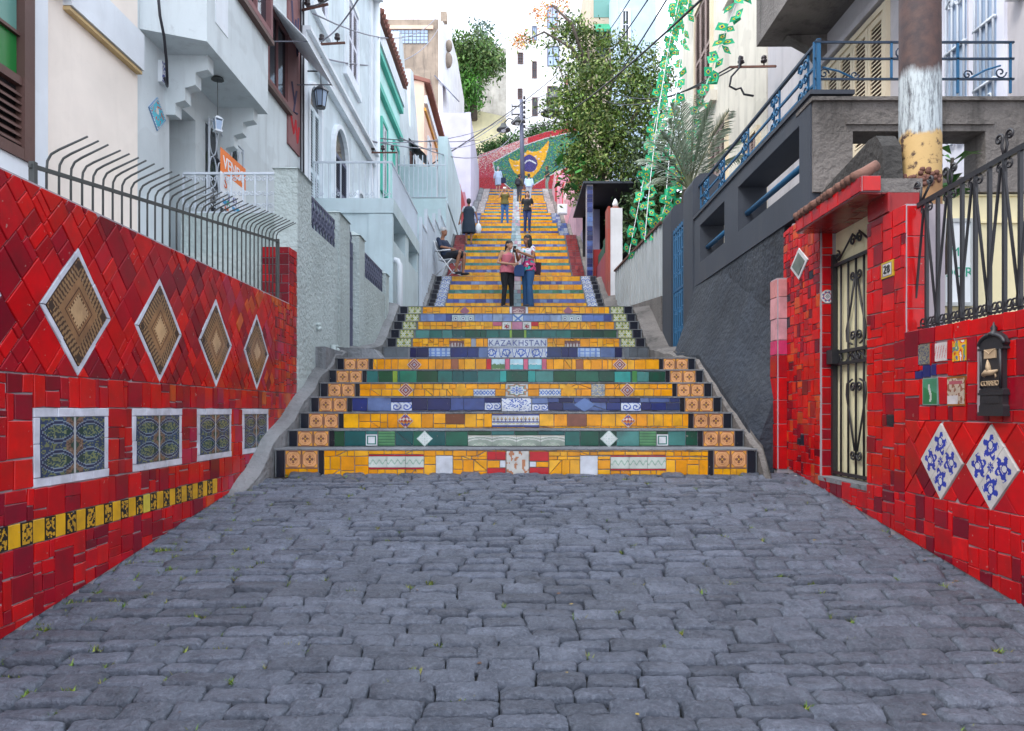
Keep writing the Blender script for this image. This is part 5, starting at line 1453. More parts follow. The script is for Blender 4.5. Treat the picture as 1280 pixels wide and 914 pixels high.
    for u0, u1, v0, v1 in ((7.72, 8.90, EYE + 1.98, EYE + 2.34), (10.34, 12.08, EYE + 1.95, EYE + 2.33)):
        mb = MB(); P = lambda u, v: (Xw - .05, u, v)
        for v in (v0, v1): mb.box(Xw - .06, Xw - .04, u0, u1, v - .012, v + .012)
        pn = mb.build('iron_panel', M['purple_iron'], g)
        mb = MB(); n = max(6, int((u1 - u0) / .13))
        for i in range(n):
            for j in range(3):
                c = Vector(P(u0 + (u1 - u0) * (i + .5) / n, v0 + (v1 - v0) * (j + .5) / 3)); r = .058
                mb.tube([c + Vector((0, r * math.cos(t), r * math.sin(t))) for t in np.linspace(0, 6.283, 11)], .011, 4, None, False)
                if j < 2: 
                    c2 = c + Vector((0, (u1 - u0) / n / 2, (v1 - v0) / 6)); mb.tube([c2 + Vector((0, .04 * math.cos(t), .04 * math.sin(t))) for t in np.linspace(0, 6.283, 9)], .010, 4, None, False)
            mb.tube([P(u0 + (u1 - u0) * i / n, v0), P(u0 + (u1 - u0) * (i + 1) / n, v1)], .008, 4); mb.tube([P(u0 + (u1 - u0) * (i + 1) / n, v0), P(u0 + (u1 - u0) * i / n, v1)], .008, 4)
        mb.build('scrollwork', M['purple_iron'], pn, True, kind='stuff')
    mb = MB()
    for u in np.linspace(9.5, 9.92, 6): mb.tube([(Xw - .06, u, EYE + .56), (Xw - .06, u, EYE + 2.3)], .011, 5)
    for v in (.6, 1.4, 2.1): mb.box(Xw - .07, Xw - .05, 9.48, 9.94, EYE + v - .015, EYE + v + .015)
    for c in ((9.6, 2.36), (9.8, 2.36), (9.7, 2.45)): mb.tube([Vector((Xw - .06, c[0], EYE + c[1])) + Vector((0, .07 * math.cos(t), .07 * math.sin(t))) for t in np.linspace(0, 6.283, 10)], .010, 4, None, False)
    mb.build('gate', M['purple_iron'], g)
    for d_, z_ in ((7.95, 1.15), (8.75, .98), (9.3, .95)):
        mb = MB(); mb.ball((Xw + .03, d_, EYE + z_ - .25), .03, None, 8, 6); mb.tube([(Xw - .01, d_, EYE + z_ - .2), (Xw + .04, d_, EYE + z_ - .2)], .018, 6); mb.build('lamp_socket', M['stucco'], g, True)
    mb = MB(); mb.tube([(Xw + .03, 8.55, EYE + .25), (Xw + .03, 8.55, EYE + .78)], .028, 8); mb.build('pipe', M['stucco'], g, True)
    # terrace block beyond
    t = thing('terrace_block', 'pale green rendered terrace with slit openings in its side beside the steps', 'building', (-2.2, 14.5, 1.5))
    mb = MB(); z1 = EYE + 3.50; S = [(12.95, 14.3), (14.75, 16.0)]
    mb.box(-3.62, -2.5, 12.8, 16.2, .5, z1); mb.box(-2.5, -2.2, 12.8, 16.2, .5, EYE + 3.05)
    for a, b in ((12.8, 12.95), (14.3, 14.75), (16.0, 16.2)): mb.box(-2.5, -2.2, a, b, EYE + 3.05, z1)
    mb.build('wall', M['palegreen_wall'], t)
    for a, b in S: mb = MB(); mb.box(-2.505, -2.49, a, b, EYE + 3.06, z1 - .01); mb.build('slit_shade_sheet', M['interior_shade'], t)  # black sheets set at the back of the slits as their shade
    mb = MB(); mb.box(-3.62, -2.17, 12.76, 16.2, z1, EYE + 3.76); mb.build('cornice', M['palegreen_wall'], t)
    mb = MB(); mb.box(-2.62, -2.19, 12.772, 12.799, EYE + 1.9, EYE + 3.49); mb.build('corner_pilaster', M['palegreen_wall'], t)
    pm = MB(); pm.tube([(-2.10, 13.0, EYE + 1.2), (-2.10, 13.0, EYE + 2.62), (-2.14, 13.0, EYE + 2.7), (-2.24, 13.0, EYE + 2.72)], .055, 8); o = pm.build('drain_pipe', M['white_trim'], None, True); tag(o, 'short white drain pipe on the pale green terrace wall beside the steps', 'pipe')
    r = thing('terrace_railing', 'pale blue iron railing round the top of the pale green terrace', 'railing', (-2.6, 14, EYE + 3.76))
    zt = EYE + 4.42
    mb = MB(); mb.box(-3.6, -2.2, 12.80, 12.83, zt - .02, zt + .01); mb.box(-2.23, -2.2, 12.83, 16.15, zt - .02, zt + .01); mb.build('top_rail', M['white_iron'], r)
    for x in np.linspace(-3.55, -2.25, 13):
        mb = MB(); mb.box(x - .008, x + .008, 12.805, 12.822, EYE + 3.76, zt); mb.build('bar', M['white_iron'], r)
    for y in np.linspace(12.95, 16.1, 30):
        mb = MB(); mb.box(-2.223, -2.207, y - .009, y + .009, EYE + 3.76, zt); mb.build('bar', M['white_iron'], r)
    for x in (-3.5, -3.2, -2.9, -2.6, -2.3):
        for s in (-1, 1):
            mb = MB(); mb.tube(spiral((x + s * .04, 12.81, EYE + 3.84), (1, 0, 0), (0, 0, 1), .04, 1.2, 0, s, 10), .007, 4); mb.build('scroll', M['white_iron'], r, True)
    # metal fence wall and the pale green block further up
    f = thing('sheet_fence', 'pale metal fence of upright bars and sheets stepping up beside the stairs', 'fence', (-2.15, 19, 3))
    Xf = -2.13
    segs = [(16.4, 17.35, 4.3), (17.35, 19.0, 4.75), (19.0, 20.4, 5.1), (20.4, 22.0, 5.6)]
    for a, b, zt in segs:
        mb = MB(); mb.box(Xf - .12, Xf - .06, a + .02, b - .02, EYE + 1.9, EYE + zt - .25); mb.build('sheet', M['palegreen_wall'], f)
        mb = MB(); mb.box(Xf - .05, Xf - .01, a, b, EYE + zt - .04, EYE + zt); mb.build('rail', M['white_iron'], f)
        for y in np.arange(a + .06, b, .15):
            mb = MB(); mb.box(Xf - .045, Xf - .02, y - .012, y + .012, EYE + 2.2, EYE + zt); mb.build('bar', M['white_iron'], f)
        mb = MB(); mb.box(Xf - .08, Xf, a - .03, a + .03, EYE + 1.8, EYE + zt + .1); mb.build('post', M['white_iron'], f)
    b_ = thing('green_block', 'pale green annex with a barred roof terrace on the left of the stairs', 'building', (-3, 24, 5))
    mb = MB(); mb.box(-3.6, -2.14, 22.0, 27.5, EYE + 1, EYE + 6.5); mb.box(-2.45, -2.14, 22.6, 28, EYE + 6.4, EYE + 8.6); mb.build('wall', M['palegreen_wall'], b_)
    mb = MB(); mb.box(-3.58, -2.45, 22.28, 22.34, EYE + 6.5, EYE + 7.55); mb.build('screen', M['palegreen_wall'], b_)
    for x in np.linspace(-3.55, -2.16, 11):
        mb = MB(); mb.tube([(x, 22.02, EYE + 6.45), (x, 22.02, EYE + 7.8)], .018, 5); mb.build('bar', M['white_iron'], b_)
    for z in (6.5, 7.5): mb = MB(); mb.box(-3.6, -2.14, 22.0, 22.03, EYE + z - .02, EYE + z + .02); mb.build('rail', M['white_iron'], b_)
left_houses()
def left_row():
    X = -3.65; T = plane_x(X, 1)
    h = thing('blue_grey_house', 'tall pale blue house with arched openings and a white string course', 'house', (X, 15, 3))
    shell(h, X, -1, 12.1, 18.2, 0, EYE + 11.0, 6, M['paleblue_wall'])
    mb = MB(); mb.pbox(T, 12.1, 18.2, EYE + 6.15, EYE + 6.4, -.01, .12); mb.pbox(T, 12.1, 18.2, EYE + 6.4, EYE + 6.47, -.01, .2); mb.build('string_course', M['white_trim'], h)
    mb = MB(); mb.pbox(T, 12.1, 18.2, EYE + 10.3, EYE + 11.05, -.01, .3); mb.pbox(T, 12.1, 18.2, EYE + 11.05, EYE + 11.3, -.01, .45); mb.build('cornice', M['white_trim'], h)
    for d in (12.2, 17.95):
        mb = MB(); mb.pbox(T, d - .1, d + .22, 0, EYE + 10.3, -.01, .06); mb.build('pilaster', M['white_trim'], h)
    mb = MB(); mb.tube([T(18.22, EYE + 1, .12), T(18.22, EYE + 10.6, .12)], .09, 8); mb.build('downpipe', M['white_trim'], h, True)
    window(h, T, 12.45, 13.35, EYE + 3.1, EYE + 5.85, .08, 'glass', M['white_trim'], (2, 4), 'door', M['paleblue_wall'], True, .06, None)
    window(h, T, 14.2, 15.5, EYE + 3.7, EYE + 5.85, .09, 'glass', M['white_trim'], (2, 1), 'window', M['purple_iron'], True, .06)
    window(h, T, 16.3, 17.2, EYE + 4.1, EYE + 5.1, .07, 'glass', M['white_trim'], (2, 2), 'round_window', False, True)
    for a, b in ((12.9, 13.8), (15.4, 16.5)):
        window(h, T, a, b, EYE + 7.3, EYE + 9.0, .08, 'glass', M['white_trim'], (2, 1), 'window', M['door_white'], False, .05, .14)
    # wall lantern
    c = Vector((-3.36, 12.4, EYE + 5.39)); l = thing('wall_lantern', 'dark iron lantern on a bracket on the pale blue house', 'lantern', c)
    mb = MB(); mb.tube([(X, 12.4, c.z + .45), c + Vector((.02, 0, .45))], .014, 5); mb.tube([(X + .01, 12.4, c.z + .3), (X + .01, 12.4, c.z + .6)], .02, 5); mb.tube([c + Vector((0, 0, .45)), c + Vector((0, 0, .2))], .008, 4); mb.build('bracket', M['iron'], l)
    mb = MB(); mb.lathe(c, [(.075, -.16), (.11, .1)], 6); mb.build('glass', M['blue_glass'], l)
    mb = MB(); mb.lathe(c, [(.14, .1), (.10, .15), (.03, .2)], 6); mb.lathe(c, [(.08, -.19), (.08, -.16)], 6)
    for k in range(6): a_ = k * math.pi / 3; mb.tube([c + Vector((.077 * math.cos(a_), .077 * math.sin(a_), -.16)), c + Vector((.112 * math.cos(a_), .112 * math.sin(a_), .1))], .008, 4)
    mb.build('frame', M['iron'], l)
    # mint house
    h = thing('mint_house', 'mint green house with teal mouldings and a tiled eave', 'house', (X, 21, 5))
    shell(h, X, -1, 18.3, 22.6, 0, EYE + 10.2, 6, M['mint_wall'])
    mb = MB(); mb.pbox(T, 18.35, 22.6, EYE + 9.5, EYE + 9.95, -.01, .16); mb.build('cornice', M['white_trim'], h)
    for z in (8.4, 9.3): mb = MB(); mb.pbox(T, 18.35, 22.6, EYE + z, EYE + z + .16, -.01, .12); mb.build('moulding', M['teal_trim'], h)
    mb = MB(); mb.pbox(T, 18.34, 18.6, 0, EYE + 9.5, -.01, .08); mb.build('corner_strip', M['teal_trim'], h)
    mb = MB(); a = [T(18.3, EYE + 10.16, .22), T(22.7, EYE + 10.16, .22), T(22.7, EYE + 11.8, -4), T(18.3, EYE + 11.8, -4)]; mb.add(a + [(p[0], p[1], p[2] - .06) for p in a], [(0, 1, 2, 3), (7, 6, 5, 4), (0, 4, 5, 1), (1, 5, 6, 2), (3, 2, 6, 7), (0, 3, 7, 4)])
    rf = mb.build('roof', M['terracotta'], h)
    y = 18.4
    while y < 22.7:
        mb = MB(); mb.tube([T(y, EYE + 10.18, .27), T(y, EYE + 10.42, -.3)], .075, 8); mb.build('eave_tile', M['terracotta'], rf, True); y += .24
    for a, b, z0, z1 in ((19.3, 20.2, 5.9, 7.9), (21.3, 22.2, 6.1, 8.0), (19.3, 20.2, 4.1, 5.2)):
        window(h, T, a, b, EYE + z0, EYE + z1, .09, 'glass', M['teal_trim'], (2, 1), 'window', M['white_trim'], False, .05)
    # grey shack with saw-tooth gables, then the peach house
    X3 = -3.7; T3 = plane_x(X3, 1)
    h = thing('grey_shed_house', 'weathered grey house with jagged gables behind the mint house', 'house', (X3, 27, 6))
    mb = MB(); mb.box(X3 - 4, X3, 22.75, 28.5, 2, EYE + 9.9)
    for d in (23.4, 25.9): mb.prism(T3, [(d - .6, EYE + 9.9), (d + 1.7, EYE + 9.9), (d + .1, EYE + 12.2), (d - .6, EYE + 12.0)], -2.2, -.01)
    mb.build('wall', M['greyblue_wall'], h)
    window(h, T3, 25.0, 26.0, EYE + 7.4, EYE + 9.0, .08, 'glass', M['wood'], (2, 1))
    mb = MB(); mb.add([T3(24.8, EYE + 9.4, 0), T3(26.3, EYE + 9.4, 0), T3(26.3, EYE + 8.8, .6), T3(24.8, EYE + 8.8, .6)], [(0, 1, 2, 3)]); mb.add([T3(24.8, EYE + 9.37, 0), T3(26.3, EYE + 9.37, 0), T3(26.3, EYE + 8.77, .6), T3(24.8, EYE + 8.77, .6)], [(3, 2, 1, 0)]); mb.build('awning', M['grey_iron'], h)
    h = thing('peach_house', 'peach coloured house with a brown tiled eave edge beyond the grey one', 'house', (X3, 33, 8))
    shell(h, X3 + .05, -1, 28.6, 34.5, 4, EYE + 13.1, 4, M['peach_wall'])
    T4 = plane_x(X3 + .05, 1)
    mb = MB(); a = [T4(28.5, EYE + 13.1, .25), T4(34.6, EYE + 13.1, .25), T4(34.6, EYE + 14.0, -3.0), T4(28.5, EYE + 14.0, -3.0)]; mb.add(a + [(p[0], p[1], p[2] - .14) for p in a], [(0, 1, 2, 3), (7, 6, 5, 4), (0, 4, 5, 1), (1, 5, 6, 2), (3, 2, 6, 7), (0, 3, 7, 4)]); mb.build('roof', M['terracotta'], h)
    mb = MB(); mb.pbox(T4, 28.6, 34.5, EYE + 12.2, EYE + 12.5, -.01, .12); mb.build('cornice', M['white_trim'], h)
    mb = MB(); mb.pbox(T4, 28.6, 34.5, EYE + 11.9, EYE + 12.02, -.01, .08); mb.build('ochre_band', paint('ochre_trim', (.6, .3, .05), .7, amt=.2), h)
    for a, b in ((29.6, 30.6), (32.4, 33.4)): window(h, T4, a, b, EYE + 9.2, EYE + 11.3, .1, 'glass', M['white_trim'], (2, 1))
    # stained concrete block with glass bricks and the white curved side
    h = thing('stained_building', 'stained concrete building with a panel of glass bricks above the roofs', 'building', (-6, 40, 8))
    a, b = at(470, 24, 40), at(548, 24, 40); c = at(548, 170, 40)
    mb = MB(); mb.box(a.x - 3, b.x, 40, 50, 5, a.z); mb.build('wall', M['stained_wall'], h)
    p0, p1 = at(487, 55, 40), at(535, 38, 40); T5 = plane_y(40)
    for i in range(10):
        for j in range(4):
            x0 = p0.x + (p1.x - p0.x) * i / 10; z0 = p0.z + (p1.z - p0.z) * j / 4
            mb = MB(); mb.pbox(T5, x0 + .02, x0 + (p1.x - p0.x) / 10 - .02, z0 + .02, z0 + (p1.z - p0.z) / 4 - .02, -.05, .05); mb.build('glass_brick', M['blue_glass'], h)
    mb = MB(); mb.pbox(T5, p0.x - .05, p1.x + .3, p1.z + .02, p1.z + .22, -.05, .12); mb.build('brick_lintel', M['peach_wall'], h)
    q = at(558, 12, 40); mb = MB(); mb.box(b.x + .1, b.x + .45, 40.2, 40.6, a.z, q.z + .0); mb.build('chimney', M['stained_wall'], h)
    h = thing('white_corner_building', 'narrow white building with round holes and a violet awning beside the stained block', 'building', (-4, 42, 8))
    mb = MB(); 
    mb.prism(lambda u, v, n: (u, v, n), [(b.x + .012, 39.9), (b.x + .25, 39.85), (-3.75, 41.2), (-3.6, 44), (-3.6, 50), (b.x + .012, 50)], 6, a.z - .2); mb.build('wall', M['white_wall'], h)
    for q0, q1, r in ((561, 58, .26), (560, 76, .34)):
        p = at(q0, q1, 40.6); mb = MB(); mb.ball((p.x + .02, 40.55, p.z), (r * .7, .25, r * 1.3), None, 14, 8); mb.build('round_hole', M['stained_wall'], h, True)
    p = at(559, 118, 40.3); mb = MB(); mb.obox((p.x - .5, 40.05, p.z + .75), (p.x + .55, 39.7, p.z - .5), .9, .05); mb.build('awning', M['purple_iron'], h)
    # lavender building on the left of the upper steps
    h = thing('lavender_building', 'plain pale lavender building rising beside the upper steps', 'building', (-3, 36, 9))
    mb = MB(); a, b = at(553, 141, 37.2), at(588, 141, 37.2); mb.box(a.x, b.x, 37.2, 46, 7, a.z); mb.build('wall', M['lavender_wall'], h)
    mb = MB(); mb.box(b.x - .25, b.x + .02, 37.15, 37.199, 7, a.z + .01); mb.build('corner_strip', M['lavender_wall'], h)
    w = thing('painted_wall', 'low red and pink painted wall at the foot of the lavender building', 'wall', (-2.2, 32, 8))
    mb = MB(); mb.box(-2.5, -2.2, 28.3, 31.0, 6, EYE + 8.9); mb.build('red_section', paint('red_wall_paint', (.42, .015, .03), .7, amt=.2), w)
    mb = MB(); mb.box(-2.5, -2.2, 31.0, 36.8, 6, EYE + 9.4); mb.build('pink_section', paint('pink_wall_paint', (.55, .25, .32), .8, (.5, .06, .1), .6), w)
left_row()

# ------------------------------------------------------------------ right side of the street
def right_side():
    X = 2.4; T = plane_x(X, -1); E = EYE
    # dark terrace wall
    w = thing('dark_terrace_wall', 'rough charcoal terrace wall with slotted parapet and blue pipe rails', 'wall', (X, 8, 1))
    lo, hi = E + 1.66, E + 2.55; slots = [(6.07, 7.75), (8.25, 9.35)]; s0, s1 = E + 1.92, E + 2.40
    mb = MB(); mb.box(X, X + .3, 6.45, 9.65, .4, lo); mb.build('wall_body', M['charcoal'], w)
    mb = MB(); mb.box(X - .012, X + .3, 5.84, 9.65, lo - .01, s0); mb.box(X - .012, X + .3, 5.84, 9.65, s1, hi)
    for a, b in ((5.84, 6.07), (7.75, 8.25), (9.35, 9.65)): mb.box(X - .0121, X + .3, a, b, s0 - .001, s1 + .001)
    mb.build('parapet', M['charcoal_smooth'], w)
    mb = MB(); mb.box(X - .03, X + .33, 5.80, 9.65, hi, hi + .035); mb.build('coping', M['charcoal_smooth'], w)
    for a, b in slots:
        mb = MB(); mb.tube([(X + .09, a - .02, E + 2.12), (X + .09, b + .02, E + 2.12)], .03, 10); mb.build('pipe_rail', M['blue_iron'], w, True)
    p = thing('rounded_pillar', 'taller dark gate pillar with a rounded top beside the slotted parapet', 'pillar', (X + .2, 10, .8))
    def pill(o, d0, d1, x0, x1, zt, mat):
        mb = MB(); n = 10; c = (x0 + x1) / 2; r = (x1 - x0) / 2
        prof = [(x0, .6), (x1, .6)] + [(c + r * math.cos(t), zt - r * .8 + r * .8 * math.sin(t)) for t in np.linspace(0, math.pi, 14)]
        mb.prism(lambda u, v, n_: (u, d0 - n_, v), prof, d0 - d1, 0); return mb.build('shaft', mat, o)
    pill(p, 9.66, 10.2, X - .03, X + .36, E + (CY - 216) * 9.66 / F, M['charcoal_smooth'])
    p = thing('rounded_pillar', 'lower dark gate pillar with a rounded top left of the blue gate', 'pillar', (X + .2, 11.5, 1))
    pill(p, 11.05, 11.7, X - .02, X + .34, E + (CY - 254) * 11.05 / F, M['charcoal_smooth'])
    g = thing('blue_gate', 'narrow bright blue iron gate between the two dark rounded pillars', 'gate', (X + .1, 10.6, 1.6))
    for i, y in enumerate(np.linspace(10.24, 11.02, 7)):
        mb = MB(); mb.tube([(X + .02, y, E + .9), (X + .02, y, E + 2.75)], .016, 6); mb.build('bar', M['blue_iron'], g)
        if i < 6:
            for z in np.arange(1.2, 2.7, .28):
                mb = MB(); mb.tube(spiral((X + .02, y + .065, E + z), (0, 1, 0), (0, 0, 1), .055, 1.1, 0, 1 if i % 2 else -1, 9), .010, 4); mb.build('scroll', M['blue_iron'], g)
    for z in (.95, 1.8, 2.7): mb = MB(); mb.box(X + .005, X + .035, 10.21, 11.04, E + z - .02, E + z + .02); mb.build('rail', M['blue_iron'], g)
    # blue balustrade on the parapet
    b = thing('blue_balustrade', 'blue iron balustrade with scrolls on top of the dark parapet', 'railing', (X + .1, 7, hi + .035))
    zt, zb, Xr = E + 3.0, hi + .035, X + .06
    mb = MB(); mb.box(Xr - .016, Xr + .016, 5.84, 9.66, zt - .012, zt + .012); mb.build('top_rail', M['navy_iron'], b)
    for z in (zb + .10, zb + .24): mb = MB(); mb.box(Xr - .01, Xr + .01, 5.86, 9.6, z - .01, z + .01); mb.build('rail', M['blue_iron'], b)
    for d in (5.86, 6.06, 6.72, 6.86, 7.62, 7.76, 8.5, 8.62, 9.2, 9.32, 9.58):
        mb = MB(); s = .015 if d < 5.9 else .008; mb.box(Xr - s, Xr + s, d - s, d + s, zb, zt + (.02 if d < 5.9 else 0)); mb.build('baluster', M['blue_iron'], b)
    for d0 in (6.12, 6.79, 7.69, 8.56, 9.26):
        for s in (-1, 1):
            for z in (zb + .09, zb + .2, zb + .32):
                mb = MB(); mb.tube(spiral((Xr - .02, d0 + s * .05, z), (0, 1, 0), (0, 0, 1), .05, 1.2, 0 if s > 0 else math.pi, s, 12), .009, 5); mb.build('scroll', M['blue_iron'], b, True)
    Yr = 5.87
    for z in (zt, zb + .115, zb + .28): mb = MB(); mb.box(X + .03, X + 1.66, Yr - .008, Yr + .008, z - .008, z + .008); mb.build('cross_rail', M['navy_iron'], b)
    for x in (X + .03, X + .66, X + .93, X + 1.2, X + 1.63): mb = MB(); mb.box(x - .008, x + .008, Yr - .008, Yr + .008, zb if x != X + .66 else zb + .115, zt); mb.build('baluster', M['blue_iron'], b)
    for c, r, sg, a0 in (((X + .11, zb + .16), .045, 1, 0), ((X + .36, zb + .15), .035, -1, 0), ((X + .74, zt - .09), .05, 1, math.pi / 2), ((X + .75, zb + .30), .045, -1, 0), ((X + .82, zb + .17), .05, 1, 0), ((X + 1.28, zb + .15), .04, 1, 0), ((X + 1.55, zb + .17), .05, -1, 0)):
        mb = MB(); mb.tube(spiral((c[0], Yr, c[1]), (1, 0, 0), (0, 0, 1), r, 1.3, a0, sg, 14), .0065, 5); mb.build('scroll', M['navy_iron'], b, True)
    for a_, b_ in (((X + .10, zb + .21), (X + .36, zb + .12)), ((X + 1.30, zb + .12), (X + 1.55, zb + .225))):
        mb = MB(); mb.tube([(a_[0], Yr, a_[1]), ((a_[0] + b_[0]) / 2, Yr, (a_[1] + b_[1]) / 2 + .015), (b_[0], Yr, b_[1])], .008, 5); mb.build('brace', M['blue_iron'], b)
    # weathered end parapet across, with its openings, and the yellow wall below
    c = thing('stained_parapet', 'weathered blackened concrete parapet with square openings behind the gateway', 'wall', (3.3, 5.9, E + 1.6))
    Y = 5.815; fx = lambda p_: (p_ - CX) * Y / F; fz = lambda q_: E + (CY - q_) * Y / F
    zT, zo1, zo0, zB = fz(127), fz(164), fz(221), fz(300)
    xs = [X + .001, fx(1066), fx(1133), fx(1178), fx(1232), 4.32]
    mb = MB(); mb.box(xs[0], xs[5], Y, Y + .28, zo1, zT); mb.box(xs[0], xs[5], Y, Y + .28, fz(240), zo0)
    for i in (0, 2, 4): mb.box(xs[i], xs[i + 1], Y + .001, Y + .28, zo0 - .001, zo1 + .001)
    mb.box(xs[0] - .02, xs[5], Y - .03, Y + .31, zT, zT + .03)
    for i in (1, 3): mb.box(xs[i] - .06, xs[i + 1] + .06, Y - .018, Y, zo1 + .05, zo1 + .09)
    mb.build('parapet_body', M['old_concrete'], c)
    yw = thing('yellow_wall', 'pale yellow wall behind the black iron fence on the right', 'wall', (3.4, 6, .9))
    mb = MB(); mb.box(2.75, 4.32, Y + .05, Y + .3, .5, fz(240) - .002); mb.build('wall_body', M['yellow_wall'], yw)
    for q_ in (228, 262): mb = MB(); mb.box(2.75, 4.32, Y + .03, Y + .049, fz(q_ + 14) - .01, fz(q_ + 14) + .004); mb.build('moulding', M['yellow_wall'], yw)
    s = thing('meter_cupboard', 'white cupboard door lettered in green on the yellow wall behind the fence', 'cupboard', (3.6, Y, E + 1))
    x0, x1, z0, z1 = fx(1182), fx(1213), fz(378), fz(278)
    mb = MB(); mb.box(x0, x1, Y + .0, Y + .049, z0, z1); mb.build('door', M['white_trim'], s)
    mb = MB(); 
    for r in ((x0 - .03, x0, z0 - .03, z1 + .03), (x1, x1 + .03, z0 - .03, z1 + .03), (x0, x1, z1, z1 + .03), (x0, x1, z0 - .03, z0)): mb.box(r[0], r[1], Y - .01, Y + .0485, r[2], r[3])
    mb.build('frame', M['metal_sheet'], s)
    gp = paint('green_lettering', (.02, .30, .20), .6, amt=0, bstr=0)
    TM = lambda z: Matrix(((1, 0, 0, (x0 + x1) / 2), (0, 0, -1, Y - .002), (0, 1, 0, z), (0, 0, 0, 1)))
    text('ME', .10, gp, s, TM(fz(320))); text('DOR', .11, gp, s, TM(fz(346)))
    # back corner behind the gate pier
    k = thing('grey_pier', 'plain grey render pier behind the red gate pier', 'pillar', (2.7, 4.8, .8))
    mb = MB(); mb.box(2.56, 2.64, 4.44, 4.75, .5, E + 1.12); mb.build('shaft', M['old_concrete'], k)
    # pole
    po = thing('street_pole', 'thick rusty brown pole with white and yellow paint patches behind the right red wall', 'pole', (2.75, 4.9, .7))
    mb = MB(); mb.tube([(2.75, 4.9, .3), (2.75, 4.9, 3.0), (2.745, 4.9, 6.5)], [.135, .132, .122], 32); mb.build('shaft', M['pole'], po, True)
    mb = MB(); 
    for i in range(40):
        a = R.uniform(3.0, 5.2); z = E + R.uniform(1.50, 1.60) ; mb.ball((2.75 + .134 * math.cos(a), 4.9 + .134 * math.sin(a), z), (.02, .02, .018), None, 6, 4)
    mb.build('rust_flakes', M['rust'], po, True, kind='stuff')
    # plant by the pole
    pl = thing('leafy_plant', 'small green leafy plant beside the painted pole', 'plant', (3.05, 5.3, E + 1.3))
    mb = MB(); mb.tube([(3.16, 5.3, E + 1.0), (3.19, 5.3, E + 1.5), (3.20, 5.28, E + 1.85)], .012, 6); mb.build('stem', M['bark'], pl, True)
    r2 = random.Random(4)
    for i in range(22):
        z = E + 1.52 + .36 * r2.random(); a = r2.uniform(0, 6.28); l = r2.uniform(.12, .24); up = r2.uniform(.1, .9)
        p0 = Vector((3.20, 5.29, z)); dr = Vector((math.cos(a), math.sin(a), up)).normalized(); sd = dr.cross(Vector((0, 0, 1))).normalized() * l * .2
        mb = MB(); mid = p0 + dr * l * .5 + Vector((0, 0, .015)); e = p0 + dr * l - Vector((0, 0, l * .15)); nrm = sd.cross(dr).normalized() * .012
        mb.add([p0, mid + sd - nrm * -1, mid, mid - sd + nrm, e], [(0, 1, 2), (0, 2, 3), (1, 4, 2), (2, 4, 3)], r2.choice([(.04, .16, .03), (.07, .22, .05), (.03, .11, .025), (.10, .26, .07)])); mb.build('leaf', M['leaf'], pl)
    # lilac house with the shuttered opening, balcony above
    X4 = 4.3; T4 = plane_x(X4, -1)
    h = thing('lilac_house', 'grey lilac house with cream louvred shutters, a white double door and a balcony', 'house', (X4, 7, 1))
    mb = MB(); mb.box(X4, X4 + 6, 1.5, 12.3, 0, 9); mb.build('wall', M['lilac_wall'], h)
    mb = MB(); mb.box(X - .0 + .301, X4 - .002, 6.13, 9.6, E + 1.6, E + 1.75); mb.build('terrace_floor', M['cement'], h)
    fr = window(h, T4, 8.27, 9.98, E + 1.78, E + 4.72, .07, 'glass', M['shutter'], (4, 1), 'shuttered_door', M['shutter'], False, .035)
    mb = MB(); mb.pbox(T4, 8.15, 10.1, E + 4.75, E + 4.83, -.01, .10); mb.build('hood_mould', M['lilac_wall'], h)
    mb = MB(); mb.pbox(T4, 6.30, 7.30, E + 1.78, E + 5.0, -.01, .03); dd = mb.build('white_door', M['door_white'], h)
    for a, b_ in ((6.40, 6.66), (6.82, 7.10)):
        mb = MB(); mb.pbox(T4, a, b_, E + 2.65, E + 4.7, .03, .036); gl = mb.build('door_glass', M['blue_glass'], dd)
    mb = MB()
    for a, b_ in ((6.40, 6.66), (6.82, 7.10)):
        for u in np.linspace(a, b_, 4): mb.tube([T4(u, E + 2.75, .06), T4(u, E + 4.7, .06)], .011, 5)
        for v in (2.95, 3.5, 4.1): mb.pbox(T4, a - .02, b_ + .02, E + v - .012, E + v + .012, .04, .07)
        m_ = (a + b_) / 2
        for v in (2.62, 2.80, 3.95): 
            for s_ in (-1, 1): mb.tube(spiral(T4(m_ + s_ * .07, E + v, .06), (0, 1, 0), (0, 0, 1), .065, 1.3, 0, s_, 12), .012, 5)
    mb.build('door_grille', M['white_iron'], dd, True, kind='stuff')
    mb = MB(); mb.pbox(T4, 6.795, 6.805, E + 1.8, E + 5, .03, .034); mb.pbox(T4, 6.32, 6.38, E + 2.5, E + 2.56, .03, .1); mb.build('door_joint', M['lilac_wall'], dd)
    mb = MB(); mb.pbox(T4, 6.08, 6.17, E + 3.5, E + 3.62, 0, .12); mb.build('wall_box', M['plastic_white'], h)
    mb = MB(); Xo = 3.44; z0 = E + 5.2
    mb.box(Xo, X4 - .001, 6.4, 10.3, z0, z0 + .16); mb.box(Xo, Xo + .12, 6.4, 10.3, z0 + .16, z0 + 1.0); mb.box(Xo + .12, X4 - .001, 10.18, 10.3, z0 + .16, z0 + 1.0); bc = mb.build('balcony', M['old_concrete'], h)
    for d in (7.2, 9.95):
        mb = MB(); mb.prism(plane_y(d), [(X4, z0 - .42), (X4 - .08, z0 - .40), (X4 - .22, z0 - .2), (X4 - .55, z0 - .02), (X4, z0 - .001)], -.18, 0); mb.build('balcony_bracket', M['old_concrete'], h)
    # cream house further along
    h = thing('cream_shuttered_house', 'weathered cream house with brown louvred shutters behind the flag strings', 'house', (X4, 15, 1))
    Xc = 4.28; TC = plane_x(Xc, -1)
    mb = MB(); mb.box(Xc, Xc + 6, 12.31, 18.6, 0, 14); mb.build('wall', M['cream_house'], h)
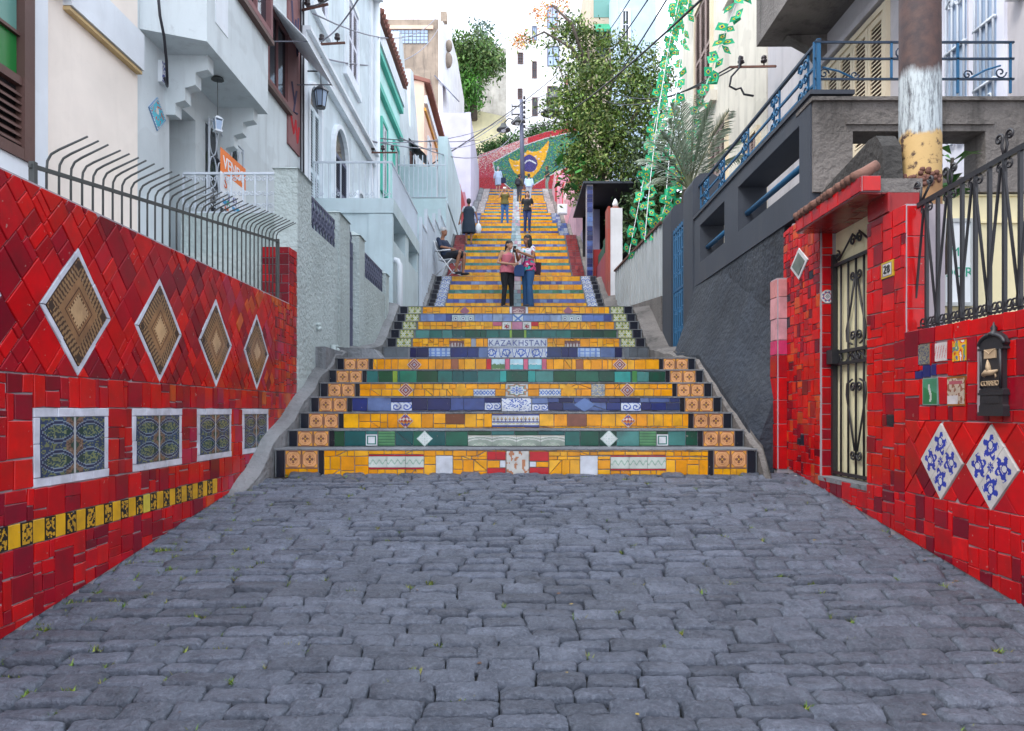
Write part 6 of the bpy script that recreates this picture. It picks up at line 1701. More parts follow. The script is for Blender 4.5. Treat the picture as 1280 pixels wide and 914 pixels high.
    for a, b_, z0, z1 in ((15.6, 17.1, 6.9, 9.4), (12.9, 14.2, 8.3, 10.8), (14.5, 15.8, 4.0, 6.0), (12.6, 13.3, 3.4, 5.0), (16.6, 17.8, 3.6, 5.4)):
        window(h, TC, a, b_, E + z0, E + z1, .07, 'glass', M['shutter'], (3, 1), 'shuttered_window', paint('brown_louvre', (.30, .22, .20), .7, amt=.3), False, .05, None)
        mb = MB(); mb.pbox(TC, a - .25, b_ + .25, E + z0 - .28, E + z0 - .05, -.01, .14); mb.build('sill_moulding', M['cream_house'], h)
    mb = MB(); mb.pbox(TC, 12.31, 18.6, E + 10.9, E + 11.15, -.01, .15); mb.build('string_course', M['cream_house'], h)
    # wall bracket with insulators
    def bracket(name, label, a, b_, n, dr):
        o = thing(name, label, 'insulator bracket', a)
        mb = MB(); mb.obox(a, b_, .032, .032); mb.build('arm', M['rust'], o)
        for i in range(n):
            p_ = Vector(a).lerp(Vector(b_), (i + .5) / n)
            mb = MB(); mb.lathe(p_, [(.012, .02), (.012, .06), (.05, .07), (.055, .10), (.03, .115), (.045, .13), (.045, .16), (.02, .18)], 10); mb.build('insulator', M['porcelain'], o, True)
    bracket('insulator_bracket', 'rusty steel arm with two insulators across the cream shuttered house', at(912, 84, 12.2), at(970, 83, 11.6), 2, 1)
    bracket('insulator_bracket', 'short arm with two insulators near the top of the grey house corner', (-3.62, 12.1, E + 6.72), (-3.12, 11.95, E + 6.74), 2, 1)
    bracket('insulator_bracket', 'short arm with two insulators half way up the pale blue house', (-3.62, 12.9, E + 6.55), (-3.05, 12.85, E + 6.56), 2, 1)
    bracket('insulator_bracket', 'insulator arm low on the pale blue house by its round window', (-3.62, 17.6, E + 6.3), (-2.9, 17.6, E + 6.3), 3, 1)
    # white sheet fence, its base and the white gate pillar
    Xs = 2.38
    f = thing('white_sheet_fence', 'pale corrugated sheet fence sloping up beside the steps on the right', 'fence', (Xs, 14, 3))
    d = 11.72; i = 0
    while d < 17.2:
        mb = MB(); zb_ = E + 1.85 + (d - 12) * .10; zt_ = E + 3.05 + (d - 12) * .05
        mb.box(Xs - (.018 if i % 2 else .0), Xs + .03, d, d + .158, zb_, zt_); mb.build('sheet_panel', M['metal_sheet'], f); d += .16; i += 1
    mb = MB(); mb.obox((Xs - .02, 11.72, E + 3.06), (Xs - .02, 17.2, E + 3.33), .05, .04); mb.build('top_rail', M['rust'], f)
    mb = MB(); mb.prism(plane_x(2.36, -1), [(11.72, .8), (17.2, 2.2), (17.2, E + 2.38), (11.72, E + 1.86)], -.25, 0); mb.build('base_wall', M['old_concrete'], f)
    g = thing('white_gate_pillar', 'white square pillar with a red edge and an onion finial right of the upper steps', 'pillar', (2.3, 17.4, 3))
    a, b_ = at(763, 260, 17.3), at(778, 382, 17.3)
    mb = MB(); mb.box(a.x, b_.x, 17.3, 17.75, b_.z - .8, a.z); mb.build('shaft', M['white_wall'], g)
    mb = MB(); mb.box(a.x - .06, a.x - .002, 17.29, 17.8, b_.z - .8, a.z + .04); mb.build('red_edge', paint('dull_red', (.35, .06, .04), .8, amt=.4), g)
    mb = MB(); mb.lathe(((a.x + b_.x) / 2, 17.5, a.z), [(.13, 0), (.10, .06), (.07, .08)], 12); mb.build('finial_base', M['terracotta'], g, True)
    mb = MB(); mb.lathe(((a.x + b_.x) / 2, 17.5, a.z + .08), [(.05, 0), (.075, .06), (.05, .13), (.012, .2)], 12); mb.build('finial', M['white_wall'], g, True)
    # shed with blue tiled jamb under the tree, red and pink walls up the right side
    s = thing('dark_shed', 'dark open shed under the tree with a blue tiled jamb and flat roof', 'shed', (3.3, 20, 4))
    a, b_ = at(733, 232, 19.6), at(800, 232, 19.6); zf = E + 3.5
    mb = MB(); mb.box(a.x - .10, b_.x, 19.4, 22.9, a.z, a.z + .06); mb.build('roof', M['charcoal_smooth'], s)
    mb = MB(); mb.box(a.x + .2, b_.x, 22.8, 22.9, zf - 1, a.z - .001); mb.box(b_.x - .1, b_.x, 19.6, 22.79, zf - 1, a.z - .001); mb.build('back_wall', M['interior_shade'], s)  # walls coloured near black to paint in the shade inside the shed
    mb = MB(); mb.box(a.x, a.x + .17, 19.5, 19.8, zf - 1, a.z - .002); jb = mb.build('jamb', M['grout'], s)
    z = zf - .9; rr = random.Random(8)
    while z < a.z - .1:
        hgt = rr.uniform(.09, .16); mb = MB(); slab(mb, plane_y(19.5), inset([(a.x + .005, z), (a.x + .165, z), (a.x + .165, z + hgt), (a.x + .005, z + hgt)], .004), jit(rr.choice(BLU + BRB), .1, rr)); mb.build('jamb_tile', M['tile'], jb); z += hgt
    mb = MB(); mb.box(a.x + .2, a.x + .5, 19.7, 19.8, zf - 1, E + 4.4); mb.build('red_panel', paint('shed_red', (.5, .03, .03), .7, amt=.2), s)
    mb = MB(); mb.add([(a.x + .45, 18.6, zf - 1), (a.x + .5, 18.6, zf - 1), (a.x + .5, 18.0, E + 4.6), (a.x + .45, 19.6, E + 4.6)], [(0, 1, 2, 3)]); mb.box(a.x + .32, a.x + .36, 18.2, 19.6, zf - 1, E + 4.2); mb.build('green_door', paint('shed_green', (.02, .09, .06), .7, amt=.2), s)
    dw = thing('painted_wall', 'violet and blue painted wall beside the upper steps under the tree', 'wall', (2.2, 26, 5))
    for (d0, d1, z1, c, nm) in ((17.8, 21.5, 3.9, (.32, .05, .06), 'dull_red_section'), (21.5, 26.5, 6.0, (.26, .24, .36), 'violet_section'), (26.5, 31, 8.0, (.42, .26, .32), 'mauve_section')):
        mb = MB(); mb.box(2.2, 2.5, d0, d1, 2, E + z1); mb.build(nm, paint(nm, c, .8, (.12, .1, .2), .7), dw)
    pw = thing('pink_wall', 'pink and red striped wall on the right near the top of the steps', 'wall', (2.3, 38, 8))
    d = 31
    for i, (c, ww, z1) in enumerate((((.55, .28, .33), 2.2, 9.6), ((.66, .5, .5), 1.2, 10.5), ((.55, .02, .04), .8, 10.9), ((.62, .25, .36), 2.8, 11.6), ((.66, .4, .45), 1.4, 12.4), ((.5, .03, .05), 2.4, 12.9), ((.6, .34, .4), 3.0, 13.9))):
        mb = MB(); mb.box(2.25, 2.6, d, d + ww, 5, E + z1); mb.build('wall_section', paint('pink_section', c, .8, (.5, .1, .12), .4), pw); d += ww
    ub = thing('utility_box', 'small white utility box on the pink wall beside the steps', 'utility box', at(702, 262, 30))
    a, b_ = at(697, 255, 30.2), at(709, 267, 30.2); mb = MB(); mb.box(a.x, b_.x, 30.2, 30.45, b_.z, a.z); mb.build('case', M['plastic_white'], ub)
    mb = MB(); mb.box(a.x + .03, b_.x - .03, 30.18, 30.199, b_.z + .03, a.z - .03); mb.build('door', M['white_wall'], ub)
    # taller buildings beyond the tree
    h = thing('beige_building', 'pale beige building with a green awning high above the tree', 'building', (5, 44, 8))
    a, b_ = at(738, 0, 44), at(772, 0, 44); mb = MB(); mb.box(a.x, b_.x + .5, 44, 52, 8, a.z + 3); mb.build('wall', paint('beige_wall', (.50, .40, .30), .85, (.3, .25, .2), .4), h)
    p0, p1 = at(743, 47, 44), at(768, 30, 44); mb = MB(); mb.prism(plane_x(p0.x, 1), [(44, p1.z), (43.0, p0.z), (43.0, p0.z - .15), (44, p1.z - .3)], 0, p1.x - p0.x); mb.build('awning', M['green_awning'], h)
    mb = MB(); mb.box(p0.x + .1, p1.x - .1, 43.98, 43.999, p0.z - 1.2, p1.z - .3); mb.build('opening', M['glass'], h)
    p0, p1 = at(742, 22, 44), at(764, -6, 44); mb = MB(); mb.box(p0.x, p1.x, 43.97, 43.999, p0.z, p1.z); mb.build('window', M['pale_glass'], h)
    h = thing('blue_white_building', 'pale blue tall building with a narrow window behind the tree and flags', 'building', (7, 40, 8))
    a, b_ = at(773, 0, 40), at(800, 0, 40); mb = MB(); mb.box(a.x, b_.x + .9, 40, 48, 8, a.z + 2.0); mb.build('wall', paint('sky_blue_wall', (.42, .54, .66), .85, (.25, .35, .48), .3), h)
    window(h, plane_y(40), at(776, 0, 40).x, at(788, 0, 40).x, at(0, 70, 40).z, at(0, 12, 40).z, .12, 'glass', M['white_trim'], (2, 3))
right_side()
def far_hill():
    # white building at the head of the steps
    d = 60; h = thing('white_building', 'tall white building with scattered small windows at the head of the steps', 'building', at(680, 165, d))
    a, b = at(633, 52, d), at(742, 20, d); zb = 14
    mb = MB(); mb.prism(plane_y(d), [(a.x, zb), (b.x + 3, zb), (b.x + 3, at(0, -25, d).z), (at(700, 0, d).x, at(0, -10, d).z), (a.x, a.z)], -14, 0); mb.build('wall', M['white_wall'], h)
    T = plane_y(d)
    for (x0, y0, x1, y1, k) in ((647, 66, 654, 80, 'v'), (665, 77, 671, 98, 'g'), (647, 111, 653, 124, 'v'), (665, 122, 672, 145, 'g'), (684, 58, 699, 83, 'b'), (684, 108, 697, 128, 'g'), (665, 33, 671, 51, 'b'), (684, 8, 697, 36, 'b')):
        p, q = at(x0, y1, d), at(x1, y0, d)
        w = window(h, T, p.x, q.x, p.z, q.z, .07, 'blue_glass' if k == 'b' else 'glass', M['wood'] if k != 'b' else M['purple_iron'], (2, 2 if k != 'v' else 4))
    p = at(709, 95, d - .3); q = at(709, 168, d - .3); mb = MB(); mb.tube([p, q], .10, 8); mb.build('downpipe', M['terracotta'], h, True)
    # concrete retaining wall and hill
    d2 = 78; r = thing('retaining_wall', 'grey stained concrete retaining wall on the hill between the buildings', 'wall', at(615, 150, d2))
    mb = MB(); mb.prism(plane_y(d2), [(at(540, 0, d2).x, 16), (at(650, 0, d2).x, 16), (at(650, 0, d2).x, at(0, 66, d2).z), (at(622, 0, d2).x, at(0, 58, d2).z), (at(540, 0, d2).x, at(0, 52, d2).z)], -6, 0); mb.build('wall_body', M['hill_concrete'], r)
    mb = MB(); d3 = 72; mb.prism(plane_y(d3), [(at(540, 0, d3).x, 16), (at(650, 0, d3).x, 16), (at(650, 0, d3).x, at(0, 150, d3).z), (at(596, 0, d3).x, at(0, 138, d3).z), (at(540, 0, d3).x, at(0, 138, d3).z)], -3, 0); mb.build('lower_wall', M['yellow_wall'], r)
    # flag mural
    d = 49.2; m = thing('flag_mural', 'mosaic mural of a waving green, yellow and blue flag at the top of the steps', 'mural', at(650, 240, d))
    def inside(p, poly):
        r_ = False
        for i in range(len(poly)):
            (x0, y0), (x1, y1) = poly[i], poly[i - 1]
            if (y0 > p[1]) != (y1 > p[1]) and p[0] < (x1 - x0) * (p[1] - y0) / (y1 - y0) + x0: r_ = not r_
        return r_
    z8 = lambda L: [(600 + x / 8, 160 + y / 8) for x, y in L]
    yel = z8([(288, 298), (330, 328), (375, 325), (412, 305), (440, 262), (475, 222), (520, 238), (565, 240), (610, 215), (655, 165), (686, 122), (690, 160), (676, 230), (655, 300), (620, 380), (570, 450), (520, 500), (480, 485), (440, 470), (390, 480), (345, 445), (310, 385), (296, 340)])
    blue = z8([(440, 300), (462, 276), (500, 264), (540, 290), (570, 325), (578, 365), (560, 410), (535, 436), (490, 442), (445, 432), (436, 370)])
    arc = z8([(440, 352), (462, 328), (492, 316), (530, 330), (562, 352), (558, 366), (525, 346), (492, 330), (466, 342), (446, 364)])
    green = z8([(128, 345), (260, 265), (430, 180), (650, 105), (870, 55), (1300, -20), (1300, 260), (800, 420), (650, 500), (540, 575), (330, 625), (250, 560), (150, 440)])
    def near(p, a, b, w):
        a, b, p = Vector(a), Vector(b), Vector(p); t = max(0, min(1, (p - a).dot(b - a) / (b - a).length_squared)); return (p - a - (b - a) * t).length < w
    top = [(598, 194.5), (656, 173.5), (683, 165), (730, 157), (790, 140)]
    def topy(x):
        for (x0, y0), (x1, y1) in zip(top, top[1:]):
            if x0 <= x <= x1: return y0 + (y1 - y0) * (x - x0) / (x1 - x0)
        return top[0][1]
    wl_ = z8([(128, 345), (430, 180), (650, 105), (870, 55), (1300, -20)]); wl2 = z8([(128, 345), (150, 440), (250, 560), (330, 625)]); wl3 = z8([(540, 570), (650, 500), (720, 465), (800, 425), (1000, 330)])
    rn = random.Random(2)
    mb = MB(); back = MB(); step = .62
    T = plane_y(d); y = 243
    while y > 140:
        x = 598 + rn.uniform(-.3, 0)
        while x < 775:
            w = rn.uniform(.55, 1.3); p = (x + w / 2, y - step / 2)
            if p[1] > topy(min(789, p[0])):
                if inside(p, yel):
                    c = jit((.86, .44, .008), .1, rn)
                    if inside(p, blue): c = (.62, .66, .72) if inside(p, arc) else jit((.05, .04, .22), .25, rn)
                    elif mnoise.noise((p[0] * .35, p[1] * .35, 3)) > .42: c = (.65, .6, .6)
                elif any(near(p, a, b, .55) for L in (wl_, wl2, wl3) for a, b in zip(L, L[1:])): c = jit((.62, .65, .68), .08, rn)
                elif inside(p, green):
                    c = jit(rn.choice([(.012, .20, .08), (.008, .12, .05), (.02, .30, .10), (.02, .25, .26), (.03, .06, .26), (.01, .17, .12), (.3, .42, .04)]), .2, rn)
                else:
                    if p[0] < 690 and p[1] < 222 and p[0] < 660:
                        f = max(0, min(1, (p[1] - 190) / 30)); c = jit(rn.choice([(.6, .3, .35), (.66, .5, .5), (.55, .1, .15), (.6, .35, .25), (.5, .04, .06), (.62, .55, .5)] if rn.random() > f else [(.48, .015, .03), (.5, .06, .1)]), .15, rn)
                    else: c = jit(rn.choice([(.48, .012, .02), (.52, .02, .03), (.42, .01, .03)]), .15, rn)
                e = .025
                pts = [(p_[0], p_[1]) for p_ in ((x + e, y - e), (x + w - e, y - e), (x + w - e, y - step + e), (x + e, y - step + e))]
                q = [at(u, v, d) for u, v in pts]; mb.add([(v.x, d - .008 - rn.random() * .004, v.z) for v in q], [(0, 1, 2, 3)], c)
            x += w
        y -= step
    o = mb.build('mosaic_tiles', M['tile'], m, kind='stuff')
    poly = [(at(597.5, 0, d).x, 12)] + [(at(780, 0, d).x, 12)] + [(at(px_, 0, d).x, at(0, py_ - .5, d).z) for px_, py_ in reversed(top)]
    mb = MB(); mb.prism(T, poly, -.5, 0); mb.build('wall_body', M['grout'], m)
far_hill()

# ------------------------------------------------------------------ trees and plants
def leaves(name, blobs, n, size, pal, parent, seed, droop=.2):
    """Many small leaf blades spread through overlapping blobs [(centre, radii, weight, density)]."""
    rs = np.random.RandomState(seed)
    wts = np.array([b[2] for b in blobs], float); wts /= wts.sum()
    P, C = [], []
    for (c, r, w_, k), f in zip(blobs, wts):
        m = int(n * f)
        v = rs.normal(size=(m, 3)); v /= np.linalg.norm(v, axis=1)[:, None]
        rad = rs.uniform(.35, 1.0, m) ** .55
        v *= rad[:, None] * np.array(r)
        P.append(v + np.array(c)); C.append(np.full(m, k))
    P = np.concatenate(P); C = np.concatenate(C); m = len(P)
    # clumps: pull leaves towards twig ends
    tw = P[rs.randint(0, m, max(8, m // 42))]; idx = rs.randint(0, len(tw), m)
    near_ = np.linalg.norm(P - tw[idx], axis=1) < 9e9
    d2 = rs.normal(size=(m, 3)) * size * np.array([3.0, 3.0, 2.1])
    P = tw[idx] + d2; 
    twc = rs.uniform(.45, 1.5, len(tw))
    a = rs.normal(size=(m, 3)); a[:, 2] -= droop; a /= np.linalg.norm(a, axis=1)[:, None]
    b = np.cross(a, rs.normal(size=(m, 3))); b /= np.linalg.norm(b, axis=1)[:, None]
    s = size * rs.uniform(.6, 1.35, m)[:, None]
    V = np.stack([P - a * s, P + b * s * .42, P + a * s, P - b * s * .42], 1).reshape(-1, 3)
    pal = np.array(pal); col = pal[rs.randint(0, len(pal), m)] * (twc[idx] * rs.uniform(.8, 1.2, m))[:, None]
    me = bpy.data.meshes.new(name)
    me.vertices.add(m * 4); me.vertices.foreach_set('co', V.astype(np.float32).ravel())
    me.loops.add(m * 4); me.loops.foreach_set('vertex_index', np.arange(m * 4, dtype=np.int32))
    me.polygons.add(m); me.polygons.foreach_set('loop_start', np.arange(0, m * 4, 4, dtype=np.int32)); me.polygons.foreach_set('loop_total', np.full(m, 4, dtype=np.int32))
    me.update(calc_edges=True); me.validate()
    ca = me.color_attributes.new('Col', 'FLOAT_COLOR', 'CORNER')
    cc = np.ones((m, 4), np.float32); cc[:, :3] = col; ca.data.foreach_set('color', np.repeat(cc, 4, axis=0).ravel())
    me.materials.append(M['leaf'])
    o = bpy.data.objects.new(name, me); COL.objects.link(o)
    if parent is not None: o.parent = parent; o.location = -WL.get(parent.name, Vector((0, 0, 0)))
    return o
GP = [(.10, .18, .022), (.14, .23, .035), (.06, .12, .018), (.21, .29, .06), (.04, .085, .016), (.27, .30, .09)]
def trees():
    d = 24
    t = thing('flowering_tree', 'big bushy green tree with orange blossom on its left branches hanging over the steps', 'tree', (3.2, 24, 5))
    def B(p, q, dd, rx, ry, rz, w, k=1): return (tuple(at(p, q, dd)), (rx, ry, rz), w, k)
    bl = [B(745, 175, 24, 1.1, 1.2, 1.1, 3), B(765, 120, 24.5, 1.3, 1.2, 1.1, 3), B(735, 110, 24, .9, 1, .8, 2), B(790, 150, 24.5, 1.1, 1.2, 1.2, 3), B(728, 150, 23.6, .7, .8, .7, 1.4), B(760, 70, 25, .9, 1, .7, 1.6),
          B(735, 55, 25, .7, .8, .5, 1.0), B(722, 205, 23.5, .5, .7, .7, 1.2), B(760, 210, 24, 1.1, 1, .6, 1.8), B(800, 205, 24.5, .9, 1, .7, 1.5), B(722, 240, 23.2, .25, .4, .55, .6), B(805, 90, 25, .8, .9, .8, 1.4),
          B(712, 80, 24.5, .45, .6, .35, .55), B(700, 45, 24.8, .45, .5, .22, .4), B(690, 130, 24, .3, .4, .35, .3), B(700, 140, 24, .35, .4, .45, .4), B(715, 38, 25, .5, .5, .25, .4), B(672, 50, 24.6, .35, .4, .12, .16), B(665, 52, 24.6, .2, .3, .1, .08), B(715, 115, 24, .4, .5, .4, .6), B(695, 60, 24.6, .5, .4, .12, .25), B(830, 130, 25, .7, .8, 1.3, 1.2)]
    leaves('crown', bl, 25000, .072, GP, t, 3)
    fl = [B(690, 8, 24.8, .5, .3, .10, 3), B(668, 15, 24.7, .28, .25, .09, 1.5), B(660, 45, 24.5, .22, .25, .08, 1.2), B(650, 55, 24.5, .2, .25, .05, 1), B(700, 30, 24.8, .3, .3, .1, 1), B(755, 62, 24.3, .5, .3, .2, .3), B(680, 24, 24.7, .3, .2, .08, 1)]
    leaves('blossom', fl, 800, .05, [(.7, .24, .03), (.75, .32, .06), (.66, .2, .05), (.3, .3, .06)], t, 4)
    mb = MB(); r = at(758, 300, 24.5); mb.tube([(r.x, 24.5, r.z - 2), (r.x - .05, 24.5, r.z + .8), (r.x - .2, 24.4, r.z + 2), (r.x, 24.4, r.z + 3.4), (r.x + .1, 24.5, r.z + 5)], [.2, .17, .14, .10, .04], 8); mb.build('trunk', M['bark'], t, True)
    for p in ([(758, 220), (730, 170), (712, 120), (690, 60)], [(760, 190), (790, 150), (815, 110)], [(758, 200), (740, 130), (735, 60)], [(757, 170), (765, 100), (762, 60)], [(735, 100), (715, 60), (680, 40), (655, 52)], [(735, 90), (715, 30), (690, 6)]):
        mb = MB(); mb.tube([at(a, b, 24.3) for a, b in p], [.07, .05, .03, .014][:len(p)], 6); mb.build('branch', M['bark'], t, True)
    # broad leaves below the crown
    for i in range(26):
        p = at(R.uniform(695, 755), R.uniform(190, 232), R.uniform(22.6, 23.4)); l = R.uniform(.3, .5); a = R.uniform(0, 6.28)
        dr = Vector((math.cos(a) * .7, math.sin(a) * .7, -.5)).normalized(); sd = dr.cross(Vector((0, 0, 1))).normalized() * l * .28
        mb = MB(); mb.add([p, p + dr * l * .5 + sd, p + dr * l * .5 + Vector((0, 0, -.03)), p + dr * l * .5 - sd, p + dr * l], [(0, 1, 2), (0, 2, 3), (1, 4, 2), (2, 4, 3)], R.choice([(.03, .16, .03), (.05, .22, .04), (.02, .10, .02)])); mb.build('broad_leaf', M['leaf'], t)
    # hill tree with hanging ivy on the left
    t = thing('ivy_hung_tree', 'green tree with trailing ivy on the hill above the grey retaining wall', 'tree', at(590, 140, 70))
    H = lambda p, q, rx, rz, w: (tuple(at(p, q, 70)), (rx, 1.6, rz), w, 1)
    leaves('crown', [H(582, 70, 1.6, 1.8, 3), H(600, 62, 2.0, 1.5, 3), H(612, 75, 1.5, 1.1, 2), H(590, 90, 2.2, 1.4, 2.5), H(573, 60, .5, 1, .5)], 6500, .2, [(.07, .15, .03), (.10, .19, .04), (.05, .11, .025), (.14, .2, .06)], t, 6)
    leaves('ivy', [H(580, 118, 1.3, 1.9, 2), H(592, 112, .7, 1.6, 1), H(574, 105, .5, 2.0, 1)], 2600, .2, [(.06, .2, .02), (.09, .26, .03), (.04, .14, .02)], t, 7, 1.5)
    mb = MB(); mb.tube([at(592, 150, 70.5), at(590, 90, 70.5), at(596, 60, 70.5)], [.4, .3, .1], 8); mb.build('trunk', M['bark'], t, True)
    t = thing('slender_tree', 'thin pale blue green sapling standing above the ivy hung tree', 'tree', at(600, 60, 74))
    H2 = lambda p, q, rx, rz, w: (tuple(at(p, q, 74)), (rx, .8, rz), w, 1)
    leaves('crown', [H2(598, 40, .9, .7, 2), H2(604, 36, .7, .5, 1), H2(592, 30, .4, .7, .7), H2(600, 46, .9, .6, 1)], 500, .17, [(.16, .25, .22), (.2, .3, .28), (.12, .2, .15)], t, 8)
    mb = MB(); mb.tube([at(597, 62, 74), at(598, 40, 74), at(594, 24, 74)], [.12, .07, .03], 6); mb.build('trunk', M['bark'], t, True)
    t = thing('hedge', 'dark green hedge along the top of the flag mural', 'hedge', at(640, 185, 50))
    leaves('foliage', [(tuple(at(p, q, 50.2)), (.75, .5, h), w, 1) for p, q, h, w in ((612, 187, .5, 1), (624, 184, .45, 1), (633, 180, .45, 1), (645, 178, .4, 1), (658, 171, .6, 1.4), (668, 167, .6, 1.4), (678, 165, .5, 1.2), (690, 162, .4, 1), (605, 190, .35, .7))], 4200, .1, [(.04, .12, .02), (.06, .17, .03), (.03, .08, .015)], t, 9)
    mb = MB(); mb.tube([at(602, 196, 50.3), at(640, 184, 50.3), at(690, 166, 50.3)], .07, 6); mb.build('stem', M['bark'], t)
    t = thing('shrub', 'dark leafy shrub behind the white sheet fence and flag strings', 'shrub', tuple(at(805, 320, 19)))
    S = lambda p, q, rx, rz, w: (tuple(at(p, q, 19)), (rx, .5, rz), w, 1)
    leaves('foliage', [S(800, 285, .45, .6, 1), S(815, 255, .5, .8, 1.4), S(832, 235, .5, .8, 1.4), S(820, 215, .6, .7, 1.2), S(845, 200, .5, .9, 1.2), S(806, 195, .4, .5, .7)], 5200, .075, [(.035, .08, .02), (.05, .11, .025), (.02, .05, .015), (.08, .13, .04)], t, 15)
    mb = MB(); mb.tube([at(818, 340, 19), at(820, 280, 19), at(826, 215, 19)], [.07, .05, .02], 6); mb.build('stem', M['bark'], t, True)
    # palm behind the dark pillar
    t = thing('palm', 'feathery grey green palm behind the dark rounded gate pillars', 'palm', (2.9, 11.5, 1.5))
    c = at(862, 238, 11.6); mb = MB(); mb.tube([(c.x, 11.6, .8), (c.x, 11.6, c.z - .3), c], [.16, .15, .12], 10); mb.build('trunk', M['bark'], t, True)
    rp = random.Random(12)
    tips = [(810, 175), (838, 130), (868, 118), (890, 128), (912, 138), (925, 175), (815, 225), (850, 128), (880, 150), (835, 150), (800, 200), (905, 160), (848, 175), (870, 140), (825, 165), (930, 195)]
    for k, (p, q) in enumerate(tips):
        e = at(p, q, 11.6 + rp.uniform(-.7, .7)); mid = c.lerp(e, .5) + Vector((0, 0, .22)); pts = []
        for i in range(13):
            s = i / 12; pts.append(c * (1 - s) ** 2 + mid * 2 * s * (1 - s) + e * s * s)
        mb = MB(); mb.tube(pts, [.014 * (1 - i / 13) + .003 for i in range(13)], 4, (.16, .18, .10))
        for i in range(2, 13):
            for sub in (0, .33, .66):
                if i + sub > 12: continue
                i0 = min(11, i); p0 = pts[i0].lerp(pts[i0 + 1], sub) if i0 < 12 else pts[12]
                tn = (pts[i0 + 1] - pts[i0]).normalized(); sd = tn.cross(Vector((0, 0, 1))).normalized()
                for s in (-1, 1):
                    l = .30 * math.sin(math.pi * min(.97, (i + sub) / 13)) + .05; dr = (tn * .75 + sd * s * .8 + Vector((0, 0, rp.uniform(-.25, .1)))).normalized()
                    wv = dr.cross(Vector((0, 0, 1))).normalized() * .009
                    mb.add([p0 - wv, p0 + wv, p0 + dr * l * .6 + wv * .8 - Vector((0, 0, .02)), p0 + dr * l - Vector((0, 0, .06))], [(0, 1, 2), (0, 2, 3)], jit(rp.choice([(.36, .43, .33), (.28, .36, .26), (.42, .47, .38), (.20, .27, .19)]), .1, rp))
        mb.build('frond', M['leaf'], t)
trees()

# ------------------------------------------------------------------ strings of paper flags
def bunting():
    E = EYE
    def flag(mb, p, ax, up, w, h):
        p, ax, up = Vector(p), Vector(ax).normalized(), Vector(up).normalized(); n = ax.cross(up).normalized()
        g = (.02, .40, .19); q = [p - ax * w / 2, p + ax * w / 2, p + ax * w / 2 - up * h, p - ax * w / 2 - up * h]
        mb.add(q, [(3, 2, 1, 0)], jit(g, .2))
        c = p - up * h / 2
        for off in (.004, -.004):
            y = [c - ax * w * .32 + n * off, c - up * h * .30 + n * off, c + ax * w * .32 + n * off, c + up * h * .30 + n * off]
            mb.add(y, [(0, 1, 2, 3)], (.70, .62, .02))
            mb.add([c + ax * h * .15 * math.cos(t) + up * h * .15 * math.sin(t) + n * off * 1.8 for t in np.linspace(0, 6.283, 9)[:-1]], [tuple(range(8))], (.02, .05, .25))
    lines = [('left', (786, 318, 14.0), (838, 60, 16.0), (856, -15, 18), 92, 'dense bunting string of green flags nearest the dark shed'),
             ('mid', (806, 300, 13.0), (826, 120, 15.0), (850, -8, 17), 60, 'bunting string of green flags just right of the dense one'),
             ('thin', (832, 250, 12.6), (846, 110, 14.5), (862, -6, 16), 30, 'sparse bunting string of green flags in front of the cream house corner'),
             ('near', (838, 255, 12.4), (880, 115, 12.2), (928, -15, 11.6), 44, 'bunting string of green flags crossing the cream shuttered house'),
             ('low', (822, 292, 12.5), (838, 240, 12.8), (872, 165, 12.4), 34, 'low bunting string of green flags behind the lower dark pillar')]
    for nm, a, b, c, n, lab in lines:
        A, B_, C_ = at(*a), at(*b), at(*c)
        o = thing('flag_bunting', lab, 'bunting', tuple(A), 'strings of paper flags over the right of the steps')
        pts = [A * (1 - s) ** 2 + (B_ * 2 - (A + C_) / 2) * 2 * s * (1 - s) + C_ * s * s for s in np.linspace(0, 1, 25)]
        mb = MB(); mb.tube(pts, .007, 4); mb.build('string', M['plastic_white'], o)
        for i in range(n):
            s = (i + R.uniform(.2, .8)) / n; k = min(23, int(s * 24)); p = pts[k].lerp(pts[k + 1], s * 24 - k)
            ang = R.uniform(-.9, .9); mb = MB(); flag(mb, p + Vector((R.uniform(-.10, .10), 0, R.uniform(-.03, .03))), (math.cos(ang), math.sin(ang) * .8, R.uniform(-.5, .5)), (R.uniform(-.5, .5), R.uniform(-.3, .3), 1), R.uniform(.11, .19), R.uniform(.09, .15)); mb.build('paper_flag', M['matt'], o)
bunting()

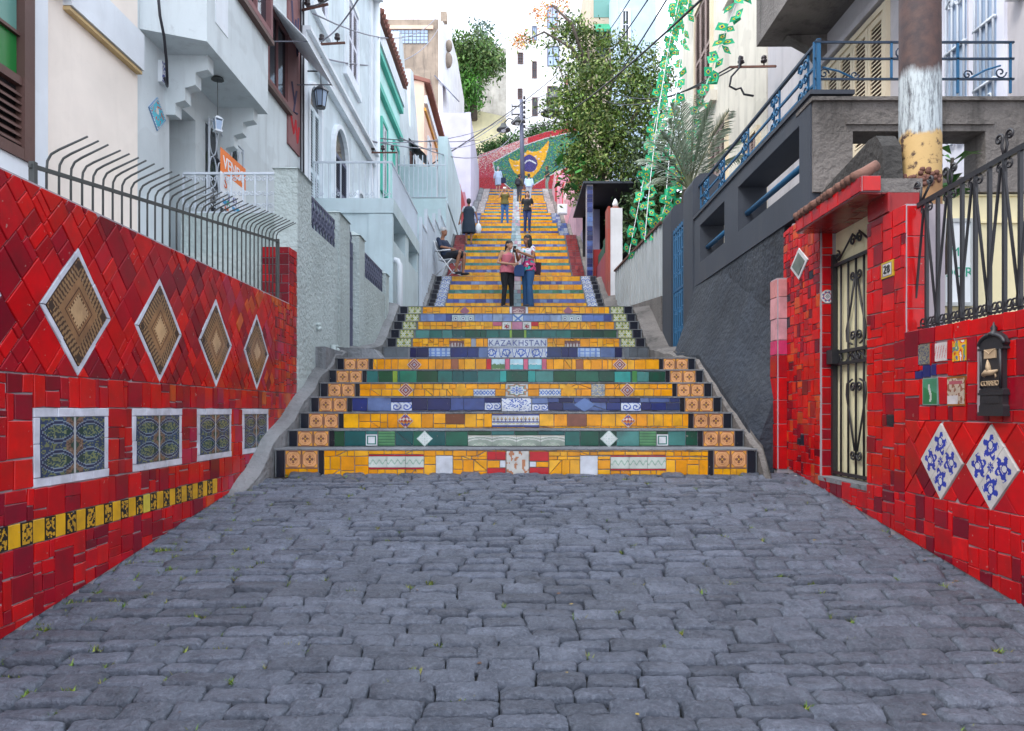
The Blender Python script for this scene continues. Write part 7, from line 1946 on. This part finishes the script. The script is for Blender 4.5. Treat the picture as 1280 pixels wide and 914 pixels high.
# ------------------------------------------------------------------ poles, lamps and cables
def poles():
    d = 46.5
    p = thing('utility_pole', 'dark utility pole with cross arm insulators and a lamp at the top of the steps', 'pole', at(653, 240, d))
    mb = MB(); mb.tube([at(653.5, 245, d), at(651.5, 125, d)], [.17, .12], 10); mb.build('shaft', M['purple_iron'], p, True)
    for q in (133, 143): mb = MB(); mb.obox(at(640, q, d), at(652, q, d), .07, .07); mb.build('cross_arm', M['iron'], p)
    mb = MB(); mb.obox(at(640, 130, d), at(640, 145, d), .06, .06, (0, 1, 0)); mb.build('arm_plate', M['iron'], p)
    for q in range(124, 165, 6):
        mb = MB(); c = at(655.5, q, d); mb.lathe(c, [(.06, 0), (.09, .06), (.05, .12), (.08, .16), (.02, .2)], 8); mb.build('insulator', M['porcelain'], p, True)
    def lampshade(name, lab, c, r):
        o = thing(name, lab, 'lamp', c); c = Vector(c)
        mb = MB(); mb.lathe(c, [(r, 0), (r * .96, .06), (r * .5, .22), (r * .35, .38), (r * .1, .42)], 14); mb.build('shade', M['grey_iron'], o, True)
        mb = MB(); mb.ball(c + Vector((0, 0, .02)), r * .35, None, 8, 6); mb.build('bulb', M['plastic_white'], o, True)
        mb = MB(); mb.tube([c + Vector((0, 0, .4)), c + Vector((.3, 0, .7)), c + Vector((.55, 0, .62))], .035, 5); mb.build('arm', M['iron'], o)
    lampshade('street_lamp', 'bell shaped street lamp on the left of the dark utility pole', at(646.5, 154, d), .42)
    lampshade('street_lamp', 'lower bell shaped street lamp hanging left of the utility pole', at(629.5, 163, 42), .42)
    lampshade('street_lamp', 'large bell shaped street lamp half hidden by the flowering tree', at(694, 127, 30), .42)
    lampshade('street_lamp', 'lower large street lamp half hidden by the flowering tree', at(688, 143, 30), .40)
    def cable(lab, a, b, sag, r=.012, mat='wire', n=18):
        A, B_ = Vector(a), Vector(b); pts = [A.lerp(B_, s) - Vector((0, 0, sag * 4 * s * (1 - s))) for s in np.linspace(0, 1, n)]
        mb = MB(); mb.tube(pts, r, 5); o = mb.build('cable', M[mat], None, True); tag(o, lab, 'cable', 'overhead cables')
    pole = lambda q: at(653, q, d)
    cable('thick cable sweeping from the upper right of the photo down to the utility pole', at(885, -8, 10), at(655, 160, 46), .6, .020)
    cable('cable from the top centre right down behind the flowering tree', at(838, -8, 14), at(700, 175, 40), .5, .018)
    cable('second cable beside the one running behind the flowering tree', at(815, -8, 16), at(735, 95, 38), .2, .018)
    cable('third thin cable crossing above the flowering tree', at(792, -8, 20), at(740, 60, 40), .2, .018)
    cable('thin cable from the insulators on the cream house to the tree', at(930, 78, 12.0), at(760, 110, 26), .5, .014)
    cable('lower thin cable from the cream house insulators to the tree', at(912, 84, 12.0), at(740, 118, 26), .5, .014)
    cable('cable from the grey house corner up and out over the street', at(383, 8, 12), at(420, -8, 9), .05, .013)
    cable('cable from the grey house insulators across to the far roofs', at(391, 17, 12), at(562, -6, 40), 1.2, .014, 'grey_wire')
    cable('cable from the middle insulators of the pale blue house up to the street', at(400, 52, 12.6), at(452, -8, 9), .1, .011, 'grey_wire')
    cable('cable from the pale blue house to the stained building roof', at(400, 72, 13), at(548, 36, 39), .8, .016, 'grey_wire')
    for i, (p0, p1) in enumerate((((462, 178), (652, 130)), ((462, 176), (652, 140)), ((500, 172), (652, 150)))):
        cable(('upper', 'middle', 'lower')[i] + ' thin cable from the blue grey house insulators to the utility pole', at(p0[0], p0[1], 17.6), pole(p1[1]), .7 + .3 * i, .016, 'grey_wire')
    cable('long straight cable rising from the left roofs across the retaining wall', at(540, 205, 26), at(700, 90, 52), .2, .024)
    cable('thin cable sloping past the retaining wall to the utility pole', at(560, 190, 32), at(652, 128, d), .3, .018, 'grey_wire')
    cable('cable pair member from the utility pole right towards the tree, upper', pole(128), at(760, 75, 40), .3, .02)
    cable('cable pair member from the utility pole right towards the tree, lower', pole(150), at(720, 105, 40), .3, .02)
    cable('horizontal cable in front of the mint house and the green block', at(462, 172, 18), at(600, 175, 34), .1, .014)
    def run(lab, pts, r):
        mb = MB(); mb.tube(pts, r, 6); o = mb.build('cable', M['wire'], None, True); tag(o, lab, 'cable')
    run('vertical dark cable down the corner between the grey and pale blue houses', [(-3.58, 12.12, EYE + z) for z in (8.2, 6.6, 4.5, 3.2)], .02)
    run('second vertical cable beside the corner cable of the grey house', [(-3.58, 11.98, EYE + z) for z in (7.2, 6.0, 4.5, 3.2)], .014)
    run('looped black cable with a connector on the cream shuttered house', [at(p, q, 12.0) for p, q in ((925, 70), (924, 85), (914, 96), (912, 108), (920, 112), (926, 110), (930, 118), (942, 120))], .018)
poles()

# ------------------------------------------------------------------ people
def figure(joints, tors, voxel, name, mat, parent, extra=None):
    """One continuous surface: tapered limb tubes, lofted trunk and balls fused by a voxel remesh."""
    mb = MB()
    for pts, rs in joints: mb.tube(pts, rs, 12); [mb.ball(p, r, None, 10, 7) for p, r in zip(pts, rs)]
    for rings in tors:                        # [(centre, rx, ry)] with 16 points each
        vs, fs, n = [], [], 18
        for (c, rx, ry) in rings:
            for k in range(n):
                a = 2 * math.pi * k / n; vs.append((c[0] + rx * math.cos(a), c[1] + ry * math.sin(a), c[2]))
        for i in range(len(rings) - 1):
            for k in range(n): fs.append((i * n + k, i * n + (k + 1) % n, (i + 1) * n + (k + 1) % n, (i + 1) * n + k))
        fs.append(tuple(range(n))[::-1]); fs.append(tuple(range((len(rings) - 1) * n, len(rings) * n))); mb.add(vs, fs)
    for (p, r, Mx) in (extra or []): mb.ball(p, r, None, 14, 10, Mx)
    o = mb.build(name, mat, parent, True, True)
    rm = o.modifiers.new('fuse', 'REMESH'); rm.mode = 'VOXEL'; rm.voxel_size = voxel; rm.use_smooth_shade = True
    sm = o.modifiers.new('smooth', 'SMOOTH'); sm.factor = .5; sm.iterations = 3
    return o
def V3(*a): return Vector(a)
def person(label, loc, rz, h=1.65, skin='skin', hair='hair_dark', hairlen='short', pose=None, top=None, sleeve=.5, bottom='trousers', bc=(.02, .02, .025), tc=(.5, .5, .5), tpat=None, shoe=(.03, .03, .03), vox=.016, slim=1.0, bag=None, headyaw=0, tophem=.0, fem=True, hemcol=None):
    """Local frame: the person looks along -y; built 1.65 m tall and scaled."""
    P = dict(hip=V3(0, 0, .90), kl=V3(.085, -.02, .49), kr=V3(-.085, -.01, .49), al=V3(.09, .02, .085), ar=V3(-.09, .02, .085), sh=V3(0, 0, 1.34), el=V3(.235, .03, 1.07), er=V3(-.235, .03, 1.07), wl=V3(.25, -.05, .83), wr=V3(-.25, -.05, .83), head=V3(0, -.02, 1.53), fl=V3(0, -1, 0), fr=V3(0, -1, 0), handdir=None)
    P.update(pose or {})
    root = thing('person', label, 'person', loc, None, rz); root.scale = (h / 1.65,) * 3
    hip, sh = P['hip'], P['sh']; sw = .158 if fem else .18
    sl, sr = sh + V3(sw, 0, -.02), sh + V3(-sw, 0, -.02); hl, hr = hip + V3(.082, 0, -.03), hip + V3(-.082, 0, -.03)
    q = slim
    legs = [([hl, hl.lerp(P['kl'], .5), P['kl'], P['kl'].lerp(P['al'], .35), P['al']], [.085 * q, .073 * q, .052, .05, .034]), ([hr, hr.lerp(P['kr'], .5), P['kr'], P['kr'].lerp(P['ar'], .35), P['ar']], [.085 * q, .073 * q, .052, .05, .034])]
    feet = [([a + V3(0, .02, -.045), a + P[f] * .07 + V3(0, 0, -.05), a + P[f] * .155 + V3(0, 0, -.06)], [.038, .036, .026]) for a, f in ((P['al'], 'fl'), (P['ar'], 'fr'))]
    arms, hands = [], []
    for s, e, w, sg in ((sl, P['el'], P['wl'], 1), (sr, P['er'], P['wr'], -1)):
        arms.append(([s, s.lerp(e, .5), e, e.lerp(w, .4), w], [.048, .042, .034, .034, .024]))
        dr = (w - e).normalized(); sd = dr.cross(V3(0, 1, .2)).normalized(); nn = dr.cross(sd)
        hands.append(([w, w + dr * .05], [.026, .032]))
        for k, (off, ln) in enumerate(((-.026, .075), (-.009, .085), (.009, .08), (.025, .062))):
            b0 = w + dr * .075 + sd * off
            hands.append(([b0, b0 + dr * ln * .55 + nn * .008, b0 + dr * ln * .85 + nn * .03], [.0095, .0085, .007]))
        hands.append(([w + dr * .03 + sd * -.03, w + dr * .065 + sd * -.052 + nn * .015, w + dr * .09 + sd * -.05 + nn * .03], [.012, .010, .008]))
    hd = P['head']; up = (hd - sh).normalized()
    def ring(t, rx, ry, dy=0): return (hip.lerp(sh, t) + V3(0, dy, 0), rx * q, ry * q)
    wst = .125 if fem else .145
    trunk = [ring(-.16, .12, .10), ring(-.02, .165, .125), ring(.15, .155, .115), ring(.36, wst, .10), ring(.62, .145, .112, -.012), ring(.80, .155, .11, -.015), ring(.93, .145, .085), ring(1.0, .10, .065)]
    neck = [([sh + V3(0, .01, -.02), sh.lerp(hd, .45), hd + V3(0, .0, -.06)], [.058, .048, .05])]
    Ry = Matrix.Rotation(headyaw, 3, 'Z')
    head = [(hd + V3(0, .008, .015), (.073, .088, .105), Ry), (hd + Ry @ V3(0, -.03, -.05), (.052, .055, .06), Ry), (hd + Ry @ V3(0, -.092, -.015), (.013, .02, .022), Ry)]
    for s in (-1, 1): head.append((hd + Ry @ V3(s * .075, .01, -.005), (.012, .022, .032), Ry))
    figure(legs + feet + arms + hands + neck, [trunk], vox, 'body', M[skin], root, head)
    for s in (-1, 1):
        mb = MB(); mb.ball(hd + Ry @ V3(s * .03, -.079, .015), (.012, .008, .008), None, 8, 6, Ry); mb.build('eye', M['porcelain'], root, True, True)
        mb = MB(); mb.tube([hd + Ry @ V3(s * .015, -.087, .037), hd + Ry @ V3(s * .048, -.074, .038)], .004, 4); mb.build('eyebrow', M[hair if hair != 'hair_grey' else 'hair_brown'], root, False, True)
    mb = MB(); mb.tube([hd + Ry @ V3(-.022, -.083, -.055), hd + Ry @ V3(0, -.088, -.054), hd + Ry @ V3(.022, -.083, -.055)], [.003, .006, .003], 5); mb.build('mouth', paint('lips', (.3, .08, .07), .5, amt=0, bstr=0), root, True, True)
    # hair
    hb = [(hd + V3(0, .02, .045), (.085, .095, .088), Ry), (hd + Ry @ V3(0, .05, .0), (.082, .062, .09), Ry)]
    if hairlen == 'long': hb += [(hd + Ry @ V3(s * .062, .035, -.07), (.033, .055, .13), Ry) for s in (-1, 1)] + [(hd + Ry @ V3(0, .07, -.09), (.075, .045, .15), Ry)]
    if hairlen == 'tail': hb += [(hd + Ry @ V3(0, .10, -.01), (.035, .04, .045), Ry), (hd + Ry @ V3(.0, .12, -.08), (.028, .03, .1), Ry)]
    if hairlen == 'bun': hb += [(hd + Ry @ V3(0, .09, .06), (.045, .045, .045), Ry)]
    mb = MB(); mb2 = figure([], [], max(.012, vox * .9), 'hair', M[hair], root, hb)
    # clothes
    g = .012
    trmat = cloth_of(bc)
    if bottom in ('trousers', 'jeans', 'shorts', 'flare'):
        lg = []
        for j, (pts, rs) in enumerate(legs):
            a = pts[-1]; end = a + V3(0, 0, -.035)
            if bottom == 'shorts': lg.append(([pts[0], pts[1], pts[1].lerp(pts[2], .7)], [.10 * q, .092 * q, .085]))
            elif bottom == 'flare': lg.append(([pts[0], pts[1], pts[2], pts[3], end], [.098 * q, .088 * q, .066, .072, .085]))
            else: lg.append(([pts[0], pts[1], pts[2], pts[3], end], [.097 * q, .084 * q, .063, .058, .052]))
        figure(lg, [[ring(-.16, .13, .11), ring(-.02, .178, .138), ring(.13, .170, .128), ring(.2, .155, .118)]], vox * .9, bottom if bottom != 'flare' else 'jeans', trmat, root)
    elif bottom == 'skirt':
        kn = (P['kl'] + P['kr']) / 2
        figure([], [[(kn + V3(0, 0, -.02), .20, .16), (kn.lerp(hip, .5), .20, .16), ring(-.02, .185, .145), ring(.2, .16, .12)]], vox * .9, 'skirt', trmat, root)
    if top:
        tm = cloth_of(tc, tpat)
        sv = []
        if sleeve > 0:
            for pts, rs in arms:
                n_ = [pts[0], pts[0].lerp(pts[2], min(1, sleeve * 1.0))] + ([pts[2].lerp(pts[4], min(1, sleeve - 1))] if sleeve > 1 else [])
                sv.append((n_, [.058, .050 if sleeve <= 1 else .048, .040][:len(n_)]))
        tk = [ring(-.02 - tophem, .19, .148), ring(.12, .182, .142), ring(.36, wst + .022, .122), ring(.62, .158, .126, -.012), ring(.80, .165, .122, -.015), ring(.92, .150 if sleeve > 0 else .115, .094), ring(.985, .095, .072)]
        figure(sv, [tk], vox * .9, 'top', tm, root)
    for a, f in ((P['al'], 'fl'), (P['ar'], 'fr')):
        mb = MB(); 
        figure([([a + V3(0, .03, -.05), a + P[f] * .075 + V3(0, 0, -.055), a + P[f] * .165 + V3(0, 0, -.062)], [.041, .038, .028])], [], vox * .8, 'shoe', cloth_of(shoe), root)
    return root
_CL = {}
def cloth_of(c, pat=None):
    if (c, pat) in _CL: return _CL[(c, pat)]
    if pat == 'flowers':
        m, nt, lk, b = nodes_of('flowered_cloth')
        tc_ = nt.new('ShaderNodeTexCoord'); sp = nt.new('ShaderNodeSeparateXYZ'); lk.new(tc_.outputs['Object'], sp.inputs[0])
        vo = nt.new('ShaderNodeTexVoronoi'); vo.inputs['Scale'].default_value = 17; lk.new(tc_.outputs['Object'], vo.inputs['Vector'])
        hs = nt.new('ShaderNodeSeparateColor'); lk.new(vo.outputs['Color'], hs.inputs[0])
        rp = nt.new('ShaderNodeValToRGB'); rp.color_ramp.interpolation = 'CONSTANT'; els = rp.color_ramp.elements
        els[0].color = (.55, .03, .16, 1); els[1].position = .3; els[1].color = (.03, .38, .38, 1)
        for p_, c_ in ((.52, (.015, .015, .02, 1)), (.72, (.6, .08, .2, 1)), (.88, (.6, .6, .62, 1))): e = els.new(p_); e.color = c_
        lk.new(hs.outputs[0], rp.inputs[0])
        few = nt.new('ShaderNodeMath'); few.operation = 'GREATER_THAN'; few.inputs[1].default_value = .86; lk.new(hs.outputs[1], few.inputs[0])
        lowp = ramp(nt, lk, sp.outputs['Z'], 1.10, 1.08)
        mx = nt.new('ShaderNodeMath'); mx.operation = 'MAXIMUM'; lk.new(lowp, mx.inputs[0]); lk.new(few.outputs[0], mx.inputs[1])
        col = mixc(nt, lk, mx.outputs[0], (.66, .67, .72), rp.outputs['Color'])
        lk.new(col, b.inputs['Base Color']); b.inputs['Roughness'].default_value = .85
        _CL[(c, pat)] = m; return m
    m = paint('cloth', c, .85, tuple(x * .5 for x in c), .3, 35, .5, .012, True, .2); _CL[(c, pat)] = m; return m
def people():
    E = EYE
    dz = 16.7; z = E + 2.36
    # two women with a phone, in front
    pa = person('woman in a pink tank top and black trousers holding her hands together', (-.20, dz, z), math.radians(38), 1.60, 'skin', 'hair_dark', 'tail',
           dict(el=V3(.24, .02, 1.08), er=V3(-.25, .05, 1.08), wl=V3(.10, -.23, 1.04), wr=V3(-.06, -.24, 1.02), head=V3(.02, -.06, 1.51), kl=V3(.1, -.03, .49), kr=V3(-.08, .0, .49), al=V3(.13, .0, .085), ar=V3(-.1, .04, .085)),
           'tank', 0, 'trousers', (.012, .012, .015), (.60, .16, .20), None, (.02, .02, .02), .012, 1.1, None, math.radians(10), .12)
    mb = MB(); mb.tube([(.09, -.10, 1.37), (.02, -.155, 1.18), (-.12, -.13, 1.0), (-.17, .02, .95)], .008, 5); mb.build('strap', M['purple_iron'], pa, True, True)
    pb = person('woman in a white floral top and flared jeans raising a phone', (.28, dz - .05, z), math.radians(-48), 1.70, 'skin_tan', 'hair_dark', 'long',
           dict(el=V3(.24, -.06, 1.10), er=V3(-.23, -.10, 1.10), wl=V3(.02, -.27, 1.22), wr=V3(-.06, -.31, 1.22), head=V3(0, -.03, 1.53), kl=V3(.09, -.04, .49), kr=V3(-.09, .0, .49), al=V3(.12, -.04, .085), ar=V3(-.1, .05, .085)),
           'blouse', .35, 'flare', (.025, .085, .20), (.66, .67, .72), 'flowers', (.03, .03, .04), .012, 1.06, None, math.radians(-15), .16)
    ph = thing('phone', 'black phone held up by the woman in the floral top', 'phone', (.07, 16.45, z + 1.27))
    pw = pb.matrix_basis @ Vector((-.03, -.40, 1.27)); WL[ph.name] = pw.copy(); ph.location = pw
    mb = MB(); mb.obox(pw + Vector((0, 0, -.075)), pw + Vector((.02, 0, .075)), .075, .010, (.6, 1, 0)); mb.build('case', M['iron'], ph)
    mb = MB(); mb.obox(pw + Vector((0, .007, -.065)), pw + Vector((.02, .007, .065)), .066, .002, (.6, 1, 0)); mb.build('screen', M['glass'], ph)
    bg_ = thing('shoulder_bag', 'blue denim shoulder bag at the hip of the woman in the floral top', 'bag', (.12, 16.6, z + .9))
    mb = MB(); c = Vector((.08, 16.52, z + .86)); mb.prism(plane_y(c.y), [(c.x - .11, c.z - .14), (c.x + .10, c.z - .15), (c.x + .12, c.z + .04), (c.x + .07, c.z + .12), (c.x - .09, c.z + .11), (c.x - .13, c.z - .02)], -.05, .05); mb.build('pouch', cloth_of((.02, .05, .14)), bg_)
    mb = MB(); mb.tube([c + Vector((.08, 0, .1)), c + Vector((.14, -.02, .3)), c + Vector((.2, .1, .58))], .012, 5); mb.build('strap', cloth_of((.02, .05, .14)), bg_, True)
    b2 = thing('handbag', 'dark handbag behind the back of the woman in the floral top', 'bag', (.5, 16.8, z + .8))
    mb = MB(); mb.obox((.50, 16.78, z + .80), (.52, 16.78, z + 1.08), .14, .08, (0, 1, 0)); mb.build('pouch', cloth_of((.05, .015, .025)), b2)
    mb = MB(); mb.tube([(.47, 16.75, z + 1.06), (.42, 16.72, z + 1.35), (.35, 16.72, z + 1.46)], .010, 5); mb.build('strap', cloth_of((.05, .015, .025)), b2)
    # seated man on a folding chair
    cd, cz = 18.62, zstep(18.62)
    ch = thing('folding_chair', 'white tubular folding chair on the left of the steps', 'chair', (-1.72, cd, cz), None, math.radians(62))
    def tb(nm, pts, r, m_='plastic_white'): mb = MB(); mb.tube(pts, r, 6); mb.build(nm, M[m_], ch, True, True)
    for s in (-1, 1):
        tb('front_leg', [(s * .23, .22, .62), (s * .23, -.26, .02)], .014); tb('rear_leg', [(s * .23, -.22, .40), (s * .23, .24, .02)], .014); tb('backrest_post', [(s * .22, .16, .42), (s * .22, .34, .92)], .014); tb('armrest', [(s * .24, .28, .64), (s * .24, -.18, .63)], .018)
    mb = MB(); mb.box(-.22, .22, -.22, .20, .39, .41); mb.build('seat', cloth_of((.55, .57, .6)), ch, False, True)
    mb = MB(); mb.obox((0, .19, .48), (0, .33, .9), .42, .012, (0, 1, 0)); mb.build('backrest', cloth_of((.55, .57, .6)), ch, False, True)
    tb('crossbar', [(-.23, -.25, .04), (.23, -.25, .04)], .012)
    person('grey haired man in a dark blue shirt sitting on a white folding chair', (-1.72, cd, cz), math.radians(62), 1.68, 'skin_tan', 'hair_grey', 'short',
           dict(hip=V3(0, .06, .52), sh=V3(0, .22, .95), head=V3(0, .17, 1.15), kl=V3(.11, -.38, .56), kr=V3(-.09, -.36, .55), al=V3(.12, -.33, .11), ar=V3(-.1, -.25, .11), el=V3(.25, .10, .72), er=V3(-.25, .10, .72), wl=V3(.17, -.16, .66), wr=V3(-.17, -.16, .66)),
           'shirt', .9, 'shorts', (.015, .017, .025), (.012, .025, .06), None, (.02, .02, .03), .015, 1.05, None, 0, 0, False)
    # climbing woman in a dark dress
    dq = 23.8; zq = zstep(dq); w = person('woman in a dark sleeveless dress over white sleeves climbing the steps with a carrier bag', (-1.56, dq, zq), math.radians(180), 1.52, 'skin_tan', 'hair_dark', 'short',
           dict(el=V3(.27, .02, 1.08), er=V3(-.27, .02, 1.08), wl=V3(.33, -.02, .84), wr=V3(-.31, -.02, .84)), 'top', .55, 'skirt', (.018, .03, .05), (.5, .52, .55), None, (.3, .15, .1), .018, 1.08)
    mb = MB()
    vs = [(0, 0, .40), (0, 0, .7), (0, 0, .95), (0, 0, 1.25), (0, 0, 1.36)]
    figure([], [[(Vector(c_), rx, ry) for c_, rx, ry in zip(vs, (.25, .24, .195, .205, .12), (.195, .19, .165, .155, .095))]], .018, 'dress', cloth_of((.018, .03, .05)), w)
    b3 = thing('carrier_bag', 'white plastic carrier bag in the hand of the woman in the dark dress', 'bag', (-1.24, dq, zq + .4)); c = Vector((-1.24, dq - .05, zq + .52))
    mb = MB(); mb.ball(c, (.10, .07, .17), None, 10, 8); mb.build('sack', M['plastic_white'], b3, True); mb = MB(); mb.tube([c + Vector((0, 0, .14)), c + Vector((0, .03, .26))], .02, 6); mb.build('handle', M['plastic_white'], b3, True)
    # photographing woman
    d = 29.5; person('woman in an olive top and jeans taking a photo with both hands raised', (-.46, d, zstep(d)), math.radians(5), 1.54, 'skin', 'hair_brown', 'bun',
           dict(el=V3(.25, -.12, 1.16), er=V3(-.25, -.12, 1.16), wl=V3(.09, -.22, 1.48), wr=V3(-.09, -.22, 1.48), kl=V3(.1, -.02, .49), kr=V3(-.1, -.01, .49), al=V3(.13, .02, .085), ar=V3(-.13, .02, .085)), 'top', .6, 'trousers', (.04, .13, .32), (.14, .12, .03), None, (.1, .1, .1), .018, 1.05, None, 0, .1)
    cm = thing('camera_phone', 'pale phone held up to the face of the woman in the olive top', 'phone', (-.46, d - .26, zstep(d) + 1.4)); c = Vector((-.46, d - .27, zstep(d) + 1.42))
    mb = MB(); mb.box(c.x - .06, c.x + .06, c.y - .006, c.y + .006, c.z - .03, c.z + .03); mb.build('case', M['plastic_white'], cm); mb = MB(); mb.ball(c + Vector((.045, -.008, .02)), (.012, .006, .012), None, 8, 5); mb.build('lens', M['iron'], cm)
    d = 28.0; wb = person('woman in a black blouse and dark jeans walking down the steps', (.44, d, zstep(d)), math.radians(0), 1.66, 'skin', 'hair_dark', 'long',
           dict(el=V3(.25, .04, 1.08), er=V3(-.24, .05, 1.07), wl=V3(.13, -.15, 1.0), wr=V3(-.27, -.04, .83), kl=V3(.08, -.12, .52), kr=V3(-.08, -.02, .49), al=V3(.08, -.02, .12), ar=V3(-.09, .05, .085)), 'blouse', .55, 'trousers', (.02, .035, .12), (.015, .015, .018), None, (.25, .15, .1), .018, .95, None, 0, .08)
    # group at the top
    d = 44.9; person('pale haired woman in a light blue coat at the top of the steps', (-1.12, d, zstep(d)), math.radians(170), 1.62, 'skin', 'hair_grey', 'short', dict(el=V3(.25, .02, 1.08), wl=V3(.28, -.06, .86)), 'coat', 1.6, 'skirt', (.42, .52, .66), (.45, .56, .70), None, (.3, .25, .2), .022, 1.1)
    bb = thing('bag', 'dark blue bag beside the woman in the light blue coat', 'bag', (-.75, d, zstep(d))); mb = MB(); mb.obox((-.78, d, zstep(d) + .6), (-.78, d, zstep(d) + .92), .3, .12, (0, 1, 0)); mb.build('pouch', cloth_of((.015, .02, .06)), bb); mb = MB(); mb.tube([(-.78, d, zstep(d) + .9), (-.86, d, zstep(d) + 1.2)], .015, 5); mb.build('strap', cloth_of((.015, .02, .06)), bb)
    d = 40.4; person('man in a dark olive shirt with a black backpack near the utility pole', (.18, d, zstep(d)), math.radians(150), 1.60, 'skin_tan', 'hair_dark', 'short', dict(el=V3(-.24, -.1, 1.1) * -1 + V3(0, -.2, 2.2), wl=V3(.2, -.25, 1.0)), 'shirt', 1.5, 'trousers', (.06, .065, .08), (.07, .065, .04), None, (.1, .1, .1), .022, 1.0, None, 0, 0, False)
    bp = thing('backpack', 'black backpack on the man in the dark olive shirt', 'backpack', (.1, d - .2, zstep(d) + 1)); mb = MB(); mb.ball((.10, d - .19, zstep(d) + 1.08), (.17, .10, .24), None, 12, 8); mb.build('sack', cloth_of((.012, .014, .02)), bp, True); mb = MB(); mb.ball((.10, d - .28, zstep(d) + .98), (.11, .04, .1), None, 10, 6); mb.build('pocket', cloth_of((.02, .022, .03)), bp, True)
    person('man in a light blue shirt seen from behind near the top of the steps', (.72, d, zstep(d)), math.radians(185), 1.62, 'skin_tan', 'hair_dark', 'short', dict(), 'shirt', 1.2, 'trousers', (.4, .42, .46), (.42, .55, .78), None, (.1, .1, .1), .022, 1.12, None, 0, .06, False)
    d = 46.6; person('person in dark green leaning against the red wall at the top right of the steps', (2.0, d, zstep(d)), math.radians(-60), 1.58, 'skin_tan', 'hair_brown', 'long', dict(hip=V3(0, .08, .86), wl=V3(.12, -.2, .9)), 'top', .8, 'trousers', (.20, .25, .22), (.02, .06, .05), None, (.5, .3, .1), .022)
people()
